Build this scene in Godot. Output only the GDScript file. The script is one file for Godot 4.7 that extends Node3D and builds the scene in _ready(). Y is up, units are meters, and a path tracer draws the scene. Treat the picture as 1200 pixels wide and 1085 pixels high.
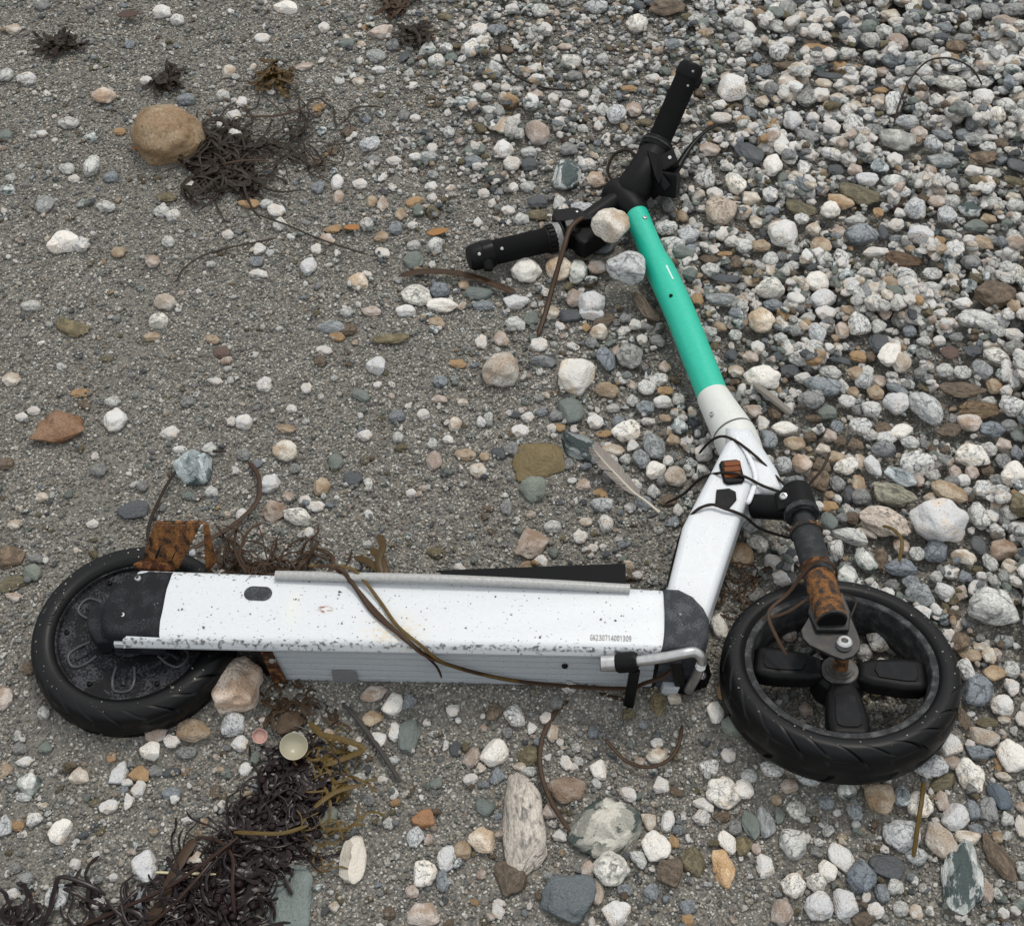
extends Node3D
# A white and teal electric scooter washed up on a shingle beach.

# x, y, z of the middle, half length, half height, half width, turn, kind of rock, name, label
const STONES = [
	[-0.5096, 0.0182, -0.5991, 0.0568, 0.0432, 0.0509, -0.18, "boulder", "boulder", "round ochre brown boulder half sunk in sand beside black weed"],
	[0.0118, 0.0058, 0.4808, 0.0579, 0.0138, 0.0229, -1.51, "pl", "rock", "long upright grey white rock below the middle of the deck"],
	[0.0959, 0.0054, 0.4869, 0.0405, 0.0128, 0.032, 0.36, "k4", "rock", "broad grey and white wavy banded rock at the end of a weed strand"],
	[-0.2236, 0.0031, 0.5607, 0.0402, 0.0073, 0.0245, -1.69, "grs", "flat_stone", "grey green slab poking out from under the dark weed heap"],
	[0.4577, 0.0065, 0.5388, 0.0421, 0.0121, 0.0219, -1.85, "ks", "rock", "tall white and grey striped rock below the front wheel"],
	[-0.3023, 0.009, 0.3261, 0.0339, 0.0215, 0.0287, -2.06, "pko", "rock", "large salmon pink rock wedged between rear tyre and deck"],
	[0.5046, 0.026, 0.1072, 0.0347, 0.0245, 0.0306, -0.18, "wc2", "stone", "biggest white stone, cracked, right of the fork"],
	[0.0317, 0.0033, 0.0019, 0.0365, 0.0079, 0.0357, -0.5, "ol2", "flat_stone", "large flat olive brown slab on the sand left of the feather"],
	[0.0567, 0.0054, 0.561, 0.0281, 0.0128, 0.0257, -0.1, "slate", "stone", "large dark slate stone with white flecks at the bottom edge"],
	[-0.5735, 0.0051, -0.0535, 0.0342, 0.0122, 0.027, 0.2, "rustrock", "rock", "rust red cracked flat rock on bare sand at the left edge"],
	[0.5479, 0.0225, 0.2241, 0.0291, 0.0169, 0.0225, -0.09, "wg", "rock", "rough whitish grey rock near the right edge beside the front wheel"],
	[0.4444, 0.018, 0.1044, 0.0311, 0.013, 0.0217, -0.72, "pg", "stone", "rough brownish pink grey stone lying right of the fork"],
	[0.0827, 0.0092, -0.1357, 0.0291, 0.0192, 0.024, -1.82, "wc", "stone", "large white stone with a dark crack across it, left of the teal tube"],
	[-0.0147, 0.0093, -0.1454, 0.0252, 0.0221, 0.026, -0.36, "c", "stone", "large round cream white stone alone on the sand left of the teal tube"],
	[-0.3928, 0.0076, 0.0141, 0.0243, 0.018, 0.0225, -0.28, "k2", "rock", "round black and white marbled rock above the rear wheel inside a weed loop"],
	[0.0869, 0.0037, -0.0194, 0.0334, 0.0089, 0.0178, -0.67, "k3", "rock", "dark grey and white wedge of rock under the tip of the feather"],
	[0.1543, 0.045, -0.2973, 0.0279, 0.0173, 0.024, -0.37, "wg", "pebble", "large pale grey speckled oval stone leaning on the teal tube"],
	[0.1008, 0.0061, 0.5304, 0.0197, 0.0144, 0.0185, 0, "wg", "pebble", "large round white stone with grey specks, right of the dark slate stone"],
	[-0.1633, 0.0035, 0.5187, 0.0272, 0.0084, 0.014, -1.57, "wband", "stone", "white stone with a grey band, right of the dark weed heap"],
	[0.1372, 0.062, -0.3646, 0.0266, 0.0195, 0.0244, -0.73, "c", "pebble", "cream veined egg of stone lying on the black handlebar beside the teal tube"],
	[0.022, 0.0036, 0.1244, 0.0234, 0.0086, 0.0215, 0.4, "pk", "stone", "flat brownish pink stone just above the deck, right of a brown sprig"],
	[0.4617, 0.0163, 0.0613, 0.0284, 0.0084, 0.0169, -0.43, "ols", "stone", "olive grey oval stone with fine stripes, above right of the fork"],
	[0.2234, 0.0057, 0.4456, 0.0189, 0.0135, 0.018, -0.19, "wv", "stone", "white stone with grey map like veins below left of the front wheel"],
	[0.2947, 0.0193, -0.4339, 0.0255, 0.018, 0.0225, -1.57, "br2", "pebble", "round brown speckled stone beyond the teal tube, level with its top end"],
	[0.3549, 0.0053, 0.5383, 0.0181, 0.0127, 0.0159, -1.57, "b2", "pebble", "round blue grey stone with a pale yellowish patch, bottom right"],
	[0.5913, 0.0164, -0.0712, 0.0273, 0.007, 0.0156, 0, "brd", "stone", "dark brown banded flat stone near the right edge, under a paler brown one"],
	[0.3845, 0.0053, 0.4567, 0.0161, 0.0127, 0.017, 0, "t", "pebble", "round tan stone with a pale face just below the front tyre"],
	[0.414, 0.0114, 0.2584, 0.0213, 0.0111, 0.0148, -1.57, "wv", "pebble", "white dark veined stone lying inside the front wheel"],
	[-0.3753, 0.0044, 0.5288, 0.0181, 0.0105, 0.0131, -1.41, "w", "pebble", "large smooth white egg shaped pebble left of the dark weed heap"],
	[0.2163, 0.0033, 0.5293, 0.0211, 0.008, 0.0114, -1.38, "ct", "pebble", "cream oval stone stained tan below left of the front wheel"],
	[-0.2416, 0.0039, 0.3626, 0.0155, 0.0093, 0.0155, 0, "mud", "rock", "dark muddy brown rock beside the weed just below the deck"],
	[0.381, 0.03, 0.1943, 0.0182, 0.0102, 0.0136, -1.9, "k", "stone", "white and dark green stone resting against the front tyre beside the fork"],
	[0.539, 0.0162, -0.342, 0.0266, 0.0068, 0.0136, -0.3, "rustd", "stone", "dark rust brown angular stone among white pebbles far right"],
	[-0.0023, 0.0041, 0.5357, 0.0224, 0.0097, 0.0195, -2.04, "br", "pebble", "large brown round pebble lying below the long pink rock"],
	[-0.0926, 0.0027, 0.474, 0.0128, 0.0063, 0.0106, -0.1, "amber", "pebble", "glossy amber orange pebble alone on gravel below the deck"],
	[0.4036, 0.0063, 0.4927, 0.0198, 0.0149, 0.0187, -0.64, "wv", "pebble", "large dark veined white round pebble lying below right of the round tan stone"],
	[0.6488, 0.0191, -0.2697, 0.0286, 0.0114, 0.0228, 0, "br", "pebble", "large brown oval pebble lying right of the rust brown stone"],
	[0.4418, 0.0053, 0.4994, 0.0219, 0.0112, 0.0155, -1.16, "c", "pebble", "large cream oval pebble lying above left of the tall striped rock"],
	[0.5213, 0.0201, -0.0713, 0.0293, 0.0131, 0.0168, -1.04, "wg", "pebble", "large pale grey speckled oval pebble lying left of the dark brown flat stone"],
	[0.4989, 0.004, 0.5164, 0.0289, 0.006, 0.012, -1.18, "br", "pebble", "large brown long pebble lying above right of the tall striped rock"],
	[0.0804, 0.0095, -0.52, 0.0317, 0.0145, 0.0207, -1.73, "k", "pebble", "large black and white marbled oval pebble lying above right of the lower grip"],
	[0.0565, 0.0047, 0.4412, 0.021, 0.0112, 0.016, -0.09, "pb", "pebble", "large pinkish brown oval pebble lying above right of the long pink rock"],
	[0.513, 0.0114, 0.3275, 0.021, 0.0116, 0.0171, -1.89, "b", "pebble", "large blue grey round pebble lying right of the front wheel"],
	[0.3208, 0.0195, -0.1243, 0.0241, 0.0148, 0.0185, -0.09, "w", "pebble", "large white oval pebble lying above the amber reflector"],
	[0.4877, 0.0062, 0.4262, 0.0205, 0.0118, 0.0147, -1.11, "wv", "pebble", "large dark veined white oval pebble lying right of the round tan stone"],
	[0.5751, 0.0166, -0.1061, 0.0313, 0.0074, 0.0148, -0.16, "br", "pebble", "large brown long pebble lying above left of the dark brown flat stone"],
	[0.5352, 0.007, 0.4044, 0.0188, 0.0129, 0.0161, -1.07, "w", "pebble", "second nearest large white round pebble lying above the tall striped rock"],
	[0.495, 0.0168, -0.4722, 0.0313, 0.0082, 0.0182, -0.49, "ol", "pebble", "large olive long pebble lying above left of the rust brown stone"],
	[0.3774, 0.0216, -0.3881, 0.0234, 0.0168, 0.0209, -1.57, "w", "pebble", "large white round pebble lying right of the speckled brown stone"],
	[0.2897, 0.0052, 0.5025, 0.0166, 0.0123, 0.0158, -2.07, "wg", "pebble", "nearest pale grey speckled round pebble lying below left of the round tan stone"],
	[0.5674, 0.0196, -0.5865, 0.0278, 0.0123, 0.0198, -0.29, "s", "pebble", "grey striped oval pebble lying above the rust brown stone"],
	[-0.3453, 0.0037, 0.3755, 0.0207, 0.0087, 0.0145, -0.42, "t", "pebble", "tan oval pebble lying below left of the salmon pink rock"],
	[0.0195, 0.0069, -0.3277, 0.0219, 0.0165, 0.0207, 0, "w", "pebble", "white round pebble lying below right of the lower grip"],
	[0.3351, 0.0161, -0.7132, 0.0257, 0.0174, 0.0217, -1.57, "w", "pebble", "white round pebble lying right of the raised grip"],
	[0.4942, 0.0204, 0.0153, 0.0209, 0.0135, 0.0169, 0.18, "wv", "pebble", "dark veined white oval pebble lying above right of the olive striped stone"],
	[0.1479, 0.0049, 0.5054, 0.0171, 0.0117, 0.0146, -1.07, "w", "pebble", "white round pebble lying above right of the dark slate stone"],
	[-0.1126, 0.0032, 0.3753, 0.0224, 0.0075, 0.013, -1.65, "gr", "pebble", "greenish grey oval pebble lying above the amber pebble"],
	[0.6172, 0.0191, -0.2246, 0.0276, 0.0115, 0.0148, -0.28, "wg", "pebble", "pale grey speckled long pebble lying above the dark brown flat stone"],
	[0.1539, 0.0119, -0.1678, 0.0223, 0.0118, 0.0179, -1.41, "g", "pebble", "mid grey round pebble lying right of the cracked white stone"],
	[0.3382, 0.004, 0.5183, 0.0196, 0.0096, 0.0121, -1.21, "w", "pebble", "nearest white oval pebble lying below left of the round tan stone"],
	[0.0645, 0.0075, -0.3326, 0.0232, 0.0134, 0.0186, -1.57, "c", "pebble", "cream round pebble lying right of the lower grip"],
	[0.3483, 0.0136, -0.565, 0.0267, 0.0097, 0.0194, -1.1, "d", "pebble", "dark slate grey oval pebble lying right of the brake lever"],
	[-0.0183, 0.0051, 0.3984, 0.0168, 0.0122, 0.0153, -1.74, "w", "pebble", "white round pebble lying above the long pink rock"],
	[0.4626, 0.0057, 0.4735, 0.0163, 0.0119, 0.0149, -1.82, "w", "pebble", "nearest white round pebble lying above the tall striped rock"],
	[0.3838, 0.0029, 0.5261, 0.019, 0.0066, 0.0132, -0.2, "d", "pebble", "dark slate grey oval pebble lying below the round tan stone"],
	[0.5283, 0.017, 0.0584, 0.024, 0.0085, 0.0142, -0.53, "t", "pebble", "tan long pebble lying above the biggest white stone"],
	[0.5663, 0.0195, 0.0035, 0.022, 0.0121, 0.0152, -0.09, "wv", "pebble", "dark veined white oval pebble lying below left of the dark brown flat stone"],
	[0.4863, 0.0198, -0.3872, 0.0239, 0.0126, 0.0185, -0.28, "b", "pebble", "blue grey oval pebble lying above left of the rust brown stone"],
	[0.3955, 0.0185, -0.1083, 0.0241, 0.0104, 0.0154, -0.28, "b", "pebble", "blue grey oval pebble lying above right of the amber reflector"],
	[0.3302, 0.02, -0.2228, 0.0206, 0.0136, 0.0189, -1.81, "c", "pebble", "cream round pebble lying right of the teal tube"],
	[0.3083, 0.0051, 0.5689, 0.0146, 0.0121, 0.0151, -0.18, "w", "pebble", "second nearest white round pebble lying below left of the round tan stone"],
	[0.253, 0.0098, -0.9261, 0.0311, 0.0098, 0.0196, 0, "br", "pebble", "brown long pebble lying above the raised grip"],
	[0.2838, 0.0113, 0.0966, 0.0193, 0.0125, 0.0161, 0.52, "wg", "pebble", "pale grey speckled oval pebble lying below the amber reflector"],
	[0.0381, 0.0095, -0.6148, 0.0252, 0.0131, 0.0192, -1, "p", "pebble", "pinkish oval pebble lying below the thin black wire"],
	[-0.629, 0.006, -0.3886, 0.023, 0.0142, 0.0178, 0.37, "w", "pebble", "white oval pebble lying below left of the brown boulder"],
	[0.4449, 0.0043, 0.4197, 0.0185, 0.0103, 0.0128, 0.09, "wv", "pebble", "dark veined white oval pebble lying above right of the round tan stone"],
	[0.1053, 0.0047, 0.576, 0.0151, 0.0111, 0.0138, 0.18, "w", "pebble", "white round pebble lying right of the dark slate stone"],
	[0.0253, 0.0046, 0.0435, 0.017, 0.011, 0.019, 0, "gr", "pebble", "greenish grey round pebble lying below the olive slab"],
	[0.2701, 0.0052, 0.1418, 0.0168, 0.0107, 0.0179, 0, "t", "pebble", "tan round pebble lying left of the fork"],
	[0.0767, 0.004, -0.0802, 0.0212, 0.0096, 0.0165, -1.26, "gr", "pebble", "greenish grey round pebble lying below the cracked white stone"],
	[0.1071, 0.011, -0.2669, 0.0191, 0.0154, 0.0192, 0, "w", "pebble", "white round pebble lying above the cracked white stone"],
	[0.1608, 0.0033, 0.5344, 0.0142, 0.0079, 0.0158, 0, "br", "pebble", "brown round pebble lying right of the dark slate stone"],
	[0.4689, 0.015, 0.2039, 0.018, 0.0102, 0.015, -0.1, "b", "pebble", "blue grey oval pebble lying below the biggest white stone"],
	[0.6107, 0.0207, 0.0322, 0.0166, 0.0141, 0.0176, 0, "w", "pebble", "white round pebble lying below the dark brown flat stone"],
	[-0.0891, 0.0035, 0.577, 0.0168, 0.0082, 0.0121, 0.1, "p", "pebble", "pinkish oval pebble lying below right of the banded white stone"],
	[0.3346, 0.0041, 0.5655, 0.016, 0.0099, 0.0123, -1.41, "w", "pebble", "white oval pebble lying below the round tan stone"],
	[0.185, 0.0025, 0.5213, 0.0166, 0.0059, 0.0132, -1.42, "ol", "pebble", "olive round pebble lying right of the dark slate stone"],
	[-0.5938, 0.0032, 0.1445, 0.0185, 0.0076, 0.0152, 0, "br", "pebble", "brown oval pebble lying below the rust red rock"],
	[-0.1291, 0.0052, -0.2832, 0.0217, 0.0124, 0.0159, -0.28, "wg", "pebble", "pale grey speckled oval pebble lying below left of the lower grip"],
	[0.4263, 0.0049, 0.4613, 0.014, 0.0116, 0.0145, 0, "wv", "pebble", "dark veined white round pebble lying right of the round tan stone"],
	[0.1767, 0.0104, -0.0172, 0.0208, 0.0096, 0.0141, -1.08, "b", "pebble", "blue grey oval pebble lying above right of the feather"],
	[-0.0309, 0.004, 0.4973, 0.0151, 0.0095, 0.0132, -0.37, "c", "pebble", "cream round pebble lying left of the long pink rock"],
	[0.1444, 0.0098, -0.0428, 0.0192, 0.0119, 0.0149, 0.55, "wv", "pebble", "dark veined white oval pebble lying above the feather"],
	[-0.0889, 0.0043, 0.5351, 0.0147, 0.0102, 0.0127, -1.57, "wv", "pebble", "dark veined white round pebble lying below the amber pebble"],
	[0.0898, 0.0071, -0.3275, 0.0246, 0.0098, 0.0141, -1.65, "k", "pebble", "black and white marbled oval pebble lying right of the lower grip"],
	[0.4169, 0.0202, -0.2633, 0.019, 0.0132, 0.0165, 0, "w", "pebble", "white round pebble lying below left of the rust brown stone"],
	[0.4744, 0.0172, 0.0348, 0.0211, 0.0088, 0.0126, -0.47, "k", "pebble", "black and white marbled long pebble lying above the olive striped stone"],
	[-0.5015, 0.0051, -0.0629, 0.0182, 0.0121, 0.0151, -1.74, "w", "pebble", "white round pebble lying right of the rust red rock"],
	[0.3471, 0.0193, -0.2854, 0.0203, 0.0121, 0.0155, 0, "wg", "pebble", "pale grey speckled oval pebble lying below right of the speckled brown stone"],
	[0.4849, 0.0203, -0.0796, 0.0162, 0.0134, 0.0167, 0, "w", "pebble", "white round pebble lying above the olive striped stone"],
	[0.2852, 0.0045, 0.547, 0.013, 0.0107, 0.0134, -0.18, "wv", "pebble", "dark veined white round pebble lying below left of the round tan stone"],
	[0.4682, 0.0047, 0.3938, 0.0149, 0.0105, 0.0132, -1.57, "w", "pebble", "nearest white round pebble lying above right of the round tan stone"],
	[0.5564, 0.0182, 0.0932, 0.0187, 0.0101, 0.0129, -1.41, "wg", "pebble", "pale grey speckled oval pebble lying right of the biggest white stone"],
	[-0.5877, 0.0025, -0.2273, 0.0242, 0.006, 0.0133, -0.36, "ol", "pebble", "olive long pebble lying above the rust red rock"],
	[0.5747, 0.019, -0.6723, 0.0265, 0.0114, 0.0143, -1.99, "wv", "pebble", "dark veined white long pebble lying above the rust brown stone"],
	[0.4914, 0.0187, -0.1652, 0.0208, 0.0108, 0.0135, -2.1, "w", "pebble", "white oval pebble lying below the rust brown stone"],
	[0.2708, 0.0034, 0.5741, 0.0143, 0.0081, 0.012, -1.57, "p", "pebble", "pinkish round pebble lying below left of the round tan stone"],
	[0.2405, 0.0035, 0.3693, 0.0144, 0.0083, 0.0143, -0.39, "gr", "pebble", "greenish grey round pebble lying below right of the kickstand"],
	[0.6697, 0.0191, -0.7231, 0.0263, 0.0115, 0.0147, -0.37, "wg", "pebble", "pale grey speckled long pebble lying above the rust brown stone"],
	[0.4525, 0.0137, 0.1649, 0.0192, 0.0081, 0.0119, -0.1, "b", "pebble", "blue grey long pebble lying below left of the biggest white stone"],
	[0.4588, 0.0191, -0.2169, 0.0199, 0.0114, 0.0143, -1.57, "wv", "pebble", "nearest dark veined white oval pebble lying below left of the rust brown stone"],
	[-0.3039, 0.0045, 0.3646, 0.0144, 0.0106, 0.0133, -1.57, "wv", "pebble", "dark veined white round pebble lying below the salmon pink rock"],
	[0.5137, 0.004, 0.4503, 0.0176, 0.006, 0.0109, -1.01, "b3", "pebble", "slate blue oval pebble lying above right of the tall striped rock"],
	[0.1787, 0.0096, -0.2587, 0.0316, 0.0049, 0.0099, -1.1, "br", "pebble", "brown long pebble lying left of the teal tube"],
	[0.3781, 0.0183, -0.0846, 0.0173, 0.0101, 0.0154, 0.19, "g", "pebble", "mid grey oval pebble lying above right of the amber reflector"],
	[-0.1934, 0.0026, 0.4762, 0.017, 0.0063, 0.0108, -1.89, "gr", "pebble", "greenish grey oval pebble lying above left of the banded white stone"],
	[0.4123, 0.014, 0.1559, 0.0178, 0.0088, 0.0125, -1.12, "k", "pebble", "black and white marbled oval pebble lying right of the fork"],
	[-0.4569, 0.0027, 0.0764, 0.0194, 0.0064, 0.0128, 0.3, "d", "pebble", "dark slate grey oval pebble lying above left of the rust orange bracket"],
	[0.5105, 0.0048, 0.3809, 0.0173, 0.0079, 0.0109, -0.23, "c", "pebble", "cream oval pebble lying above right of the round tan stone"],
	[0.6313, 0.0195, -0.0742, 0.0165, 0.0122, 0.0152, 0, "wv", "pebble", "dark veined white round pebble lying above right of the dark brown flat stone"],
	[0.2648, 0.0025, 0.4777, 0.0187, 0.0059, 0.0095, -1.49, "s", "pebble", "grey striped long pebble lying left of the round tan stone"],
	[0.4004, 0.0144, 0.1217, 0.022, 0.0078, 0.01, -0.37, "wg", "pebble", "pale grey speckled long pebble lying above right of the fork"],
	[-0.2583, 0.0039, 0.0871, 0.019, 0.0093, 0.0119, -0.37, "wg", "pebble", "pale grey speckled oval pebble lying below right of the black and white marbled rock"],
	[0.1225, 0.0079, -0.165, 0.0215, 0.0086, 0.0126, -1.49, "b", "pebble", "blue grey oval pebble lying above right of the cracked white stone"],
	[0.322, 0.0154, -0.4997, 0.0216, 0.0118, 0.0148, -1.37, "wv", "pebble", "dark veined white oval pebble lying above right of the speckled brown stone"],
	[-0.4587, 0.0039, 0.5595, 0.0137, 0.0092, 0.0115, -1.57, "wv", "pebble", "dark veined white round pebble lying left of the dark weed heap"],
	[0.3797, 0.016, -0.5384, 0.0223, 0.0116, 0.0145, -1.7, "w", "pebble", "white oval pebble lying above right of the speckled brown stone"],
	[0.7875, 0.0188, -0.8741, 0.0244, 0.0109, 0.0161, -0.47, "p", "pebble", "pinkish oval pebble lying above right of the rust brown stone"],
	[0.2228, 0.0139, -0.3707, 0.0181, 0.0127, 0.0159, 0, "wv", "pebble", "second nearest dark veined white round pebble lying below left of the speckled brown stone"],
	[0.5081, 0.018, -0.624, 0.0215, 0.0122, 0.0152, -1.57, "wv", "pebble", "dark veined white oval pebble lying above the rust brown stone"],
	[0.5754, 0.0176, 0.1423, 0.0161, 0.0091, 0.013, 0.19, "pb", "pebble", "pinkish brown oval pebble lying below right of the biggest white stone"],
	[0.4972, 0.0161, 0.1432, 0.0155, 0.0092, 0.0135, -1.89, "b", "pebble", "blue grey round pebble lying below the biggest white stone"],
	[-0.2822, 0.0044, -0.0152, 0.0161, 0.0104, 0.0144, -0.37, "c", "pebble", "cream round pebble lying right of the black and white marbled rock"],
	[-0.094, 0.0041, -0.2683, 0.0215, 0.0098, 0.0122, 0, "w", "pebble", "white long pebble lying below left of the lower grip"],
	[0.4087, 0.0153, -0.4441, 0.0232, 0.0061, 0.0136, -0.49, "ol", "pebble", "olive long pebble lying right of the speckled brown stone"],
	[0.537, 0.0089, 0.3433, 0.0133, 0.0104, 0.013, -0.55, "w", "pebble", "second nearest white round pebble lying above right of the round tan stone"],
	[0.2365, 0.0033, 0.2428, 0.0192, 0.0078, 0.0097, -1.41, "w", "pebble", "white long pebble lying above right of the kickstand"],
	[0.4136, 0.0197, -0.2969, 0.017, 0.0123, 0.0154, -0.28, "w", "pebble", "white round pebble lying left of the rust brown stone"],
	[0.5694, 0.0196, -0.3873, 0.018, 0.0123, 0.0153, -0.46, "w", "pebble", "nearest white round pebble lying above right of the rust brown stone"],
	[-0.471, 0.0036, 0.4868, 0.0142, 0.0086, 0.0107, -1.99, "w", "pebble", "second nearest white oval pebble lying below the rear wheel"],
	[0.6292, 0.0182, -0.1607, 0.0187, 0.01, 0.0128, -0.46, "wg", "pebble", "pale grey speckled oval pebble lying above the dark brown flat stone"],
	[0.5487, 0.0157, -0.0393, 0.0197, 0.006, 0.012, 0.24, "br", "pebble", "brown long pebble lying left of the dark brown flat stone"],
	[0.4975, 0.0046, 0.466, 0.014, 0.0075, 0.0113, -1.57, "g", "pebble", "mid grey round pebble lying above the tall striped rock"],
	[-0.0671, 0.0033, 0.5171, 0.0148, 0.008, 0.01, -1.82, "w", "pebble", "white oval pebble lying below right of the amber pebble"],
	[-0.6142, 0.0045, -0.5474, 0.0221, 0.0106, 0.0136, -1.82, "wg", "pebble", "pale grey speckled oval pebble lying left of the brown boulder"],
	[0.6271, 0.0171, -0.5421, 0.0232, 0.0082, 0.0133, -0.15, "s", "pebble", "grey striped long pebble lying above the rust brown stone"],
	[0.4555, 0.0021, 0.4341, 0.0173, 0.0049, 0.0097, 0.49, "ol", "pebble", "olive brown long pebble lying right of the round tan stone"],
	[0.2488, 0.0023, 0.4808, 0.0171, 0.0054, 0.0093, -1.34, "gr", "pebble", "greenish grey oval pebble lying left of the round tan stone"],
	[-0.2866, 0.0033, 0.0781, 0.0137, 0.0078, 0.0156, 0, "pk", "pebble", "orange pink round pebble lying below right of the black and white marbled rock"],
	[0.1595, 0.0019, 0.3406, 0.0179, 0.0045, 0.0101, -1.42, "ol", "pebble", "olive oval pebble lying below right of the kickstand"],
	[0.5365, 0.0194, -0.3069, 0.0169, 0.0119, 0.0149, -0.64, "wv", "pebble", "dark veined white round pebble lying below the rust brown stone"],
	[-0.5124, 0.0035, 0.4347, 0.0132, 0.0083, 0.0119, -0.56, "k", "pebble", "black and white marbled round pebble lying below left of the rear wheel"],
	[-0.3667, 0.0029, 0.2744, 0.0154, 0.0068, 0.0118, 0.1, "gr", "pebble", "greenish grey oval pebble lying right of the rear wheel"],
	[0.1578, 0.0099, -0.6604, 0.0204, 0.012, 0.015, -1.74, "wv", "pebble", "dark veined white oval pebble lying left of the raised grip"],
	[0.5044, 0.0178, -0.1527, 0.0179, 0.0093, 0.0129, -1.73, "c", "pebble", "cream oval pebble lying below the rust brown stone"],
	[-0.5611, 0.0031, 0.3324, 0.0154, 0.0075, 0.011, -1.57, "p", "pebble", "pinkish oval pebble lying below left of the rear wheel"],
	[-0.0445, 0.0029, -0.2908, 0.0217, 0.007, 0.0121, 0.16, "gr", "pebble", "greenish grey long pebble lying below left of the lower grip"],
	[-0.5831, 0.002, 0.1817, 0.0189, 0.0047, 0.0105, 0.4, "ol", "pebble", "olive long pebble lying above left of the rear wheel"],
	[0.4281, 0.0176, -0.3685, 0.0179, 0.009, 0.015, -2.05, "t", "pebble", "tan round pebble lying left of the rust brown stone"],
	[0.4717, 0.004, 0.4948, 0.015, 0.0069, 0.0095, 0.19, "c", "pebble", "cream oval pebble lying above the tall striped rock"],
	[0.2002, 0.0111, -0.8848, 0.0182, 0.0146, 0.0183, 0, "wv", "pebble", "dark veined white round pebble lying above left of the raised grip"],
	[0.57, 0.02, -0.439, 0.0162, 0.0128, 0.016, -0.37, "wv", "pebble", "dark veined white round pebble lying above the rust brown stone"],
	[0.4665, 0.0167, -0.4562, 0.0206, 0.0079, 0.0132, -0.48, "t", "pebble", "tan oval pebble lying above left of the rust brown stone"],
	[0.8062, 0.0182, -0.9089, 0.0228, 0.0099, 0.015, 0, "g", "pebble", "mid grey oval pebble lying above right of the rust brown stone"],
	[-0.6245, 0.0045, -0.7076, 0.0196, 0.0107, 0.0157, 0, "p", "pebble", "pinkish oval pebble lying above left of the brown boulder"],
	[0.449, 0.0149, -0.691, 0.0206, 0.0098, 0.0148, -2.22, "g", "pebble", "second nearest mid grey oval pebble lying right of the brake lever"],
	[0.5733, 0.0174, -0.0494, 0.016, 0.0087, 0.0128, 0, "p", "pebble", "pinkish oval pebble lying left of the dark brown flat stone"],
	[0.4583, 0.0172, -0.0073, 0.0159, 0.0084, 0.0127, -0.19, "g", "pebble", "mid grey oval pebble lying above the olive striped stone"],
	[0.605, 0.0195, -0.823, 0.0181, 0.0122, 0.0179, -0.38, "p", "pebble", "pinkish round pebble lying above the rust brown stone"],
	[0.2, 0.0104, 0.0295, 0.014, 0.01, 0.0139, -0.19, "c", "pebble", "cream round pebble lying left of the amber reflector"],
	[0.6888, 0.0161, -0.5495, 0.0218, 0.0066, 0.0132, 0, "br", "pebble", "brown long pebble lying above right of the rust brown stone"],
	[-0.2977, 0.0042, 0.0349, 0.0151, 0.01, 0.0125, -2.24, "w", "pebble", "white round pebble lying right of the black and white marbled rock"],
	[-0.1294, 0.0037, 0.3451, 0.0137, 0.0089, 0.0111, -2.07, "w", "pebble", "white round pebble lying above the amber pebble"],
	[0.0183, 0.0023, 0.4016, 0.0131, 0.0054, 0.0119, 0, "ol", "pebble", "olive oval pebble lying above the long pink rock"],
	[0.0031, 0.0035, 0.3554, 0.0143, 0.0083, 0.0104, -1.07, "wv", "pebble", "dark veined white oval pebble lying above the long pink rock"],
	[-0.1521, 0.0028, 0.3322, 0.0159, 0.0067, 0.0098, 0.38, "p", "pebble", "pinkish oval pebble lying above the amber pebble"],
	[-0.0126, 0.0078, -0.5814, 0.016, 0.0135, 0.0169, 0, "w", "pebble", "white round pebble lying below the thin black wire"],
	[0.3731, 0.0162, 0.0427, 0.0131, 0.0075, 0.0149, 0, "br", "pebble", "brown round pebble lying left of the olive striped stone"],
	[0.1223, 0.0071, -0.1133, 0.0164, 0.0078, 0.013, -0.1, "t", "pebble", "tan oval pebble lying below right of the cracked white stone"],
	[0.2224, 0.0032, 0.5, 0.014, 0.0075, 0.0094, -1.37, "w", "pebble", "white oval pebble lying left of the round tan stone"],
	[0.5045, 0.0115, 0.3024, 0.016, 0.0076, 0.0095, -1.32, "wv", "pebble", "dark veined white oval pebble lying right of the front wheel"],
	[0.2469, 0.0142, -0.3931, 0.0163, 0.0118, 0.0147, 0, "wv", "pebble", "nearest dark veined white round pebble lying below left of the speckled brown stone"],
	[0.4865, 0.0178, -0.0372, 0.0163, 0.0093, 0.0116, 0.18, "w", "pebble", "white oval pebble lying above the olive striped stone"],
	[0.409, 0.0176, 0.0184, 0.0161, 0.0091, 0.0114, 0.37, "wv", "pebble", "nearest dark veined white oval pebble lying above left of the olive striped stone"],
	[0.5023, 0.0041, 0.4002, 0.0153, 0.0063, 0.0093, -0.15, "b", "pebble", "blue grey long pebble lying above right of the round tan stone"],
	[0.607, 0.017, -0.1401, 0.0162, 0.008, 0.0129, -1.41, "s", "pebble", "grey striped round pebble lying above left of the dark brown flat stone"],
	[0.4804, 0.016, -0.1867, 0.0169, 0.0065, 0.013, -1.57, "d", "pebble", "dark slate grey round pebble lying below the rust brown stone"],
	[0.3221, 0.0034, 0.5309, 0.0122, 0.0082, 0.0102, -1.24, "w", "pebble", "nearest white round pebble lying below left of the round tan stone"],
	[-0.4179, 0.0032, 0.4231, 0.0143, 0.0076, 0.0095, -1.99, "w", "pebble", "nearest white oval pebble lying below the rear wheel"],
	[-0.4689, 0.0043, -0.2734, 0.0158, 0.0102, 0.0141, 0, "c", "pebble", "cream round pebble lying below left of the weed tangle by the boulder"],
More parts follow.
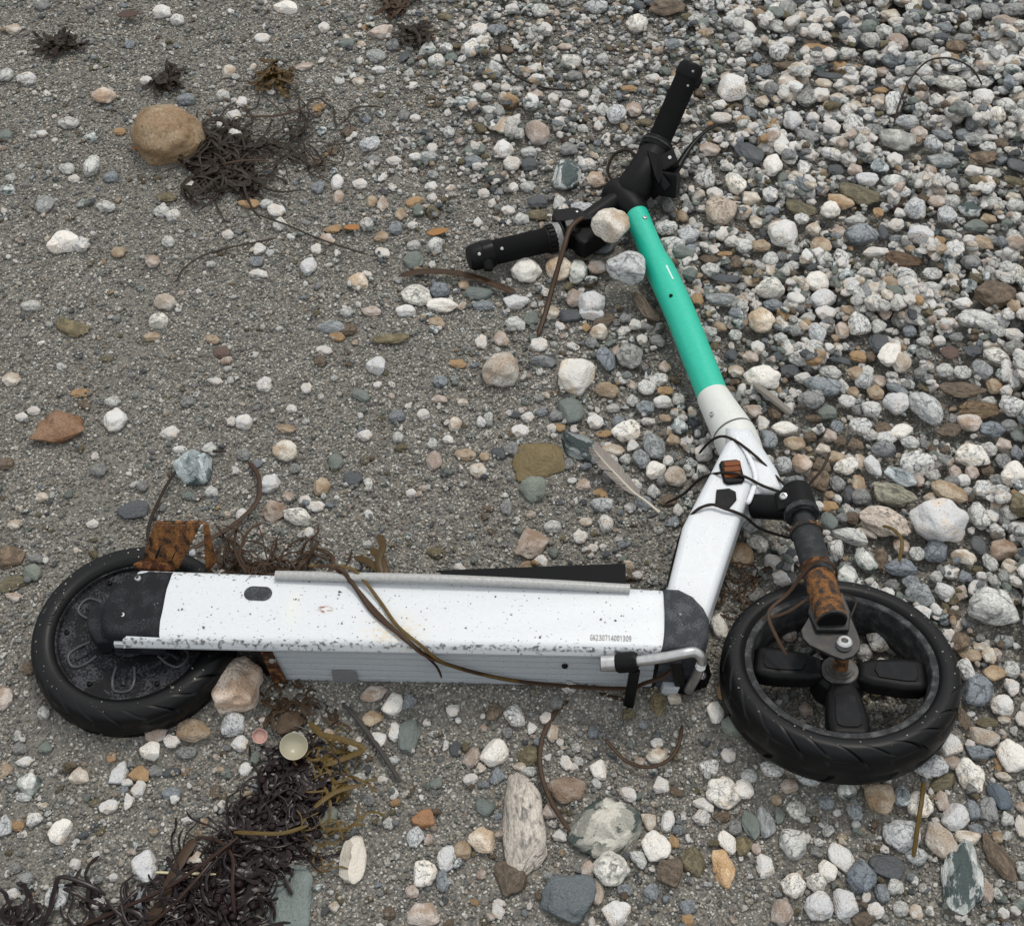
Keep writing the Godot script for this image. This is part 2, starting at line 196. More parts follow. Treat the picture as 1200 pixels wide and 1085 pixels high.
	[0.3412, 0.0165, -0.0428, 0.0171, 0.0087, 0.0109, -0.15, "w", "pebble", "white oval pebble lying above right of the amber reflector"],
	[-0.16, 0.0017, -0.2039, 0.0249, 0.0041, 0.009, 0.16, "ol", "pebble", "olive long pebble lying left of the round cream stone"],
	[0.1013, 0.007, -0.4533, 0.0189, 0.0102, 0.0127, -0.55, "wv", "pebble", "dark veined white oval pebble lying above right of the lower grip"],
	[0.5999, 0.0169, -0.0393, 0.0163, 0.0079, 0.0116, 0, "b", "pebble", "blue grey oval pebble lying below left of the dark brown flat stone"],
	[0.5356, 0.0115, 0.305, 0.0136, 0.0067, 0.0112, -0.16, "t", "pebble", "tan oval pebble lying right of the front wheel"],
	[-0.1359, 0.0035, -0.3534, 0.0167, 0.0082, 0.0142, -1.57, "gr", "pebble", "greenish grey round pebble lying left of the lower grip"],
	[0.3556, 0.017, 0.0148, 0.0145, 0.0085, 0.0126, -1.57, "p", "pebble", "pinkish round pebble lying right of the amber reflector"],
	[0.2783, 0.0137, -0.5089, 0.0163, 0.012, 0.015, 0.55, "wv", "pebble", "dark veined white round pebble lying above left of the speckled brown stone"],
	[0.3524, 0.0025, 0.5825, 0.0125, 0.005, 0.01, 0, "br", "pebble", "brown oval pebble lying below left of the tall striped rock"],
	[0.2212, 0.0035, 0.3554, 0.0134, 0.0082, 0.0103, -1.82, "w", "pebble", "white oval pebble lying right of the kickstand"],
	[0.0058, 0.0038, -0.2712, 0.0184, 0.0091, 0.0114, 0, "w", "pebble", "white oval pebble lying below the lower grip"],
	[0.3131, 0.003, 0.4312, 0.0145, 0.0071, 0.0089, -0.28, "wv", "pebble", "nearest dark veined white oval pebble lying left of the round tan stone"],
	[0.5502, 0.0176, -0.5015, 0.0188, 0.009, 0.0129, 0, "k", "pebble", "black and white marbled oval pebble lying above the rust brown stone"],
	[0.2589, 0.003, 0.5246, 0.0132, 0.0072, 0.009, -1.41, "w", "pebble", "second nearest white oval pebble lying below left of the round tan stone"],
	[0.4202, 0.0155, -0.6368, 0.0171, 0.0119, 0.0149, -1.57, "w", "pebble", "white round pebble lying right of the brake lever"],
	[0.3198, 0.0157, -0.0242, 0.0147, 0.0084, 0.0124, -1.57, "b", "pebble", "blue grey round pebble lying above right of the amber reflector"],
	[-0.2407, 0.003, -0.2269, 0.0201, 0.007, 0.0103, -0.1, "b", "pebble", "blue grey long pebble lying left of the round cream stone"],
	[0.4664, 0.0029, 0.4097, 0.0146, 0.0062, 0.0092, -0.47, "p", "pebble", "pinkish oval pebble lying above right of the round tan stone"],
	[0.4021, 0.0178, -0.2028, 0.0165, 0.0093, 0.0117, -1.24, "wv", "pebble", "second nearest dark veined white oval pebble lying below left of the rust brown stone"],
	[0.4159, 0.0036, 0.5157, 0.0123, 0.0075, 0.0096, 0.09, "wg", "pebble", "pale grey speckled oval pebble lying above left of the tall striped rock"],
	[-0.2101, 0.0042, -0.314, 0.0153, 0.01, 0.0139, -1.08, "c", "pebble", "cream round pebble lying left of the lower grip"],
	[0.3088, 0.0035, 0.5436, 0.0108, 0.0083, 0.0107, -0.37, "wg", "pebble", "second nearest pale grey speckled round pebble lying below left of the round tan stone"],
	[0.5899, 0.0185, -0.6331, 0.0183, 0.0105, 0.0135, -0.28, "wg", "pebble", "second nearest pale grey speckled oval pebble lying above the rust brown stone"],
	[0.7157, 0.0184, -0.7241, 0.02, 0.0103, 0.0129, 0, "wv", "pebble", "dark veined white oval pebble lying above right of the rust brown stone"],
	[0.2806, 0.0154, -0.2653, 0.0214, 0.006, 0.0097, 0, "s", "pebble", "grey striped long pebble lying right of the teal tube"],
	[0.529, 0.0159, 0.1519, 0.0154, 0.0072, 0.01, -0.23, "c", "pebble", "cream oval pebble lying below right of the biggest white stone"],
	[-0.2562, 0.0025, 0.5515, 0.0142, 0.0059, 0.0081, -1.9, "c", "pebble", "cream oval pebble lying below the dark weed heap"],
	[0.4352, 0.018, -0.043, 0.0142, 0.0096, 0.012, -0.18, "wv", "pebble", "second nearest dark veined white oval pebble lying above left of the olive striped stone"],
	[0.7354, 0.016, -0.5341, 0.0191, 0.0064, 0.0128, -1.1, "d", "pebble", "dark slate grey oval pebble lying above right of the rust brown stone"],
	[0.6962, 0.0175, -0.8135, 0.016, 0.0089, 0.0177, 0, "br", "pebble", "brown round pebble lying above the rust brown stone"],
	[-0.3731, 0.0025, 0.559, 0.0131, 0.0059, 0.0086, -1.73, "b", "pebble", "blue grey oval pebble lying below left of the dark weed heap"],
	[0.1599, 0.0083, 0.0013, 0.0146, 0.0079, 0.0116, -1.57, "b", "pebble", "blue grey round pebble lying above right of the feather"],
	[0.2756, 0.0031, 0.423, 0.0131, 0.0074, 0.0093, -0.28, "wv", "pebble", "second nearest dark veined white oval pebble lying left of the round tan stone"],
	[0.1288, 0.0063, -0.3786, 0.0188, 0.0059, 0.0119, 0.54, "d", "pebble", "dark slate grey oval pebble lying right of the lower grip"],
	[0.4422, 0.0167, 0.019, 0.0169, 0.0076, 0.0094, -1.32, "w", "pebble", "white oval pebble lying above left of the olive striped stone"],
	[-0.6688, 0.0035, -0.466, 0.0169, 0.0083, 0.0134, -1.57, "s", "pebble", "grey striped round pebble lying below left of the brown boulder"],
	[0.4803, 0.0038, 0.552, 0.0138, 0.0055, 0.0081, -1.57, "p", "pebble", "pinkish oval pebble lying below right of the tall striped rock"],
	[-0.2806, 0.004, -0.3417, 0.017, 0.0094, 0.0118, -1.74, "w", "pebble", "white oval pebble lying below right of the weed tangle by the boulder"],
	[0.6469, 0.0177, -0.4398, 0.0165, 0.0091, 0.0131, -0.19, "k", "pebble", "black and white marbled oval pebble lying above right of the rust brown stone"],
	[0.629, 0.0172, -0.3337, 0.016, 0.0085, 0.0128, 0, "g", "pebble", "mid grey oval pebble lying right of the rust brown stone"],
	[0.4381, 0.0147, -0.602, 0.0176, 0.009, 0.0137, -0.47, "g", "pebble", "nearest mid grey oval pebble lying right of the brake lever"],
	[-0.1521, 0.0026, 0.3584, 0.0127, 0.0062, 0.0104, 0, "t", "pebble", "tan oval pebble lying above left of the amber pebble"],
	[0.6123, 0.0194, -0.428, 0.014, 0.0119, 0.0148, 0, "wv", "pebble", "nearest dark veined white round pebble lying above right of the rust brown stone"],
	[-0.3056, 0.0033, 0.5232, 0.0102, 0.0079, 0.011, 0, "c", "pebble", "cream round pebble lying below left of the dark weed heap"],
	[0.2448, 0.0037, 0.443, 0.0105, 0.0089, 0.0111, 0, "w", "pebble", "white round pebble lying left of the round tan stone"],
	[0.3513, 0.0034, 0.4445, 0.0105, 0.008, 0.0114, 0, "k", "pebble", "black and white marbled round pebble lying left of the round tan stone"],
	[0.7151, 0.0192, -0.6888, 0.0164, 0.0117, 0.0146, 0, "w", "pebble", "second nearest white round pebble lying above right of the rust brown stone"],
	[0.1746, 0.0093, 0.0199, 0.0135, 0.0093, 0.0117, 0.55, "w", "pebble", "white round pebble lying right of the feather"],
	[-0.3839, 0.003, 0.38, 0.0118, 0.0072, 0.0107, 0.38, "p", "pebble", "pinkish round pebble lying below left of the salmon pink rock"],
	[-0.3876, 0.0035, 0.3982, 0.0116, 0.0083, 0.0103, -0.18, "w", "pebble", "white round pebble lying below left of the salmon pink rock"],
	[-0.0427, 0.0028, 0.4029, 0.0126, 0.0067, 0.0098, -1.73, "p", "pebble", "pinkish round pebble lying above right of the amber pebble"],
	[-0.0284, 0.0026, 0.4612, 0.0113, 0.0062, 0.0107, 0, "gr", "pebble", "greenish grey round pebble lying above left of the long pink rock"],
	[0.4095, 0.0028, 0.453, 0.0122, 0.0068, 0.0097, -1.89, "k", "pebble", "black and white marbled round pebble lying right of the round tan stone"],
	[0.0782, 0.0044, -0.2479, 0.0175, 0.0056, 0.0113, 0, "d", "pebble", "dark slate grey long pebble lying above the cracked white stone"],
	[0.1359, 0.0092, -0.9316, 0.0196, 0.0107, 0.0137, 0, "wg", "pebble", "pale grey speckled oval pebble lying above right of the thin black wire"],
	[0.2392, 0.0022, 0.5042, 0.0103, 0.0051, 0.0114, 0, "ol", "pebble", "olive round pebble lying left of the round tan stone"],
	[-0.0963, 0.0029, -0.0029, 0.0158, 0.007, 0.0103, -1.73, "p", "pebble", "pinkish oval pebble lying left of the olive slab"],
	[0.2915, 0.0077, 0.126, 0.0139, 0.0081, 0.0103, -0.37, "wg", "pebble", "pale grey speckled oval pebble lying left of the fork"],
	[0.4175, 0.0152, -0.8057, 0.0161, 0.0124, 0.0155, -0.37, "wv", "pebble", "dark veined white round pebble lying above right of the raised grip"],
	[0.7689, 0.0188, -0.9058, 0.0164, 0.0109, 0.0165, 0, "g", "pebble", "second nearest mid grey round pebble lying above the rust brown stone"],
	[-0.1001, 0.0031, 0.4953, 0.0118, 0.0074, 0.0092, -1.9, "wv", "pebble", "dark veined white oval pebble lying below left of the amber pebble"],
	[0.453, 0.0174, -0.3429, 0.0173, 0.0088, 0.011, -1.41, "wv", "pebble", "dark veined white oval pebble lying left of the rust brown stone"],
	[0.0409, 0.0026, -0.1663, 0.019, 0.0062, 0.0094, -0.1, "g", "pebble", "mid grey long pebble lying above left of the cracked white stone"],
	[-0.3676, 0.0043, -0.9386, 0.0208, 0.0102, 0.0127, -0.18, "w", "pebble", "white oval pebble lying left of the brown weed tuft at the top edge"],
	[0.7457, 0.0184, -0.6684, 0.0173, 0.0102, 0.0131, -0.37, "wg", "pebble", "pale grey speckled oval pebble lying above right of the rust brown stone"],
	[0.1558, 0.0029, 0.4013, 0.0122, 0.0069, 0.0096, 0.19, "c", "pebble", "cream oval pebble lying below the kickstand"],
	[0.4497, 0.0189, -0.4385, 0.0141, 0.0112, 0.014, 0, "w", "pebble", "white round pebble lying above left of the rust brown stone"],
	[-0.1768, 0.0043, -0.1573, 0.013, 0.0103, 0.0129, -0.28, "w", "pebble", "white round pebble lying left of the round cream stone"],
	[0.499, 0.0159, 0.1986, 0.0115, 0.0091, 0.0114, 0, "w", "pebble", "white round pebble lying below the biggest white stone"],
	[0.5043, 0.014, 0.2663, 0.0112, 0.006, 0.012, 0, "br", "pebble", "brown round pebble lying right of the front wheel"],
	[0.2111, 0.0035, 0.415, 0.0108, 0.0084, 0.0105, -0.55, "wv", "pebble", "dark veined white round pebble lying below right of the kickstand"],
	[0.0864, 0.0022, 0.552, 0.0143, 0.0052, 0.0072, -1.44, "c", "pebble", "cream long pebble lying right of the dark slate stone"],
	[0.2157, 0.011, -0.4109, 0.0164, 0.0095, 0.0118, 0.15, "wv", "pebble", "dark veined white oval pebble lying left of the speckled brown stone"],
	[0.1085, 0.0034, 0.0675, 0.0141, 0.008, 0.0103, -0.09, "wg", "pebble", "pale grey speckled oval pebble lying below left of the feather"],
	[-0.2112, 0.0045, -0.5982, 0.0162, 0.0107, 0.0133, 0.37, "wv", "pebble", "dark veined white oval pebble lying right of the weed tangle by the boulder"],
	[-0.0987, 0.0036, -0.2955, 0.0147, 0.0086, 0.0127, 0, "b", "pebble", "blue grey oval pebble lying below left of the lower grip"],
	[0.4531, 0.0174, -0.1237, 0.0145, 0.0087, 0.0111, -2.07, "wg", "pebble", "pale grey speckled oval pebble lying above the olive striped stone"],
	[0.3439, 0.0154, 0.0421, 0.0132, 0.0075, 0.0113, 0.29, "g", "pebble", "mid grey oval pebble lying right of the amber reflector"],
	[0.5509, 0.015, 0.1343, 0.0147, 0.0049, 0.0098, -1.34, "d", "pebble", "dark slate grey oval pebble lying below right of the biggest white stone"],
	[0.4314, 0.0114, 0.1541, 0.0177, 0.004, 0.008, -1.69, "br", "pebble", "brown long pebble lying right of the fork"],
	[0.6895, 0.0167, -0.3151, 0.0186, 0.0076, 0.0097, -1.57, "wg", "pebble", "pale grey speckled long pebble lying right of the rust brown stone"],
	[0.1068, 0.0073, -0.2515, 0.0172, 0.0081, 0.0101, -0.18, "w", "pebble", "white long pebble lying above the cracked white stone"],
	[0.0932, 0.0093, -0.7885, 0.0168, 0.011, 0.0141, 0.37, "wg", "pebble", "pale grey speckled oval pebble lying right of the thin black wire"],
	[-0.1071, 0.0043, -0.379, 0.0144, 0.0102, 0.0131, -1.57, "wg", "pebble", "pale grey speckled round pebble lying left of the lower grip"],
	[0.2972, 0.0032, 0.466, 0.0107, 0.0077, 0.0099, -1.24, "wg", "pebble", "pale grey speckled round pebble lying left of the round tan stone"],
	[-0.5285, 0.0027, 0.481, 0.0126, 0.0065, 0.0083, -1.57, "wg", "pebble", "pale grey speckled oval pebble lying below left of the rear wheel"],
	[0.6422, 0.0184, -0.8173, 0.0156, 0.0103, 0.0157, 0, "g", "pebble", "nearest mid grey round pebble lying above the rust brown stone"],
	[-0.561, 0.0029, 0.1664, 0.0117, 0.0069, 0.0119, 0, "gr", "pebble", "greenish grey round pebble lying above left of the rear wheel"],
	[-0.4957, 0.0028, 0.5412, 0.0101, 0.0067, 0.0101, 0, "g", "pebble", "mid grey round pebble lying left of the dark weed heap"],
	[0.4536, 0.0177, -0.071, 0.0129, 0.0092, 0.0118, 0, "wg", "pebble", "pale grey speckled round pebble lying above the olive striped stone"],
	[0.378, 0.0138, 0.1005, 0.014, 0.0059, 0.0102, -1.57, "gr", "pebble", "greenish grey oval pebble lying above the fork"],
	[0.1234, 0.0066, -0.2375, 0.0183, 0.005, 0.01, 0.67, "br", "pebble", "brown long pebble lying above right of the cracked white stone"],
	[0.6193, 0.0179, -0.5821, 0.0167, 0.0096, 0.0123, -1.16, "wg", "pebble", "nearest pale grey speckled oval pebble lying above the rust brown stone"],
	[0.3813, 0.0139, 0.1397, 0.0135, 0.0076, 0.0097, -1.57, "wg", "pebble", "pale grey speckled oval pebble lying above right of the fork"],
	[0.0926, 0.003, 0.418, 0.0122, 0.0071, 0.0088, -1.32, "w", "pebble", "white oval pebble lying below the kickstand"],
	[0.0364, 0.0031, -0.4456, 0.017, 0.0054, 0.0121, 0, "ol", "pebble", "olive oval pebble lying above right of the lower grip"],
	[0.7258, 0.0194, -0.6452, 0.014, 0.0119, 0.0149, 0, "wv", "pebble", "second nearest dark veined white round pebble lying above right of the rust brown stone"],
	[0.115, 0.0082, -0.2153, 0.0124, 0.0097, 0.0134, 0, "c", "pebble", "cream round pebble lying above right of the cracked white stone"],
	[0.3327, 0.0169, 0.017, 0.0115, 0.0095, 0.0122, -0.19, "wg", "pebble", "pale grey speckled round pebble lying right of the amber reflector"],
	[0.0846, 0.0063, -0.2795, 0.0147, 0.0081, 0.0119, -1.57, "p", "pebble", "pinkish round pebble lying above the cracked white stone"],
	[0.5333, 0.0173, -0.5326, 0.0156, 0.0091, 0.0129, -1.25, "k", "pebble", "black and white marbled round pebble lying above the rust brown stone"],
	[-0.4723, 0.0041, -0.2388, 0.0133, 0.0098, 0.0125, 0, "wg", "pebble", "pale grey speckled round pebble lying above right of the rust red rock"],
	[0.1216, 0.0075, -0.516, 0.0148, 0.0092, 0.0135, 0, "p", "pebble", "pinkish round pebble lying left of the brake lever"],
	[0.6555, 0.0165, -0.1787, 0.0149, 0.0073, 0.011, 0, "g", "pebble", "mid grey oval pebble lying above the dark brown flat stone"],
	[0.3512, 0.0154, -0.02, 0.0141, 0.0064, 0.0106, -0.1, "t", "pebble", "tan oval pebble lying above right of the amber reflector"],
	[0.3567, 0.0023, 0.4675, 0.013, 0.0055, 0.0081, -1.44, "b", "pebble", "blue grey oval pebble lying left of the round tan stone"],
	[0.6497, 0.016, -0.4101, 0.0171, 0.0065, 0.0111, 0, "gr", "pebble", "greenish grey oval pebble lying above right of the rust brown stone"],
	[0.653, 0.016, -0.3758, 0.0172, 0.0065, 0.0108, -0.38, "t", "pebble", "tan oval pebble lying right of the rust brown stone"],
	[0.0988, 0.0051, -0.3658, 0.0165, 0.0052, 0.0117, -1.26, "ol", "pebble", "olive oval pebble lying right of the lower grip"],
	[0.5118, 0.0172, -0.5038, 0.0168, 0.009, 0.0113, 0, "w", "pebble", "white oval pebble lying above left of the rust brown stone"],
]
# x, z, half length, half width, flatness, turn, kind of rock
const SMALLER = [
	[0.41, -0.136, 0.0151, 0.0101, 0.78, -0.19, "wg"],
	[0.467, -0.028, 0.0145, 0.0097, 0.8, 0.18, "wv"],
	[0.29, -0.31, 0.0217, 0.0083, 0.5, -0.16, "d"],
	[-0.396, 0.423, 0.0116, 0.0096, 0.5, -0.2, "o"],
	[0.514, 0.28, 0.0147, 0.0081, 0.6, -0.19, "t"],
	[0.221, -0.463, 0.0195, 0.0098, 0.66, -1.33, "g"],
	[-0.34, 0.575, 0.0095, 0.0096, 0.8, 0.37, "w"],
	[0.006, -0.235, 0.0149, 0.0108, 0.78, -0.37, "wg"],
	[0.48, -0.816, 0.0224, 0.0106, 0.5, -0.16, "o"],
	[0.321, -0.371, 0.014, 0.0123, 0.8, -0.55, "wv"],
	[0.713, -0.45, 0.0141, 0.0129, 0.78, 0, "wg"],
	[0.702, -0.386, 0.0147, 0.0119, 0.78, -1.57, "wg"],
	[0.676, -0.325, 0.0136, 0.0124, 0.78, 0, "wg"],
	[0.173, -0.114, 0.0128, 0.0115, 0.8, -0.37, "wv"],
	[0.211, -0.051, 0.0136, 0.0107, 0.7, -1.57, "k"],
	[0.38, 0.014, 0.0122, 0.0119, 0.5, 0, "br"],
	[0.422, 0.062, 0.012, 0.0113, 0.66, 0, "g"],
	[0.466, -0.043, 0.0124, 0.0121, 0.5, 0, "br"],
	[0.198, 0.472, 0.0104, 0.0094, 0.8, 0.18, "wv"],
	[0.683, -0.598, 0.0151, 0.0135, 0.62, 0, "s"],
	[-0.46, 0.425, 0.0109, 0.0095, 0.72, 0, "c"],
	[0.687, -0.869, 0.0181, 0.0128, 0.68, 0, "b"],
	[-0.753, -0.753, 0.0165, 0.0128, 0.8, 0, "wv"],
	[0.606, -0.898, 0.0173, 0.0133, 0.72, -0.09, "c"],
	[-0.051, 0.508, 0.0094, 0.0104, 0.6, 0, "t"],
	[0.478, -0.623, 0.0142, 0.0137, 0.8, -0.55, "w"],
	[-0.233, 0.038, 0.0128, 0.0108, 0.6, -1.57, "t"],
	[0.57, 0.054, 0.012, 0.0107, 0.8, -1.57, "wv"],
	[0.473, 0.111, 0.0121, 0.0106, 0.66, -1.89, "g"],
	[0.34, -0.471, 0.0143, 0.0126, 0.72, 0.37, "c"],
	[0.16, 0.063, 0.0124, 0.0107, 0.68, -0.56, "b"],
	[0.117, -0.333, 0.0141, 0.0119, 0.68, 0.1, "p"],
	[-0.431, -0.046, 0.0129, 0.0106, 0.8, 0.28, "w"],
	[0.503, -0.36, 0.0196, 0.0083, 0.8, 0.09, "w"],
	[0.452, 0.455, 0.0131, 0.0075, 0.68, -1.57, "p"],
	[0.491, 0.362, 0.0141, 0.0078, 0.5, -1.57, "br"],
	[0.237, -0.006, 0.0113, 0.0115, 0.8, 0, "w"],
	[-0.294, 0.387, 0.0099, 0.01, 0.8, 0.28, "w"],
	[0, -0.549, 0.0138, 0.0132, 0.8, -0.18, "w"],
	[0.643, -0.683, 0.015, 0.0129, 0.8, -1.57, "wv"],
	[0.443, -0.136, 0.0121, 0.0122, 0.6, -0.19, "t"],
	[0.355, -0.341, 0.0144, 0.0111, 0.78, -1.98, "wg"],
	[0.304, -0.074, 0.0127, 0.0109, 0.68, -0.38, "p"],
	[0.398, -0.07, 0.0126, 0.0112, 0.58, 0, "gr"],
	[-0.566, -0.924, 0.015, 0.0146, 0.8, 0, "w"],
	[-0.071, 0.541, 0.0122, 0.0073, 0.68, -1.33, "b"],
	[-0.213, -0.811, 0.0168, 0.0128, 0.62, -0.19, "s"],
	[0.037, -0.474, 0.0147, 0.0125, 0.5, 0, "d"],
	[-0.196, 0.028, 0.0128, 0.0106, 0.5, -0.39, "d"],
	[-0.019, 0.352, 0.0126, 0.0085, 0.5, -1.8, "br"],
	[0.126, -0.017, 0.0149, 0.0088, 0.72, 0, "c"],
	[0.55, -0.752, 0.0136, 0.0144, 0.8, 0, "wv"],
	[0.141, 0.553, 0.0089, 0.0097, 0.68, 0, "b"],
	[0.177, 0.568, 0.0091, 0.0095, 0.68, -0.56, "b"],
	[0.163, 0.476, 0.0125, 0.0071, 0.8, -1.82, "w"],
	[0.389, 0.546, 0.0092, 0.0092, 0.78, 0, "wg"],
	[0.589, -0.851, 0.0148, 0.0139, 0.78, 0, "wg"],
	[0.036, -0.194, 0.0125, 0.0114, 0.8, 0.37, "w"],
	[0.046, -0.92, 0.0156, 0.0137, 0.78, 0, "wg"],
	[0.482, 0.466, 0.0111, 0.0083, 0.68, -1.57, "b"],
	[0.573, -0.314, 0.0147, 0.0103, 0.78, 0, "wg"],
	[0.292, -0.578, 0.0159, 0.0114, 0.68, 0, "p"],
	[0.418, -0.24, 0.0144, 0.01, 0.8, 0, "w"],
	[0.484, -0.422, 0.0172, 0.0094, 0.78, 0.15, "wg"],
	[0.571, -0.17, 0.013, 0.0114, 0.5, 0, "purple"],
	[0.581, -0.136, 0.0128, 0.0105, 0.78, 0, "wg"],
	[0.469, -0.697, 0.0157, 0.0118, 0.8, 0.37, "w"],
	[0.391, -0.763, 0.0162, 0.0123, 0.68, 0.56, "b"],
	[-0.058, -0.013, 0.0138, 0.0095, 0.6, 0, "t"],
	[-0.118, -0.794, 0.0138, 0.0141, 0.8, 0, "wv"],
	[0.556, 0.299, 0.0104, 0.0095, 0.78, -1.57, "wg"],
	[0.365, 0.572, 0.0088, 0.0091, 0.8, 0, "w"],
	[-0.042, 0.014, 0.0113, 0.011, 0.72, -0.19, "c"],
	[0.131, 0.518, 0.0112, 0.0075, 0.78, -0.9, "wg"],
	[0.084, -0.585, 0.0139, 0.0129, 0.66, 0, "g"],
	[-0.32, -0.125, 0.0128, 0.0103, 0.8, -1.57, "wv"],
	[-0.51, 0.013, 0.0116, 0.0108, 0.66, 0.19, "g"],
	[-0.218, 0.001, 0.0128, 0.01, 0.58, -1.26, "gr"],
	[0.148, 0.039, 0.0115, 0.0103, 0.8, -0.18, "wv"],
	[0.17, -0.082, 0.012, 0.0109, 0.68, 0.38, "b"],
	[-0.325, 0.518, 0.0097, 0.0088, 0.72, 0.37, "c"],
	[0.144, 0.475, 0.0104, 0.0085, 0.72, -1.08, "c"],
	[0.639, -0.606, 0.0171, 0.0104, 0.68, -0.47, "b"],
	[0.565, -0.291, 0.0177, 0.0082, 0.78, 0, "wg"],
	[0.469, -0.563, 0.0169, 0.01, 0.8, -0.55, "wv"],
	[0.113, 0.096, 0.0123, 0.0092, 0.8, -1.41, "wv"],
	[0.604, -0.26, 0.0145, 0.0097, 0.8, 0, "w"],
	[0.661, -0.204, 0.0143, 0.0095, 0.8, -0.37, "w"],
	[0.559, 0.159, 0.0133, 0.0081, 0.78, -1.16, "wg"],
	[0.524, -0.801, 0.0156, 0.0123, 0.78, 0.19, "wg"],
	[0.425, -0.779, 0.0191, 0.0105, 0.5, -0.2, "br"],
	[0.316, -0.651, 0.0175, 0.01, 0.8, -0.09, "w"],
	[-0.35, 0.398, 0.0125, 0.0074, 0.66, 0, "g"],
	[-0.666, -0.644, 0.0171, 0.0102, 0.78, 0, "wg"],
	[-0.377, -0.471, 0.0184, 0.0093, 0.5, -0.1, "o"],
	[0.025, -0.551, 0.0125, 0.0142, 0.5, 0, "d"],
	[0.137, -0.304, 0.014, 0.0103, 0.78, -0.28, "wg"],
	[0.539, -0.617, 0.0152, 0.0116, 0.66, 0, "g"],
	[0.605, -0.611, 0.0127, 0.0138, 0.68, 0, "p"],
	[0.492, -0.752, 0.0264, 0.0075, 0.5, -0.16, "d"],
	[0.528, -0.893, 0.0166, 0.0119, 0.8, 0.46, "w"],
	[0.678, -0.789, 0.0162, 0.0121, 0.62, -0.38, "s"],
	[0.605, 0.008, 0.0105, 0.0115, 0.66, 0, "g"],
	[0.464, -0.103, 0.0109, 0.0121, 0.6, 0, "t"],
	[0.158, 0.435, 0.009, 0.0096, 0.8, 0, "w"],
	[0.108, 0.459, 0.009, 0.0098, 0.66, 0, "g"],
	[0.396, 0.275, 0.0096, 0.0102, 0.78, 0, "wg"],
	[0.313, 0.252, 0.0098, 0.0105, 0.68, 0.38, "p"],
	[-0.339, -0.063, 0.0112, 0.011, 0.8, -0.37, "w"],
	[0.437, -0.212, 0.0135, 0.0101, 0.68, -1.57, "p"],
	[0.463, 0.186, 0.011, 0.0096, 0.68, 0.47, "b"],
	[0.554, 0.32, 0.0109, 0.0085, 0.8, -1.32, "w"],
	[-0.337, -0.454, 0.0143, 0.0107, 0.8, -0.37, "w"],
	[-0.498, -0.702, 0.0152, 0.0119, 0.68, 0, "b"],
	[-0.056, -0.558, 0.0148, 0.0113, 0.68, -0.38, "b"],
	[0.272, -0.324, 0.0137, 0.0103, 0.78, 0.28, "wg"],
	[0.345, -0.371, 0.0138, 0.011, 0.6, 0, "t"],
	[0.36, -0.141, 0.0129, 0.0104, 0.5, 0, "d"],
	[0.422, 0.042, 0.0135, 0.0086, 0.6, -1.57, "t"],
	[0.604, -0.061, 0.0125, 0.0098, 0.68, 0, "b"],
	[0.077, 0.53, 0.0111, 0.0073, 0.68, -1.73, "p"],
	[0.591, 0.056, 0.0131, 0.0084, 0.78, 0, "wg"],
	[0.4, 0, 0.0133, 0.009, 0.6, 0, "t"],
	[0.741, -0.906, 0.0137, 0.0141, 0.78, 0, "wg"],
	[0.626, -0.459, 0.0127, 0.0119, 0.78, -0.55, "wg"],
	[-0.09, 0.135, 0.0123, 0.0092, 0.45, -0.3, "ol"],
	[-0.015, -0.205, 0.013, 0.0103, 0.68, -1.25, "p"],
	[0.559, -0.14, 0.0117, 0.0105, 0.78, 0, "wg"],
	[-0.023, -0.87, 0.0171, 0.0114, 0.68, 0.19, "b"],
	[0.695, -0.923, 0.0188, 0.0106, 0.66, 0, "g"],
	[0.11, -0.55, 0.0137, 0.0115, 0.8, 0, "wv"],
	[0.189, 0.061, 0.0136, 0.0086, 0.5, 0.3, "br"],
	[0.123, 0.446, 0.01, 0.0082, 0.8, -0.46, "w"],
	[0.375, 0.554, 0.0103, 0.0075, 0.68, -1.41, "b"],
	[0.559, -0.547, 0.0124, 0.0123, 0.8, 0, "w"],
	[0.37, -0.475, 0.0122, 0.012, 0.8, 0, "wv"],
	[0.025, -0.243, 0.0128, 0.0107, 0.58, -1.57, "gr"],
	[-0.086, -0.258, 0.0153, 0.0085, 0.8, 0, "w"],
	[0.485, -0.215, 0.012, 0.0105, 0.78, -1.57, "wg"],
	[0.618, -0.113, 0.0121, 0.0102, 0.6, -1.57, "t"],
	[0.459, 0.136, 0.01, 0.0102, 0.68, 0, "p"],
	[0.396, 0.042, 0.0113, 0.0098, 0.66, -1.25, "g"],
	[0.59, -0.01, 0.0105, 0.0105, 0.78, 0, "wg"],
	[0.202, 0.458, 0.0121, 0.0066, 0.8, -0.46, "w"],
	[0.529, 0.483, 0.0132, 0.0059, 0.8, -1.57, "w"],
	[0.19, -0.129, 0.013, 0.0092, 0.8, 0.46, "wv"],
	[0.494, -0.021, 0.0124, 0.009, 0.78, -0.19, "wg"],
	[-0.143, 0.384, 0.01, 0.0084, 0.8, -1.16, "w"],
	[-0.194, -0.108, 0.0144, 0.0087, 0.58, -0.66, "gr"],
	[0.483, -0.318, 0.014, 0.0094, 0.8, 0, "wv"],
	[0.35, -0.259, 0.0137, 0.0096, 0.68, 0, "b"],
	[-0.143, -0.257, 0.0138, 0.0093, 0.8, 0, "w"],
	[-0.423, 0.46, 0.0108, 0.0072, 0.8, 0.37, "w"],
	[0.604, -0.457, 0.0134, 0.011, 0.68, 0.19, "p"],
	[-0.648, -0.134, 0.0121, 0.01, 0.72, 0, "c"],
	[0.052, -0.251, 0.0126, 0.0103, 0.72, 0.19, "c"],
	[0.049, 0.099, 0.0112, 0.0091, 0.78, 0, "wg"],
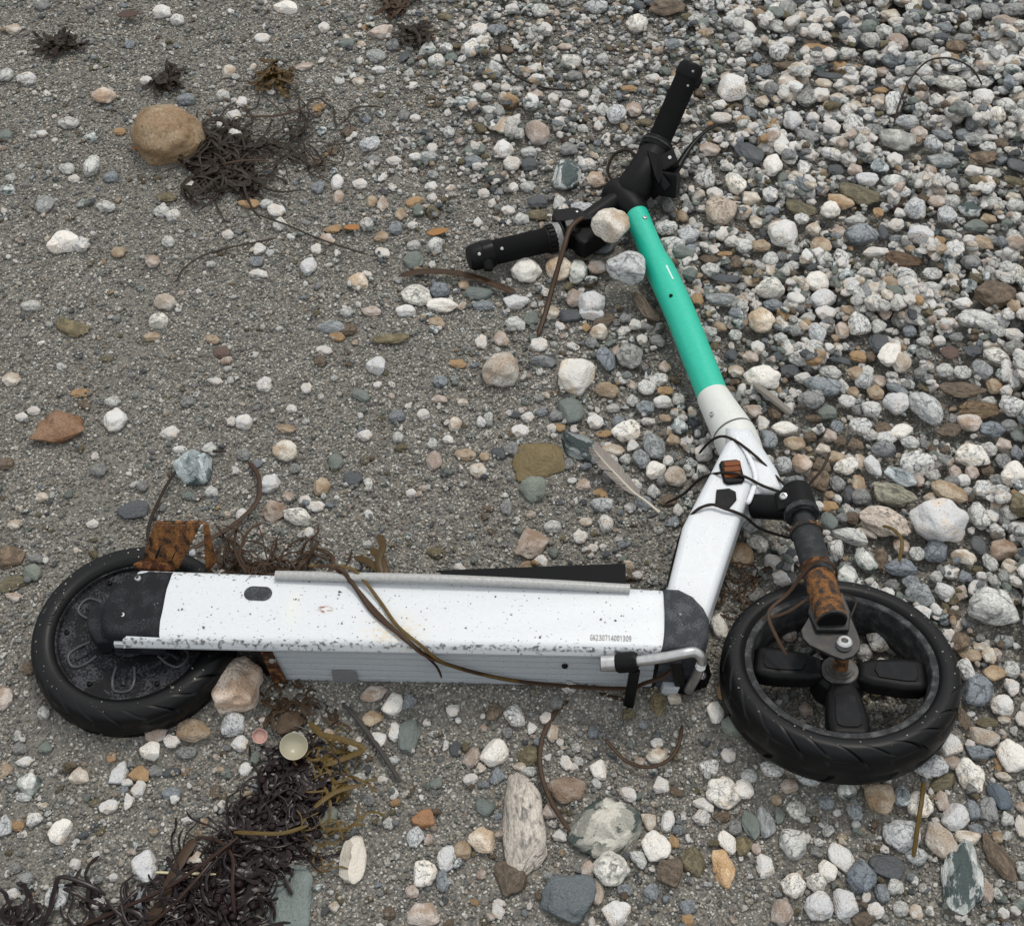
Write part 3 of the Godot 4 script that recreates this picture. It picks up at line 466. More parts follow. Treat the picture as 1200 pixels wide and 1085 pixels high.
	[0.425, -0.086, 0.0119, 0.0095, 0.8, -0.18, "wv"],
	[0.534, 0.281, 0.0113, 0.0079, 0.72, -1.57, "c"],
	[-0.602, -0.384, 0.0119, 0.0116, 0.8, 0, "wv"],
	[-0.328, -0.427, 0.0128, 0.0111, 0.8, -1.57, "wv"],
	[0.726, -0.507, 0.0173, 0.0092, 0.45, -0.49, "ol"],
	[0.185, -0.672, 0.0129, 0.0127, 0.68, 0, "p"],
	[0.475, 0.147, 0.01, 0.0096, 0.78, 0, "wg"],
	[0.391, 0.57, 0.0086, 0.0082, 0.78, 0, "wg"],
	[0.138, -0.672, 0.0142, 0.0112, 0.78, -1.57, "wg"],
	[0.619, -0.292, 0.0119, 0.0109, 0.7, 0, "k"],
	[0.514, 0.029, 0.0108, 0.0096, 0.78, -0.19, "wg"],
	[-0.254, -0.515, 0.0153, 0.0095, 0.8, -1.57, "w"],
	[0.669, -0.525, 0.0144, 0.01, 0.8, 0, "w"],
	[0.693, -0.518, 0.0144, 0.01, 0.78, 0.19, "wg"],
	[0.425, -0.532, 0.0153, 0.0095, 0.8, -1.57, "wv"],
	[0.621, -0.797, 0.0157, 0.0111, 0.66, 0.38, "g"],
	[-0.038, -0.267, 0.0154, 0.0084, 0.68, 0, "b"],
	[0.712, -0.841, 0.018, 0.0098, 0.66, 0.19, "g"],
	[-0.101, -0.238, 0.0127, 0.01, 0.6, -0.38, "t"],
	[0.192, -0.091, 0.0119, 0.0092, 0.8, 0, "w"],
	[-0.359, 0.446, 0.0108, 0.0072, 0.68, -0.1, "b"],
	[-0.498, -0.486, 0.0154, 0.0099, 0.45, 0, "ol"],
	[-0.649, -0.267, 0.0144, 0.0086, 0.78, 0, "wg"],
	[0.422, -0.404, 0.0111, 0.012, 0.72, 0, "c"],
	[0.232, 0.404, 0.0088, 0.0087, 0.8, 0, "w"],
	[0.782, -0.792, 0.0133, 0.0126, 0.68, 0, "b"],
	[-0.185, -0.468, 0.0165, 0.0086, 0.68, -1.57, "p"],
	[0.057, -0.364, 0.0122, 0.0108, 0.68, 0, "p"],
	[0.593, -0.511, 0.0128, 0.0108, 0.78, 0.37, "wg"],
	[0.251, -0.455, 0.0138, 0.0101, 0.66, -1.57, "g"],
	[-0.382, -0.183, 0.0116, 0.0106, 0.5, -0.1, "purple"],
	[0.106, -0.063, 0.0112, 0.0095, 0.8, -0.28, "w"],
	[0.423, -0.112, 0.012, 0.0091, 0.78, -1.57, "wg"],
	[-0.014, 0.572, 0.0093, 0.0072, 0.8, -1.24, "w"],
	[0.292, 0.441, 0.0094, 0.0082, 0.68, 0.19, "p"],
	[0.672, -0.382, 0.0139, 0.0095, 0.66, -0.29, "g"],
	[-0.367, 0.388, 0.0099, 0.0078, 0.8, -0.37, "w"],
	[0.011, -0.049, 0.0118, 0.0087, 0.8, 0, "w"],
	[0.375, -0.13, 0.0121, 0.0089, 0.8, 0, "w"],
	[-0.376, -0.018, 0.0099, 0.0102, 0.78, -0.19, "wg"],
	[-0.001, -0.019, 0.0109, 0.0096, 0.66, -1.57, "g"],
	[0.334, -0.072, 0.0114, 0.0097, 0.5, -1.57, "br"],
	[-0.786, -0.761, 0.0141, 0.011, 0.78, -1.57, "wg"],
	[-0.501, -0.454, 0.0123, 0.0107, 0.78, 0.37, "wg"],
	[-0.764, -0.941, 0.0139, 0.0127, 0.66, 0, "g"],
	[0.471, -0.53, 0.0126, 0.0116, 0.5, -0.39, "d"],
	[0.538, -0.41, 0.0121, 0.0104, 0.8, 0.55, "w"],
	[0.36, -0.662, 0.0138, 0.011, 0.68, -1.08, "b"],
	[0.087, 0.037, 0.0107, 0.0093, 0.68, 0.56, "p"],
	[0.41, 0.056, 0.0117, 0.0086, 0.5, -1.57, "d"],
	[0.408, 0.092, 0.0102, 0.0096, 0.5, -0.2, "br"],
	[0.625, -0.006, 0.0115, 0.0088, 0.68, -1.57, "b"],
	[0.563, 0.025, 0.0114, 0.0087, 0.68, -1.57, "p"],
	[0.52, 0.042, 0.0104, 0.0096, 0.6, 0, "t"],
	[0.572, 0.094, 0.0102, 0.009, 0.8, -0.18, "w"],
	[0.565, 0.106, 0.0101, 0.0092, 0.68, 0, "b"],
	[0.631, -0.034, 0.0119, 0.0089, 0.58, -1.57, "gr"],
	[0.61, -0.019, 0.0106, 0.0096, 0.68, 0, "p"],
	[0.427, -0.02, 0.0106, 0.01, 0.5, 0, "br"],
	[-0.5, 0.473, 0.009, 0.0078, 0.8, 0.55, "wv"],
	[-0.199, 0.377, 0.01, 0.0077, 0.72, -1.57, "c"],
	[-0.112, 0.342, 0.0102, 0.0078, 0.68, -1.73, "b"],
	[-0.015, 0.426, 0.0098, 0.0077, 0.68, -1.89, "b"],
	[0.328, 0.46, 0.009, 0.0082, 0.68, 0, "b"],
	[0.251, 0.429, 0.0091, 0.008, 0.78, 0, "wg"],
	[-0.651, -0.543, 0.0136, 0.0101, 0.78, -0.37, "wg"],
	[0.232, 0.329, 0.0111, 0.0075, 0.5, -1.57, "o"],
	[0.603, -0.175, 0.0121, 0.0096, 0.5, 0.39, "d"],
	[-0.238, 0.07, 0.0121, 0.0077, 0.8, 0, "w"],
	[-0.189, -0.256, 0.0134, 0.0088, 0.68, 0, "p"],
	[0.517, 0.364, 0.0133, 0.006, 0.45, 0, "ol"],
	[0.014, -0.439, 0.0113, 0.0112, 0.78, 0, "wg"],
	[0.38, -0.687, 0.0121, 0.0121, 0.72, 0, "c"],
	[0.039, 0.465, 0.0083, 0.0085, 0.68, 0, "p"],
	[-0.14, -0.474, 0.0138, 0.01, 0.5, 0.49, "o"],
	[0.393, -0.233, 0.0125, 0.0088, 0.78, 0.28, "wg"],
	[0.382, 0.074, 0.0114, 0.0085, 0.5, 0.3, "o"],
	[-0.395, 0.441, 0.0095, 0.0072, 0.8, -1.82, "w"],
	[0.023, -0.504, 0.0127, 0.0101, 0.78, 0, "wg"],
	[0.291, -0.48, 0.0126, 0.0099, 0.8, -0.18, "w"],
	[0.44, 0.187, 0.0102, 0.0083, 0.66, 0, "g"],
	[0.316, -0.053, 0.0117, 0.0082, 0.8, -1.57, "w"],
	[0.452, -0.168, 0.0117, 0.0095, 0.5, -0.39, "o"],
	[0.513, -0.3, 0.0123, 0.0094, 0.6, 0, "t"],
	[0.7, -0.574, 0.0135, 0.0097, 0.78, 0.37, "wg"],
	[0.081, 0.116, 0.0092, 0.0093, 0.8, -0.37, "w"],
	[-0.165, -0.417, 0.0123, 0.01, 0.68, -1.57, "b"],
	[0.518, -0.673, 0.012, 0.0116, 0.72, 0, "c"],
	[0.497, -0.528, 0.0115, 0.0113, 0.68, 0, "p"],
	[0.555, -0.682, 0.0121, 0.0116, 0.72, 0, "c"],
	[0.173, 0.047, 0.0103, 0.0087, 0.78, -1.57, "wg"],
	[0.405, 0.574, 0.0086, 0.0071, 0.72, -1.57, "c"],
	[-0.128, 0.374, 0.0114, 0.0062, 0.8, -1.57, "w"],
	[-0.007, 0.071, 0.0125, 0.0072, 0.66, -1.57, "g"],
	[-0.184, -0.403, 0.0123, 0.01, 0.6, 0.57, "t"],
	[0.306, -0.381, 0.0119, 0.0096, 0.8, 0.28, "w"],
	[0.75, -0.818, 0.0134, 0.0113, 0.66, 0, "g"],
	[0.562, -0.797, 0.0133, 0.0108, 0.78, -0.19, "wg"],
	[0.457, -0.4, 0.0119, 0.01, 0.68, 0, "p"],
	[-0.511, -0.097, 0.0109, 0.0089, 0.78, 0, "wg"],
	[-0.146, -0.073, 0.0109, 0.009, 0.68, 0.19, "b"],
	[-0.218, -0.223, 0.0114, 0.0099, 0.5, 0, "br"],
	[0.193, -0.199, 0.0115, 0.0093, 0.66, -0.56, "g"],
	[0.311, -0.165, 0.0111, 0.0093, 0.68, -0.19, "p"],
	[0.641, -0.207, 0.0112, 0.0092, 0.78, 0, "wg"],
	[0.623, -0.047, 0.0107, 0.009, 0.66, 0, "g"],
	[0.446, -0.033, 0.0106, 0.0087, 0.78, 0, "wg"],
	[0.471, -0.123, 0.0111, 0.0091, 0.68, -0.38, "p"],
	[-0.536, 0.301, 0.0095, 0.0083, 0.5, 0, "br"],
	[0.482, 0.486, 0.009, 0.0073, 0.68, -0.38, "b"],
	[-0.441, -0.772, 0.0132, 0.0111, 0.72, -1.57, "c"],
	[-0.42, -0.661, 0.0118, 0.0114, 0.8, 0, "w"],
	[-0.482, -0.445, 0.0111, 0.0107, 0.8, 0, "wv"],
	[-0.041, -0.201, 0.0123, 0.0083, 0.8, -1.57, "w"],
	[-0.503, 0.391, 0.0096, 0.0075, 0.58, 0.39, "gr"],
	[-0.554, -0.112, 0.0146, 0.0071, 0.5, 0, "o"],
	[0.422, 0.114, 0.0137, 0.0061, 0.72, -0.47, "c"],
	[-0.8, -0.881, 0.0137, 0.0111, 0.72, 0, "c"],
	[-0.072, -0.061, 0.0105, 0.009, 0.72, -1.57, "c"],
	[0.286, -0.17, 0.01, 0.0105, 0.5, 0, "d"],
	[-0.281, -0.503, 0.0125, 0.01, 0.68, -1.89, "b"],
	[-0.626, 0.004, 0.0099, 0.0096, 0.5, 0, "br"],
	[0.058, 0.409, 0.0102, 0.0065, 0.8, -1.16, "w"],
	[-0.541, 0.417, 0.0098, 0.007, 0.6, -1.57, "t"],
	[0.478, -0.727, 0.0144, 0.0094, 0.72, -0.19, "c"],
	[0.519, -0.399, 0.0149, 0.0079, 0.5, -1.57, "d"],
	[0.097, -0.758, 0.0132, 0.0106, 0.66, 0, "g"],
	[0.592, 0.038, 0.0104, 0.0084, 0.66, 0, "g"],
	[0.29, -0.141, 0.011, 0.0087, 0.72, 0, "c"],
	[0.063, 0.325, 0.0094, 0.0074, 0.78, 0, "wg"],
	[0.427, -0.162, 0.0153, 0.0067, 0.5, -0.3, "d"],
	[0.671, -0.426, 0.0124, 0.0094, 0.6, 0, "t"],
	[0.428, 0.009, 0.0117, 0.0073, 0.72, -1.57, "c"],
	[0.493, 0.177, 0.0086, 0.0088, 0.78, 0, "wg"],
	[0.232, 0.484, 0.0084, 0.0074, 0.66, -1.57, "g"],
	[0.428, 0.273, 0.0091, 0.008, 0.66, -1.57, "g"],
	[-0.185, -0.041, 0.01, 0.0087, 0.8, 0, "w"],
	[-0.523, 0.407, 0.0098, 0.0064, 0.8, 0.18, "w"],
	[-0.584, -0.527, 0.0114, 0.0104, 0.68, 0, "b"],
	[-0.549, -0.371, 0.0109, 0.0101, 0.6, 0, "t"],
	[-0.398, -0.856, 0.0136, 0.0101, 0.8, 0, "w"],
	[-0.348, -0.328, 0.0137, 0.0074, 0.8, -0.09, "w"],
	[-0.25, -0.485, 0.0134, 0.0086, 0.68, -1.57, "p"],
	[-0.253, -0.418, 0.0141, 0.0082, 0.5, 0.2, "o"],
	[0.495, -0.694, 0.013, 0.0098, 0.72, 0, "c"],
	[-0.576, 0.199, 0.0116, 0.0064, 0.68, -0.28, "p"],
	[-0.016, -0.014, 0.0112, 0.008, 0.5, -0.76, "d"],
	[0.33, -0.1, 0.0109, 0.0081, 0.78, 0, "wg"],
	[0.435, -0.835, 0.0149, 0.009, 0.8, 0.28, "w"],
	[-0.538, -0.901, 0.0114, 0.0121, 0.8, 0, "wv"],
	[-0.443, -0.715, 0.0109, 0.0116, 0.78, 0, "wg"],
	[-0.756, -0.616, 0.0106, 0.0119, 0.58, 0, "gr"],
	[-0.205, -0.425, 0.0101, 0.0107, 0.78, 0, "wg"],
	[0.723, -0.868, 0.0113, 0.012, 0.78, 0, "wg"],
	[0.593, -0.452, 0.0102, 0.0109, 0.68, -0.38, "b"],
	[0.185, 0.031, 0.0087, 0.0095, 0.66, 0, "g"],
	[0.321, -0.177, 0.0093, 0.0098, 0.8, 0, "w"],
	[0.583, 0.02, 0.0087, 0.0099, 0.5, 0, "br"],
	[0.495, 0.038, 0.0087, 0.0094, 0.68, 0, "p"],
	[0.527, -0.135, 0.0092, 0.01, 0.66, -0.19, "g"],
	[0.535, -0.167, 0.0093, 0.0101, 0.66, 0, "g"],
	[0.631, -0.105, 0.0091, 0.0096, 0.8, 0, "w"],
	[0.397, -0.033, 0.0089, 0.0097, 0.68, 0, "p"],
	[0.438, -0.075, 0.0091, 0.0098, 0.66, -0.38, "g"],
	[0.559, 0.33, 0.0078, 0.0085, 0.68, 0, "b"],
	[0.516, 0.475, 0.0074, 0.0079, 0.78, 0, "wg"],
	[0.494, 0.257, 0.008, 0.0085, 0.8, 0, "w"],
	[0.309, -0.343, 0.012, 0.009, 0.5, -1.57, "br"],
	[-0.286, -0.56, 0.013, 0.0095, 0.5, 0, "br"],
	[0.367, -0.445, 0.0125, 0.0088, 0.68, 0, "b"],
	[0.546, -0.889, 0.0146, 0.01, 0.5, 0.58, "d"],
	[0.044, 0.375, 0.0103, 0.0062, 0.72, -1.73, "c"],
	[-0.73, -0.5, 0.0113, 0.01, 0.7, 0, "k"],
	[-0.531, 0.391, 0.0086, 0.0074, 0.66, 0, "g"],
	[-0.061, 0.392, 0.0098, 0.0067, 0.5, -1.57, "d"],
	[0.272, -0.349, 0.0141, 0.0076, 0.5, -0.1, "br"],
	[0.517, -0.715, 0.0126, 0.0099, 0.72, 0, "c"],
	[0.218, -0.751, 0.0132, 0.0093, 0.8, 0, "w"],
	[0.025, -0.578, 0.0126, 0.0089, 0.78, 0, "wg"],
	[0.536, 0.04, 0.0104, 0.0076, 0.66, 0, "g"],
	[0.541, -0.192, 0.0112, 0.0079, 0.78, 0, "wg"],
	[0.57, -0.241, 0.0114, 0.008, 0.8, 0, "w"],
	[0.585, -0.2, 0.0112, 0.0082, 0.66, 0, "g"],
	[0.606, -0.089, 0.0108, 0.0077, 0.78, 0, "wg"],
	[-0.381, 0.419, 0.0091, 0.0067, 0.66, 0, "g"],
	[0.115, 0.551, 0.0086, 0.0063, 0.68, 0, "b"],
	[0.018, 0.419, 0.0091, 0.0065, 0.78, 0, "wg"],
	[0.506, 0.541, 0.0087, 0.0061, 0.8, -0.37, "w"],
	[0.28, 0.471, 0.01, 0.0059, 0.58, -1.57, "gr"],
	[0.22, 0.471, 0.0091, 0.0067, 0.5, 0.39, "br"],
	[0.301, 0.582, 0.0085, 0.006, 0.8, 0, "w"],
	[0.555, 0.359, 0.0099, 0.0062, 0.8, -1.57, "w"],
	[-0.497, -0.35, 0.0102, 0.0099, 0.68, 0, "p"],
	[0.475, -0.94, 0.0212, 0.0068, 0.5, 0, "d"],
	[0.724, -0.587, 0.0113, 0.0106, 0.5, -0.58, "br"],
	[0.542, 0.025, 0.0098, 0.008, 0.68, -1.41, "p"],
	[-0.285, 0.418, 0.0083, 0.007, 0.8, -1.74, "w"],
	[0.323, 0.345, 0.0081, 0.0078, 0.68, 0, "p"],
	[-0.712, -0.863, 0.0159, 0.0082, 0.8, -0.18, "wv"],
	[0.199, -0.645, 0.015, 0.0083, 0.45, 0, "ol"],
	[0.275, -0.114, 0.0128, 0.007, 0.5, 0.2, "br"],
	[-0.158, -0.447, 0.0122, 0.0089, 0.6, -1.57, "t"],
	[-0.071, -0.163, 0.0123, 0.0076, 0.5, -0.2, "o"],
	[-0.354, -0.35, 0.011, 0.009, 0.68, 0, "b"],
	[-0.221, -0.512, 0.0115, 0.0092, 0.8, 0, "w"],
	[-0.092, -0.131, 0.0103, 0.0084, 0.68, 0, "b"],
	[0.386, -0.014, 0.0099, 0.008, 0.72, 0, "c"],
	[-0.505, 0.554, 0.0081, 0.0064, 0.8, 0, "w"],
	[0.05, 0.492, 0.0083, 0.0065, 0.8, -0.18, "w"],
	[-0.352, -0.376, 0.0105, 0.0091, 0.8, -1.57, "w"],
	[-0.189, -0.837, 0.0113, 0.0114, 0.66, 0, "g"],
	[0.249, -0.269, 0.0109, 0.0088, 0.5, -1.57, "o"],
	[-0.453, 0.037, 0.0087, 0.0088, 0.66, 0, "g"],
	[-0.326, 0.081, 0.0091, 0.0079, 0.8, -1.57, "w"],
	[-0.334, -0.01, 0.0088, 0.0089, 0.66, 0, "g"],
	[0.035, 0.149, 0.0084, 0.0081, 0.8, -0.37, "w"],
	[0.135, -0.064, 0.0098, 0.0083, 0.68, -1.57, "b"],
	[0.154, -0.095, 0.0097, 0.0083, 0.78, -1.57, "wg"],
	[0.056, -0.074, 0.009, 0.0091, 0.66, 0, "g"],
	[0.212, -0.093, 0.0096, 0.0083, 0.78, -1.57, "wg"],
	[0.407, -0.045, 0.0089, 0.0089, 0.68, 0, "b"],
	[0.467, -0.169, 0.0093, 0.0097, 0.5, 0, "br"],
	[0.55, 0.038, 0.0087, 0.0084, 0.8, 0, "w"],
	[0.526, -0.212, 0.0094, 0.0094, 0.68, 0, "b"],
	[0.542, -0.078, 0.0102, 0.0083, 0.5, -1.57, "br"],
	[0.435, -0.104, 0.0091, 0.0093, 0.6, 0, "t"],
	[-0.417, 0.563, 0.0072, 0.0069, 0.8, 0.37, "w"],
	[-0.065, 0.35, 0.0078, 0.0076, 0.8, -0.18, "w"],
	[0.049, 0.342, 0.0086, 0.0072, 0.66, -1.57, "g"],
	[0.037, 0.359, 0.0082, 0.0071, 0.8, -1.57, "w"],
	[-0.101, 0.553, 0.0072, 0.0072, 0.68, 0, "p"],
	[0.396, 0.431, 0.0075, 0.0074, 0.8, 0, "w"],
	[0.526, 0.177, 0.0086, 0.0079, 0.68, 0, "b"],
	[-0.415, -0.622, 0.0107, 0.0101, 0.8, 0.37, "w"],
	[-0.481, -0.388, 0.0099, 0.0095, 0.78, 0, "wg"],
	[-0.266, -0.585, 0.0105, 0.0108, 0.5, 0, "br"],
	[-0.011, -0.824, 0.0149, 0.0086, 0.5, -0.2, "br"],
	[-0.284, -0.053, 0.0119, 0.0068, 0.6, -0.1, "t"],
	[0.315, -0.682, 0.0121, 0.0091, 0.8, 0, "w"],
	[0.571, -0.756, 0.0123, 0.0096, 0.68, 0, "p"],
	[0.408, -0.423, 0.0112, 0.0085, 0.8, 0, "wv"],
	[-0.044, 0.428, 0.0085, 0.0064, 0.8, 0.37, "w"],
	[0.374, 0.436, 0.009, 0.006, 0.78, -1.57, "wg"],
	[-0.403, 0.455, 0.0098, 0.0054, 0.8, -1.49, "w"],
	[0.199, -0.152, 0.0097, 0.0085, 0.68, -1.57, "p"],
	[0.383, -0.33, 0.0113, 0.0078, 0.78, 0.28, "wg"],
	[0.082, -0.686, 0.0113, 0.0097, 0.8, -1.07, "w"],
	[0.375, -0.412, 0.01, 0.0096, 0.68, 0, "p"],
	[0.344, -0.419, 0.01, 0.0095, 0.72, 0, "c"],
	[-0.367, 0.045, 0.0087, 0.0081, 0.78, 0, "wg"],
	[-0.222, -0.253, 0.0096, 0.0089, 0.78, 0, "wg"],
	[0.02, -0.072, 0.009, 0.0084, 0.8, 0, "w"],
	[0.201, -0.029, 0.0089, 0.0087, 0.6, 0, "t"],
	[0.294, -0.2, 0.0094, 0.0088, 0.78, 0, "wg"],
	[0.275, -0.219, 0.0094, 0.0092, 0.6, 0, "t"],
	[0.178, 0.337, 0.0078, 0.0074, 0.72, 0, "c"],
	[-0.164, -0.666, 0.0123, 0.009, 0.66, -1.57, "g"],
	[-0.137, -0.384, 0.0103, 0.0089, 0.78, 0, "wg"],
	[0.717, -0.474, 0.0122, 0.0079, 0.72, 0, "c"],
	[0.612, -0.397, 0.012, 0.0076, 0.78, -0.37, "wg"],
	[-0.478, -0.212, 0.0113, 0.0076, 0.6, 0, "t"],
	[-0.232, -0.211, 0.0114, 0.0077, 0.5, -0.2, "o"],
	[-0.56, 0.146, 0.0101, 0.0066, 0.66, -0.19, "g"],
	[-0.174, -0.56, 0.0117, 0.0084, 0.8, 0, "w"],
	[0.669, -0.61, 0.0097, 0.0106, 0.68, 0, "b"],
	[0.352, -0.848, 0.0104, 0.0114, 0.66, 0, "g"],
	[-0.251, -0.167, 0.0086, 0.0097, 0.5, 0, "br"],
	[0.141, -0.003, 0.0081, 0.0086, 0.78, 0, "wg"],
	[0.105, -0.199, 0.0087, 0.0094, 0.66, -0.38, "g"],
	[0.556, -0.059, 0.0082, 0.009, 0.66, 0, "g"],
	[-0.508, 0.357, 0.0071, 0.0076, 0.78, 0, "wg"],
	[0.167, 0.498, 0.0068, 0.0077, 0.5, 0, "o"],
	[0.299, 0.33, 0.0072, 0.0079, 0.66, 0, "g"],
	[0.176, 0.581, 0.0065, 0.0074, 0.5, 0, "o"],
	[0.286, 0.52, 0.0067, 0.0071, 0.8, 0, "w"],
	[0.197, -0.11, 0.0113, 0.007, 0.5, 0, "o"],
	[-0.516, 0.448, 0.0093, 0.0054, 0.78, 0, "wg"],
	[-0.629, -0.616, 0.0106, 0.0097, 0.7, 0, "k"],
	[-0.066, -0.308, 0.0108, 0.0082, 0.6, -1.57, "t"],
	[0.151, -0.022, 0.0093, 0.0075, 0.8, -1.82, "w"],
	[-0.325, -0.787, 0.0157, 0.0072, 0.68, 0.38, "p"],
	[-0.364, 0.42, 0.0107, 0.0052, 0.5, 0.2, "d"],
	[-0.05, -0.728, 0.0114, 0.0093, 0.8, 0, "w"],
	[0.194, -0.467, 0.0106, 0.0091, 0.58, 0, "gr"],
	[-0.203, -0.565, 0.0109, 0.0092, 0.66, 0, "g"],
	[-0.415, -0.097, 0.0097, 0.0078, 0.66, 0.56, "g"],
	[-0.516, 0.48, 0.0077, 0.0067, 0.5, 0, "o"],
	[-0.247, -0.186, 0.0113, 0.0067, 0.8, -0.18, "w"],
	[-0.547, -0.094, 0.0112, 0.0069, 0.5, -0.49, "br"],
	[-0.093, -0.102, 0.0109, 0.0068, 0.68, 0, "p"],
	[0.109, 0.048, 0.0106, 0.0066, 0.5, -0.39, "o"],
	[0.142, -0.797, 0.01, 0.0107, 0.78, 0, "wg"],
	[-0.113, -0.078, 0.0084, 0.0084, 0.8, 0.37, "w"],
	[0.164, -0.228, 0.0087, 0.0088, 0.8, 0, "w"],
	[-0.123, 0.575, 0.0066, 0.0071, 0.5, 0, "br"],
	[-0.108, -0.914, 0.013, 0.0094, 0.45, -0.3, "ol"],
	[-0.397, -0.206, 0.0106, 0.0075, 0.6, -0.29, "t"],
	[-0.351, -0.47, 0.0102, 0.0087, 0.78, 0, "wg"],
	[0.144, -0.369, 0.0099, 0.0086, 0.68, 0, "p"],
	[-0.201, -0.474, 0.0114, 0.0082, 0.6, -1.57, "t"],
	[0, -0.93, 0.0115, 0.0098, 0.8, 0, "w"],
	[0.393, -0.516, 0.0114, 0.0083, 0.58, -1.89, "gr"],
	[0.651, -0.501, 0.0112, 0.0082, 0.66, -1.57, "g"],
	[0.389, -0.36, 0.0098, 0.0084, 0.78, 0, "wg"],
	[0.125, -0.002, 0.0094, 0.007, 0.78, -1.57, "wg"],
	[0.201, 0.076, 0.0091, 0.0069, 0.8, -1.57, "w"],
	[0.353, -0.197, 0.0093, 0.008, 0.78, 0, "wg"],
	[0.395, 0.092, 0.0085, 0.0075, 0.66, 0, "g"],
	[0.505, 0.063, 0.0086, 0.0074, 0.72, 0, "c"],
	[0.52, 0.055, 0.0086, 0.0075, 0.68, 0, "b"],
	[0.582, -0.094, 0.009, 0.0077, 0.8, 0, "w"],
	[0.409, -0.025, 0.0088, 0.008, 0.5, 0, "br"],
	[-0.51, 0.527, 0.0074, 0.0063, 0.66, 0.38, "g"],
	[-0.151, 0.452, 0.008, 0.0061, 0.66, -1.09, "g"],
	[0.088, 0.372, 0.0084, 0.0062, 0.68, -1.57, "b"],
	[0.175, 0.442, 0.0075, 0.0068, 0.5, 0, "br"],
	[0.521, 0.528, 0.0077, 0.0058, 0.78, -1.57, "wg"],
	[0.707, -0.601, 0.0139, 0.0067, 0.8, 0.09, "w"],
	[0.509, -0.85, 0.0171, 0.0067, 0.45, 0, "ol"],
	[-0.094, -0.622, 0.0094, 0.01, 0.78, 0, "wg"],
	[-0.117, -0.509, 0.0095, 0.0092, 0.8, 0, "w"],
	[-0.238, -0.747, 0.0101, 0.01, 0.72, 0, "c"],
	[0.608, -0.528, 0.0104, 0.0087, 0.68, -1.57, "p"],
	[0.522, 0.426, 0.0091, 0.0052, 0.72, -0.23, "c"],
	[-0.233, -0.421, 0.0105, 0.0083, 0.45, 0, "ol"],
	[0.18, -0.725, 0.0135, 0.0074, 0.5, 0, "o"],
	[-0.137, -0.879, 0.0141, 0.0076, 0.6, -0.1, "t"],
	[-0.468, -0.508, 0.012, 0.0069, 0.8, 0.37, "w"],
	[0.116, -0.046, 0.0118, 0.0057, 0.5, 0.1, "o"],
	[-0.273, -0.374, 0.0097, 0.0079, 0.8, -1.57, "w"],
	[0.733, -0.8, 0.0102, 0.0095, 0.78, 0, "wg"],
	[0.632, -0.488, 0.0094, 0.0086, 0.8, 0, "w"],
	[-0.573, 0.054, 0.008, 0.0074, 0.72, 0.37, "c"],
	[-0.243, 0.109, 0.0083, 0.0068, 0.8, -1.57, "w"],
	[0.07, 0.005, 0.0089, 0.007, 0.66, -1.57, "g"],
	[0.152, -0.242, 0.0087, 0.0083, 0.66, 0, "g"],
	[0.368, 0.076, 0.0079, 0.0072, 0.8, 0, "w"],
	[0.562, -0.194, 0.0086, 0.0079, 0.8, 0, "w"],
	[0.373, -0.034, 0.0082, 0.0081, 0.5, 0, "br"],
	[-0.314, 0.445, 0.0079, 0.006, 0.5, -1.57, "br"],
	[0.137, 0.513, 0.0071, 0.0058, 0.8, -1.57, "w"],
	[0, 0.553, 0.0066, 0.0066, 0.45, 0, "ol"],
	[-0.172, 0.391, 0.0071, 0.0065, 0.8, 0, "w"],
	[0.157, 0.387, 0.0072, 0.0064, 0.8, 0.55, "w"],
	[0.177, 0.399, 0.0081, 0.0061, 0.45, -1.57, "ol"],
	[0.512, -0.02, 0.0104, 0.006, 0.66, -1.33, "g"],
	[-0.566, -0.751, 0.0106, 0.0089, 0.8, 0, "w"],
	[-0.413, -0.697, 0.0103, 0.0087, 0.8, -1.57, "w"],
	[0.565, -0.716, 0.013, 0.0074, 0.5, 0, "o"],
	[-0.61, -0.083, 0.0091, 0.0069, 0.8, 0, "w"],
	[-0.385, -0.135, 0.0111, 0.0058, 0.8, -0.18, "w"],
	[-0.395, 0.051, 0.0087, 0.007, 0.58, 0, "gr"],
	[-0.597, 0.096, 0.0085, 0.0066, 0.72, 0, "c"],
	[-0.439, 0.455, 0.0075, 0.0062, 0.45, -0.2, "ol"],
	[-0.162, 0.426, 0.0076, 0.0058, 0.78, -0.19, "wg"],
	[-0.018, -0.8, 0.0116, 0.008, 0.8, 0, "w"],
	[-0.005, -0.455, 0.0106, 0.0073, 0.8, -0.18, "w"],
	[0.089, 0.092, 0.0089, 0.0063, 0.72, 0.09, "c"],
	[0.52, 0.412, 0.009, 0.0052, 0.5, -1.57, "o"],
	[-0.54, -0.747, 0.0092, 0.0098, 0.8, 0, "w"],
	[-0.265, -0.119, 0.0077, 0.0081, 0.8, 0, "w"],
	[-0.4, -0.405, 0.0088, 0.0085, 0.8, 0, "w"],
	[-0.041, -0.491, 0.009, 0.0087, 0.8, 0, "w"],
	[0.002, -0.505, 0.0096, 0.0082, 0.8, -1.57, "w"],
	[0.548, -0.437, 0.0088, 0.0085, 0.8, 0, "w"],
	[0.637, -0.405, 0.0088, 0.0084, 0.8, 0, "w"],
	[-0.269, 0.009, 0.0083, 0.0072, 0.66, -1.09, "g"],
	[-0.143, -0.037, 0.0084, 0.0071, 0.78, -1.57, "wg"],
	[0.193, 0.004, 0.0082, 0.007, 0.8, -1.57, "w"],
	[0.138, -0.182, 0.009, 0.0075, 0.68, -1.57, "p"],
	[0.46, -0.14, 0.0081, 0.0078, 0.8, 0, "w"],
	[-0.129, 0.479, 0.0069, 0.0059, 0.78, -1.57, "wg"],
	[0.38, -0.062, 0.0111, 0.0057, 0.5, 0, "br"],
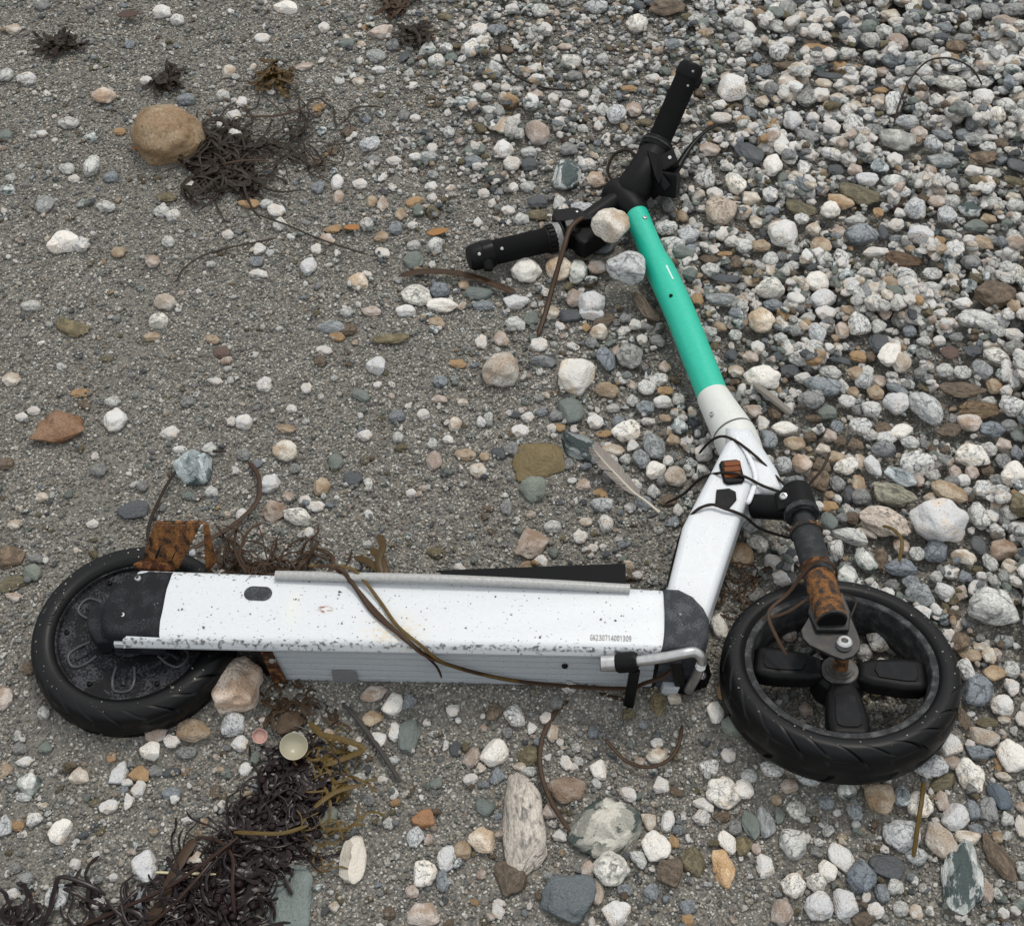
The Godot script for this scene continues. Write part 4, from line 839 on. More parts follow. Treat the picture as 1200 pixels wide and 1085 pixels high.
	[-0.294, -0.684, 0.0115, 0.008, 0.5, 0.76, "o"],
	[0.129, -0.086, 0.0091, 0.0066, 0.78, 0, "wg"],
	[0.378, -0.185, 0.0093, 0.0067, 0.8, 0, "w"],
	[0.008, 0.414, 0.0076, 0.0056, 0.72, 0, "c"],
	[0.495, 0.494, 0.0075, 0.0054, 0.66, -0.56, "g"],
	[-0.607, -0.841, 0.0095, 0.0099, 0.68, 0, "b"],
	[-0.731, -0.527, 0.0087, 0.0088, 0.78, 0, "wg"],
	[-0.301, -0.881, 0.0096, 0.0097, 0.8, 0, "w"],
	[0.04, -0.754, 0.0123, 0.007, 0.8, 0, "w"],
	[0.278, 0.455, 0.0063, 0.0067, 0.6, 0, "t"],
	[0.13, -0.637, 0.0104, 0.0077, 0.8, -1.57, "w"],
	[0.385, -0.801, 0.0112, 0.008, 0.68, -1.57, "b"],
	[-0.272, 0.054, 0.0081, 0.0067, 0.68, -0.38, "p"],
	[0.063, -0.7, 0.0087, 0.0092, 0.8, 0, "w"],
	[-0.118, -0.587, 0.0084, 0.0089, 0.8, 0, "w"],
	[-0.115, -0.482, 0.0082, 0.0087, 0.8, 0, "w"],
	[0.518, -0.436, 0.008, 0.0091, 0.5, 0, "o"],
	[0.172, -0.2, 0.0075, 0.0079, 0.8, 0, "w"],
	[-0.179, 0.568, 0.0057, 0.0062, 0.72, 0, "c"],
	[0.067, 0.527, 0.0058, 0.0064, 0.66, 0, "g"],
	[-0.005, 0.374, 0.0062, 0.0068, 0.66, 0, "g"],
	[0.503, 0.495, 0.0059, 0.0065, 0.6, 0, "t"],
	[0.534, 0.461, 0.006, 0.0065, 0.68, 0, "p"],
	[0.544, 0.277, 0.0064, 0.007, 0.68, 0, "p"],
	[0.252, 0.507, 0.0059, 0.0064, 0.68, 0, "p"],
	[0.109, -0.711, 0.0096, 0.0083, 0.8, 0, "w"],
	[-0.048, -0.432, 0.0094, 0.0073, 0.8, -1.57, "w"],
	[-0.1, -0.028, 0.0083, 0.0064, 0.78, -1.57, "wg"],
	[-0.346, 0.529, 0.0064, 0.0055, 0.78, 0.37, "wg"],
	[0.022, 0.37, 0.0072, 0.0056, 0.8, -1.57, "w"],
	[0.085, -0.829, 0.0126, 0.0069, 0.68, 0, "p"],
	[-0.415, -0.021, 0.0099, 0.0053, 0.8, -0.09, "w"],
	[-0.589, -0.631, 0.0099, 0.0082, 0.5, -0.2, "o"],
	[0.596, -0.384, 0.0093, 0.0075, 0.5, -0.39, "o"],
	[-0.623, -0.072, 0.0083, 0.0065, 0.8, 0, "w"],
	[-0.03, -0.072, 0.0088, 0.0062, 0.78, -1.73, "wg"],
	[-0.208, -0.776, 0.0115, 0.007, 0.8, 0, "w"],
	[0.194, -0.065, 0.009, 0.006, 0.6, -0.19, "t"],
	[-0.41, 0.439, 0.0082, 0.0045, 0.68, -1.57, "b"],
	[-0.359, 0.354, 0.0079, 0.0051, 0.6, -0.38, "t"],
	[-0.013, 0.563, 0.0072, 0.0046, 0.8, 0, "w"],
	[0.527, 0.27, 0.008, 0.0052, 0.72, 0, "c"],
	[-0.638, -0.523, 0.0091, 0.0074, 0.8, 0, "w"],
	[0.038, -0.08, 0.008, 0.0067, 0.68, 0.19, "b"],
	[-0.504, 0.095, 0.0079, 0.0058, 0.8, 0.18, "w"],
	[0.357, -0.787, 0.0089, 0.0085, 0.8, 0, "w"],
	[-0.356, -0.064, 0.0076, 0.0065, 0.8, -1.57, "w"],
	[-0.315, 0.003, 0.0077, 0.0063, 0.68, -1.57, "b"],
	[-0.034, -0.008, 0.0071, 0.0071, 0.6, 0, "t"],
	[-0.123, 0.049, 0.0069, 0.0066, 0.8, 0, "w"],
	[0.51, -0.118, 0.0073, 0.007, 0.78, 0, "wg"],
	[0.137, 0.407, 0.0061, 0.006, 0.68, 0, "p"],
	[0.143, 0.365, 0.0062, 0.0061, 0.68, 0, "b"],
	[0.028, 0.385, 0.0061, 0.006, 0.68, 0, "b"],
	[-0.674, -0.849, 0.0113, 0.0069, 0.66, 0.19, "g"],
	[-0.705, -0.624, 0.0098, 0.0068, 0.8, 0, "w"],
	[-0.281, -0.086, 0.0073, 0.0065, 0.8, 0, "w"],
	[0.061, -0.054, 0.0072, 0.0069, 0.5, 0, "o"],
	[-0.08, -0.038, 0.0072, 0.0064, 0.8, -0.18, "w"],
	[0.096, 0.131, 0.0068, 0.0061, 0.8, -0.18, "w"],
	[0.099, -0.228, 0.0086, 0.0064, 0.5, -1.57, "o"],
	[-0.429, 0.405, 0.0069, 0.0052, 0.5, -1.57, "o"],
	[-0.138, 0.429, 0.006, 0.0054, 0.8, 0, "w"],
	[0.537, 0.359, 0.0074, 0.0047, 0.72, 0, "c"],
	[0.067, 0.414, 0.0071, 0.0046, 0.8, -1.57, "w"],
	[-0.533, -0.172, 0.0093, 0.0056, 0.45, 0, "ol"],
	[0.05, -0.054, 0.0065, 0.0068, 0.8, 0, "w"],
	[-0.279, 0.448, 0.0054, 0.006, 0.6, 0, "t"],
	[-0.322, 0.477, 0.0053, 0.0059, 0.6, 0, "t"],
	[-0.494, 0.457, 0.0063, 0.0048, 0.72, -0.28, "c"],
	[0.069, 0.391, 0.0055, 0.0056, 0.78, 0, "wg"],
	[-0.146, -0.66, 0.0086, 0.0068, 0.8, 0, "w"],
	[-0.141, -0.423, 0.008, 0.0064, 0.8, 0, "w"],
	[0.295, -0.359, 0.0118, 0.0045, 0.5, 0.1, "o"],
	[0.427, -0.463, 0.0081, 0.0064, 0.8, 0, "w"],
	[-0.063, -0.097, 0.0073, 0.0059, 0.72, 0, "c"],
	[0.385, 0.058, 0.0069, 0.0057, 0.6, 0, "t"],
	[-0.436, 0.532, 0.0058, 0.0046, 0.78, 0.19, "wg"],
	[0.342, 0.493, 0.0059, 0.0049, 0.6, 0, "t"],
	[0.493, 0.389, 0.0061, 0.0049, 0.8, 0, "w"],
	[-0.071, 0.387, 0.0075, 0.004, 0.8, -1.74, "w"],
	[-0.172, 0.123, 0.0061, 0.0054, 0.78, 0, "wg"],
	[-0.373, 0.487, 0.0053, 0.0049, 0.6, 0, "t"],
	[-0.407, 0.536, 0.0052, 0.0046, 0.8, 0, "w"],
	[-0.029, 0.434, 0.0054, 0.0049, 0.68, 0, "b"],
	[0.384, 0.507, 0.0053, 0.0046, 0.8, -0.18, "w"],
	[-0.221, 0.065, 0.0069, 0.0049, 0.68, 0, "b"],
	[-0.086, 0.373, 0.0062, 0.0043, 0.78, 0, "wg"],
	[-0.345, 0.079, 0.0052, 0.0056, 0.72, 0, "c"],
	[-0.53, -0.244, 0.0057, 0.0063, 0.66, 0, "g"],
	[-0.428, 0.513, 0.0044, 0.0046, 0.8, 0, "w"],
	[-0.349, 0.42, 0.0046, 0.0052, 0.5, 0, "o"],
	[-0.093, 0.361, 0.0047, 0.0049, 0.8, 0, "w"],
	[0.052, 0.385, 0.0046, 0.0042, 0.8, 0, "w"],
	[-0.031, 0.368, 0.0046, 0.0044, 0.68, 0, "p"],
	[0.108, 0.128, 0.0044, 0.0046, 0.8, 0, "w"],
	[0.075, 0.448, 0.0036, 0.0038, 0.8, 0, "w"],
]
# how thickly pebbles lie, 0 bare sand to 9 all pebbles; rows go towards the viewer, 0.1 m each
const COVER = [
	"2222222234456666788999999",
	"2222222233456667789999999",
	"2222222233456667789999999",
	"2222222233456667789999999",
	"2222222233456667789999999",
	"2222222233456667789999999",
	"2222221223456667889999999",
	"2222221223455667899999999",
	"1111111122345568899999999",
	"1111111122334578999999999",
	"1111111111234679999999999",
	"1111111111123579999999999",
	"1111111111123578999999999",
	"1111111111223478999999999",
	"2222222112222347899999999",
	"2222222212222235789999999",
	"2222222222222234577777777",
	"2222222233222333455555555",
	"3333333323223333455555555",
	"3333333323223334555555555",
	"3333333323223334555555555",
	"3333333333223334555555555",
	"3333333332223335555555555",
]

# kind of rock: [texture, colour (sRGB), roughness, angular]
var ROCK := {
	"w": ["fleck", Color8(228, 226, 222), .62, false], "c": ["warm", Color8(218, 211, 199), .65, false], "p": ["warm", Color8(200, 189, 180), .7, false],
	"wv": ["vein", Color8(220, 219, 215), .65, false], "wg": ["speck", Color8(216, 216, 212), .68, false], "g": ["speck", Color8(152, 153, 152), .7, false],
	"b": ["speck", Color8(150, 156, 161), .65, false], "d": ["plain", Color8(92, 95, 98), .55, false], "k": ["marble", Color8(206, 209, 208), .6, false],
	"t": ["warm", Color8(182, 166, 144), .7, false], "o": ["plain", Color8(180, 148, 110), .5, true], "br": ["band", Color8(124, 108, 91), .7, true],
	"ol": ["band", Color8(126, 116, 90), .65, false], "gr": ["plain", Color8(128, 135, 128), .65, false], "s": ["band", Color8(176, 178, 174), .65, false],
	"boulder": ["boulder", Color8(182, 166, 140), .6, false], "br2": ["speck", Color8(190, 178, 166), .7, false], "rustd": ["band", Color8(108, 82, 58), .45, true],
	"purple": ["plain", Color8(112, 92, 84), .6, false], "rustrock": ["boulder", Color8(150, 124, 104), .7, true], "k2": ["marble", Color8(206, 212, 211), .6, false],
	"pk": ["warm", Color8(172, 158, 146), .75, true], "wc": ["crack", Color8(218, 215, 208), .65, false], "ol2": ["plain", Color8(132, 114, 76), .6, true],
	"k3": ["marble", Color8(150, 155, 156), .6, true], "wc2": ["crack", Color8(222, 219, 214), .65, false], "ols": ["stripe", Color8(142, 140, 126), .65, false],
	"brd": ["stripe", Color8(112, 94, 70), .6, true], "pb": ["warm", Color8(172, 154, 138), .7, false], "pg": ["speck", Color8(196, 186, 177), .75, true],
	"pko": ["warm", Color8(212, 200, 190), .7, true], "grs": ["plain", Color8(122, 132, 128), .5, true], "mud": ["warm", Color8(92, 78, 64), .8, true],
	"pl": ["speck", Color8(190, 184, 178), .65, false], "k4": ["marble", Color8(182, 180, 174), .7, true], "slate": ["slate", Color8(104, 111, 114), .6, true],
	"amber": ["plain", Color8(165, 124, 92), .3, false], "wband": ["half", Color8(214, 209, 200), .65, false], "ks": ["marble", Color8(206, 208, 206), .65, true],
	"b2": ["speck", Color8(132, 140, 148), .65, false], "ct": ["boulder", Color8(222, 204, 176), .65, false], "b3": ["plain", Color8(112, 122, 130), .6, false],
}
var rng := RandomNumberGenerator.new()
var mats := {}
var texs := {}
var taken := {}
var rounds: Array[ArrayMesh] = []
var edgy: Array[ArrayMesh] = []
var lows: Array[ArrayMesh] = []
var noise := FastNoiseLite.new()
# height of what lies on the ground, on a 4 mm grid
const CELL := .004
const X0 := -1.3
const Z0 := -1.4
const NX := 650
const NZ := 600
var top := PackedFloat32Array()
var mark := PackedByteArray()

func V(x, y, z) -> Vector3:
	return Vector3(x, y, z)

# ---------------------------------------------------------------- things and parts
func numbered(called: String) -> String:
	taken[called] = taken.get(called, -1) + 1
	return called if taken[called] == 0 else "%s_%03d" % [called, taken[called]]

func tag(o: Node, label: String, category: String, group := "", kind := "") -> Node:
	o.set_meta("label", label)
	if category: o.set_meta("category", category)
	if group: o.set_meta("group", group)
	if kind: o.set_meta("kind", kind)
	return o

func thing(called: String, label: String, category: String, at := Vector3.ZERO, group := "") -> Node3D:
	var o := Node3D.new()
	o.name = numbered(called)
	o.position = at
	add_child(o)
	tag(o, label, category, group)
	return o

# shapes are given in world metres; a part's mesh is brought back to its thing's base
func obj(called: String, shape, m: Material, parent: Node = self) -> MeshInstance3D:
	var o := MeshInstance3D.new()
	o.name = numbered(called) if parent == self else called
	o.mesh = shape.finish() if shape is Shape else shape
	o.material_override = m
	parent.add_child(o, true)
	var p := parent
	var off := Vector3.ZERO
	while p != self and p is Node3D:
		off += (p as Node3D).position
		p = p.get_parent()
	if shape is Shape: o.position = -off
	return o

# ---------------------------------------------------------------- mesh building
class Shape:
	var t := PackedVector3Array()
	var uv := PackedVector2Array()
	var crease := 38.0
	func tri(a: Vector3, b: Vector3, c: Vector3, ua := Vector2.ZERO, ub := Vector2.ZERO, uc := Vector2.ZERO) -> void:
		t.append(a); t.append(b); t.append(c)
		uv.append(ua); uv.append(ub); uv.append(uc)
	func quad(a, b, c, d) -> void:
		tri(a, b, c); tri(a, c, d)
	func loft(rings: Array, first := true, last := true, closed := true) -> void:
		var n: int = rings[0].size()
		for i in rings.size() - 1:
			var p: PackedVector3Array = rings[i]
			var q: PackedVector3Array = rings[i + 1]
			for k in (n if closed else n - 1):
				var j := (k + 1) % n
				var u0 := float(i) / (rings.size() - 1)
				var u1 := float(i + 1) / (rings.size() - 1)
				var v0 := float(k) / n
				var v1 := float(k + 1) / n
				tri(p[k], q[k], q[j], Vector2(u0, v0), Vector2(u1, v0), Vector2(u1, v1))
				tri(p[k], q[j], p[j], Vector2(u0, v0), Vector2(u1, v1), Vector2(u0, v1))
		if first: fan(rings[0], true)
		if last: fan(rings[-1], false)
	func fan(r: PackedVector3Array, back: bool) -> void:
		var m := Vector3.ZERO
		for p in r: m += p
		m /= r.size()
		for k in r.size():
			var j := (k + 1) % r.size()
			if back: tri(m, r[k], r[j])
			else: tri(m, r[j], r[k])
	# a bar or tube along points; radii one or per point; flat squashes it along «up»
	func tube(pts: Array, radii, n := 10, flat := 1.0, up := Vector3.UP, caps := true) -> void:
		var rings := []
		for i in pts.size():
			var d: Vector3 = (pts[mini(i + 1, pts.size() - 1)] - pts[maxi(i - 1, 0)]).normalized()
			var s := d.cross(up)
			s = s.normalized() if s.length() > .05 else d.cross(Vector3.RIGHT).normalized()
			var w := s.cross(d).normalized()
			var r: float = radii[i] if radii is Array or radii is PackedFloat32Array else radii
			var ring := PackedVector3Array()
			for k in n:
				var a := TAU * k / n
				ring.append(pts[i] + (s * cos(a) + w * sin(a) * flat) * r)
			rings.append(ring)
		loft(rings, caps, caps)
	# polygon (world points in one plane) swept along «thick», its rims rounded
	func slab(poly: Array, thick: Vector3, bevel := .002, steps := 3) -> void:
		var m := Vector3.ZERO
		for p in poly: m += p
		m /= poly.size()
		var n := thick.normalized()
		var flip := 1.0
		var area := Vector3.ZERO
		for i in poly.size(): area += (poly[i] - m).cross(poly[(i + 1) % poly.size()] - m)
		if area.dot(n) < 0: flip = -1.0
		var inset := func(d: float) -> PackedVector3Array:
			var out := PackedVector3Array()
			for i in poly.size():
				var a: Vector3 = poly[(i - 1 + poly.size()) % poly.size()]
				var b: Vector3 = poly[i]
				var c: Vector3 = poly[(i + 1) % poly.size()]
				var e1 := (n.cross(b - a)).normalized() * flip
				var e2 := (n.cross(c - b)).normalized() * flip
				var e := (e1 + e2).normalized()
				out.append(b + e * d / maxf(.5, e.dot(e1)))
			return out
		var rings := []
		for k in steps + 1:
			var a := PI / 2 * k / steps
			var r: PackedVector3Array = inset.call(bevel * (1.0 - sin(a)))
			for i in r.size(): r[i] += n * bevel * (1.0 - cos(a))
			rings.append(r)
		for k in steps + 1:
			var a := PI / 2 * (steps - k) / steps
			var r: PackedVector3Array = inset.call(bevel * (1.0 - sin(a)))
			for i in r.size(): r[i] += thick - n * bevel * (1.0 - cos(a))
			rings.append(r)
		loft(rings, false, false)
		cap(rings[0]); cap(rings[-1])
	func cap(r: PackedVector3Array) -> void:
		var m := r[0]
		var n := Vector3.ZERO
		for i in r.size(): n += (r[i] - m).cross(r[(i + 1) % r.size()] - m)
		n = n.normalized()
		var ux := n.cross(Vector3(.3, .5, .8)).normalized()
		var uy := n.cross(ux)
		var flat := PackedVector2Array()
		for p in r: flat.append(Vector2((p - m).dot(ux), (p - m).dot(uy)))
		var idx := Geometry2D.triangulate_polygon(flat)
		for i in range(0, idx.size(), 3): tri(r[idx[i]], r[idx[i + 1]], r[idx[i + 2]])
	func box(c: Vector3, u: Vector3, v: Vector3, w: Vector3, bevel := .001) -> void:
		slab([c - u - v - w, c + u - v - w, c + u + v - w, c - u + v - w], w * 2, bevel, 2)
	# profile of (radius, height) turned about an axis
	func lathe(prof: Array, c: Vector3, axis: Vector3, n := 32, closed := false, shift = null, skew := PackedFloat32Array()) -> void:
		var y := axis.normalized()
		var x := y.cross(Vector3(.1, .2, 1)).normalized()
		var z := x.cross(y)
		var rings := []
		for k in n + 1:
			var a := TAU * (k % n) / n
			var ring := PackedVector3Array()
			for i in prof.size():
				var p: Vector2 = prof[i]
				if shift != null: p = shift.call(p, a, i)
				var e := a + (skew[i] if skew.size() else 0.0)
				ring.append(c + (x * cos(e) + z * sin(e)) * p.x + y * p.y)
			rings.append(ring)
		loft(rings, false, false, closed)
	func add(m: Mesh, x: Transform3D) -> void:
		var f := m.get_faces()
		for p in f:
			t.append(x * p); uv.append(Vector2.ZERO)
	func finish() -> ArrayMesh:
		var at := {}
		var face := PackedVector3Array()
		face.resize(t.size() / 3)
		var keys: Array[Vector3i] = []
		keys.resize(t.size())
		for i in face.size():
			var n := (t[i * 3 + 2] - t[i * 3]).cross(t[i * 3 + 1] - t[i * 3])
			face[i] = n
			for k in 3:
				var key := Vector3i((t[i * 3 + k] * 40000.0).round())
				keys[i * 3 + k] = key
				if at.has(key): at[key].append(i)
				else: at[key] = PackedInt32Array([i])
		var nn := PackedVector3Array()
		nn.resize(t.size())
		var lim := cos(deg_to_rad(crease))
		for i in t.size():
			var f := face[i / 3]
			var fl := f.length()
			var sum := Vector3.ZERO
			if fl > 0:
				for j in at[keys[i]]:
					var g := face[j]
					var gl := g.length()
					if gl > 0 and g.dot(f) >= lim * fl * gl: sum += g
			nn[i] = sum.normalized() if sum.length() > 0 else Vector3.UP
		var a := []
		a.resize(Mesh.ARRAY_MAX)
		a[Mesh.ARRAY_VERTEX] = t
		a[Mesh.ARRAY_NORMAL] = nn
		a[Mesh.ARRAY_TEX_UV] = uv
		var m := ArrayMesh.new()
		m.add_surface_from_arrays(Mesh.PRIMITIVE_TRIANGLES, a)
		return m

func smooth(pts: Array, per := 6) -> Array:
	var out := []
	for i in pts.size() - 1:
		var a: Vector3 = pts[maxi(i - 1, 0)]
		var b: Vector3 = pts[i]
		var c: Vector3 = pts[i + 1]
		var d: Vector3 = pts[mini(i + 2, pts.size() - 1)]
		for k in per:
			out.append(b.cubic_interpolate(c, a, d, float(k) / per))
	out.append(pts[-1])
	return out

func blank_mesh(v: PackedVector3Array, n: PackedVector3Array, idx: PackedInt32Array) -> ArrayMesh:
	var a := []
	a.resize(Mesh.ARRAY_MAX)
	a[Mesh.ARRAY_VERTEX] = v
	a[Mesh.ARRAY_NORMAL] = n
	a[Mesh.ARRAY_INDEX] = idx
	var m := ArrayMesh.new()
	m.add_surface_from_arrays(Mesh.PRIMITIVE_TRIANGLES, a)
	return m

# a worn stone about one unit in radius
func stone(level: int, seed_: int, rough: float, facets: int, flat := false) -> ArrayMesh:
	var r := RandomNumberGenerator.new()
	r.seed = seed_
	var g := (1 + sqrt(5.0)) / 2
	var v := PackedVector3Array([V(-1, g, 0), V(1, g, 0), V(-1, -g, 0), V(1, -g, 0), V(0, -1, g), V(0, 1, g), V(0, -1, -g), V(0, 1, -g), V(g, 0, -1), V(g, 0, 1), V(-g, 0, -1), V(-g, 0, 1)])
	for i in v.size(): v[i] = v[i].normalized()
	var idx := PackedInt32Array([0, 11, 5, 0, 5, 1, 0, 1, 7, 0, 7, 10, 0, 10, 11, 1, 5, 9, 5, 11, 4, 11, 10, 2, 10, 7, 6, 7, 1, 8, 3, 9, 4, 3, 4, 2, 3, 2, 6, 3, 6, 8, 3, 8, 9, 4, 9, 5, 2, 4, 11, 6, 2, 10, 8, 6, 7, 9, 8, 1])
	for l in level:
		var mid := {}
		var nxt := PackedInt32Array()
		for i in range(0, idx.size(), 3):
			var m := [0, 0, 0]
			for k in 3:
				var a := idx[i + k]
				var b := idx[i + (k + 1) % 3]
				var key := mini(a, b) * 100000 + maxi(a, b)
				if not mid.has(key):
					mid[key] = v.size()
					v.append((v[a] + v[b]).normalized())
				m[k] = mid[key]
			nxt.append_array([idx[i], m[0], m[2], idx[i + 1], m[1], m[0], idx[i + 2], m[2], m[1], m[0], m[1], m[2]])
		idx = nxt
	var f := FastNoiseLite.new()
	f.seed = seed_
	f.frequency = .55
	f.fractal_octaves = 2
	var planes := []
	for k in facets:
		var d := V(r.randfn(), r.randfn() * .7, r.randfn()).normalized()
		planes.append([d, r.randf_range(.62, .86)])
	var fine := FastNoiseLite.new()
	fine.seed = seed_ + 5
	fine.frequency = 2.2
	var egg := V(r.randf_range(-.16, .16), 0, r.randf_range(-.16, .16))
	for i in v.size():
		var p := v[i]
		var q := p * (1.0 + rough * 1.1 * f.get_noise_3dv(p * 1.6))
		for pl in planes:
			var over: float = q.dot(pl[0]) - pl[1]
			if over > 0: q -= pl[0] * over * .82
		q *= 1.0 + (.012 + rough * .10) * fine.get_noise_3dv(p * 1.5)
		q.x *= 1.0 + egg.z * q.z
		q.z *= 1.0 + egg.x * q.x
		v[i] = q
	# back to one unit
	var lo := v[0]
	var hi := v[0]
	for p in v:
		lo = lo.min(p); hi = hi.max(p)
	for i in v.size(): v[i] = (v[i] - (lo + hi) / 2) / ((hi - lo) / 2)
	var n := PackedVector3Array()
	n.resize(v.size())
	for i in range(0, idx.size(), 3):
		var fn := (v[idx[i + 1]] - v[idx[i]]).cross(v[idx[i + 2]] - v[idx[i]])
		for k in 3: n[idx[i + k]] += fn
	for i in n.size(): n[i] = n[i].normalized()
	var sw := PackedInt32Array()
	for i in range(0, idx.size(), 3): sw.append_array([idx[i], idx[i + 2], idx[i + 1]])
	if flat:
		var s := SurfaceTool.new()
		s.begin(Mesh.PRIMITIVE_TRIANGLES)
		s.set_smooth_group(-1)
		for i in sw: s.add_vertex(v[i])
		s.generate_normals()
		return s.commit()
	return blank_mesh(v, n, sw)

# ---------------------------------------------------------------- textures and materials
func pic(freq: float, seed_: int, octaves := 3, kind := FastNoiseLite.TYPE_SIMPLEX_SMOOTH, size := 512, warp := 0.0, ridged := false) -> PackedByteArray:
	var f := FastNoiseLite.new()
	f.noise_type = kind
	f.seed = seed_
	f.frequency = freq
	f.fractal_octaves = octaves
	if ridged: f.fractal_type = FastNoiseLite.FRACTAL_RIDGED
	if warp > 0:
		f.domain_warp_enabled = true
		f.domain_warp_amplitude = warp
		f.domain_warp_frequency = freq * 1.2
	return f.get_seamless_image(size, size, false, false, .12).get_data()

func tex(kind: String) -> ImageTexture:
	if texs.has(kind): return texs[kind]
	var S := 512
	var s := kind.hash() % 1000
	var broad := pic(.006, s, 4)
	var fine := pic(.09, s + 1, 3)
	var grit := pic(.3, s + 2, 1)
	var lines2 := pic(.024, s + 4, 2, FastNoiseLite.TYPE_SIMPLEX_SMOOTH, S, 14.0, true)
	var lines := pic(.011, s + 3, 3, FastNoiseLite.TYPE_SIMPLEX_SMOOTH, S, 26.0, true)
	var data := PackedByteArray()
	data.resize(S * S * 3)
	for i in S * S:
		var b := broad[i] / 255.0
		var f := fine[i] / 255.0
		var g := grit[i] / 255.0
		var l := lines[i] / 255.0
		var l2 := lines2[i] / 255.0
		var c := Color(1, 1, 1)
		match kind:
			"plain":
				c = Color(1, 1, 1) * (.72 + .2 * b + .22 * (f - .5) + .12 * (g - .5))
			"fleck":
				var v := .90 + .12 * (b - .5) + .07 * (f - .5)
				c = Color(v, v, v).lerp(Color(v, v * .93, v * .86), smoothstep(.56, .75, b) * .7)
				if f > .64: c *= lerpf(1.0, .34, smoothstep(.64, .73, f) * smoothstep(.35, .6, b))
				if l > .93: c *= lerpf(1.0, .55, smoothstep(.93, .97, l))
			"vein":
				var v := .94 + .12 * (b - .5) + .10 * (f - .5)
				c = Color(v, v, v)
				c = c.lerp(Color(v, v * .92, v * .83), smoothstep(.56, .76, b) * .6)
				c = c.lerp(Color(.33, .345, .36), smoothstep(.64, .80, l + .18 * (f - .5)) * smoothstep(.30, .46, b + .3 * (f - .5)) * .97)
				c = c.lerp(Color(.42, .43, .44), smoothstep(.72, .86, l2 + .1 * (f - .5)) * smoothstep(.62, .44, b) * .9)
				if f > .70: c *= .62
			"speck":
				var v := .82 + .34 * (b - .5)
				c = Color(v, v * .995, v * .985) * (1.02 + .6 * (f - .5) + .3 * (g - .5))
				c = c.lerp(Color(.36, .375, .385), smoothstep(.66, .84, l + .12 * (f - .5)) * .85)
				c = c.lerp(Color(1, 1, .98), smoothstep(.86, .96, l2) * .5)
			"marble":
				var m := smoothstep(.47, .53, b + .22 * (f - .5) + .35 * (l - .6))
				c = Color(.95, .95, .94).lerp(Color(.30, .35, .35), m) * (1.0 + .3 * (f - .5))
			"warm":
				var v := .86 + .3 * (f - .5) + .1 * (g - .5)
				c = Color(v, v, v).lerp(Color(v * .88, v * .81, v * .74), smoothstep(.42, .66, b + .3 * (f - .5)))
				c = c.lerp(Color(v, v, v) * 1.08, smoothstep(.5, .3, b))
				if f < .27: c *= .68
			"boulder":
				var v := .84 + .36 * (f - .5) + .14 * (g - .5)
				c = Color(v, v * .96, v * .92).lerp(Color(v * .88, v * .785, v * .68), smoothstep(.4, .6, b))
				c = c.lerp(Color(.36, .30, .26), smoothstep(.80, .93, l) * .8)
				c = c.lerp(Color(.98, .97, .96), smoothstep(.84, .95, l2) * .45)
			"crack":
				var v := .95 + .1 * (b - .5) + .1 * (f - .5)
				c = Color(v, v, v).lerp(Color(v, v * .92, v * .84), smoothstep(.52, .7, b))
				c = c.lerp(Color(.22, .21, .2), smoothstep(.88, .94, l + .05 * (f - .5)) * smoothstep(.3, .45, b))
				if f > .72: c *= .7
			"slate":
				var v := .84 + .4 * (f - .5) + .25 * (g - .5)
				c = Color(v, v, v)
				c = c.lerp(Color(1.5, 1.5, 1.5), smoothstep(.93, .99, l) * smoothstep(.45, .6, f) * .8)
			_:
				var y := float(i / S) / S
				var k := 9.0 if kind == "stripe" else 5.0 if kind == "band" else 1.0
				var w := sin(TAU * (y * k + 2.2 * (b - .5) + .5 * (l2 - .6) + .16 * (f - .5))) * smoothstep(.1, .6, b + .5 * (f - .5) + .2 * l)
				if kind == "half": w = -smoothstep(.06, .12, absf(y - .5 + .12 * (b - .5))) * 2 + 1
				var v := .76 + (.17 if kind == "band" else .24) * w + .3 * (f - .5) + .15 * (g - .5)
				c = Color(v, v, v)
				if kind == "half" and w < 0: c = Color(.93, .92, .9) * (1 + .1 * (f - .5))
				elif kind == "half": c = Color(.5, .48, .44) * (1 + .5 * (f - .5))
		data[i * 3] = clampi(int(c.r * 255), 0, 255)
		data[i * 3 + 1] = clampi(int(c.g * 255), 0, 255)
		data[i * 3 + 2] = clampi(int(c.b * 255), 0, 255)
	texs[kind] = ImageTexture.create_from_image(Image.create_from_data(S, S, false, Image.FORMAT_RGB8, data))
	return texs[kind]

func gray(called: String, bytes: PackedByteArray, size := 512) -> ImageTexture:
	if not texs.has(called):
		texs[called] = ImageTexture.create_from_image(Image.create_from_data(size, size, false, Image.FORMAT_L8, bytes))
	return texs[called]

func rock(kind: String, variant: int) -> StandardMaterial3D:
	var key := kind + str(variant)
	if not mats.has(key):
		var m := StandardMaterial3D.new()
		var r: Array = ROCK[kind]
		var c: Color = r[1]
		var k := 1.0 + .05 * (variant - 1)
		m.albedo_color = Color(minf(c.r * k * (1 + .012 * (variant - 1)), 1), minf(c.g * k, 1), minf(c.b * k * (1 - .02 * (variant - 1)), 1))
		m.albedo_texture = tex(r[0])
		m.roughness = r[2]
		m.metallic_specular = .4
		m.uv1_triplanar = true
		var sc := .145 if kind.length() == 1 or kind in ["wv", "wg", "br", "ol", "gr"] else .21
		m.uv1_scale = V(sc, sc, sc)
		m.uv1_offset = V(.31 * variant + .1, .17 * variant, .23 * variant + .4)
		m.heightmap_enabled = true
		m.heightmap_texture = gray("pits", pic(.05, 77, 4))
		m.heightmap_scale = .16
		mats[key] = m
	return mats[key]

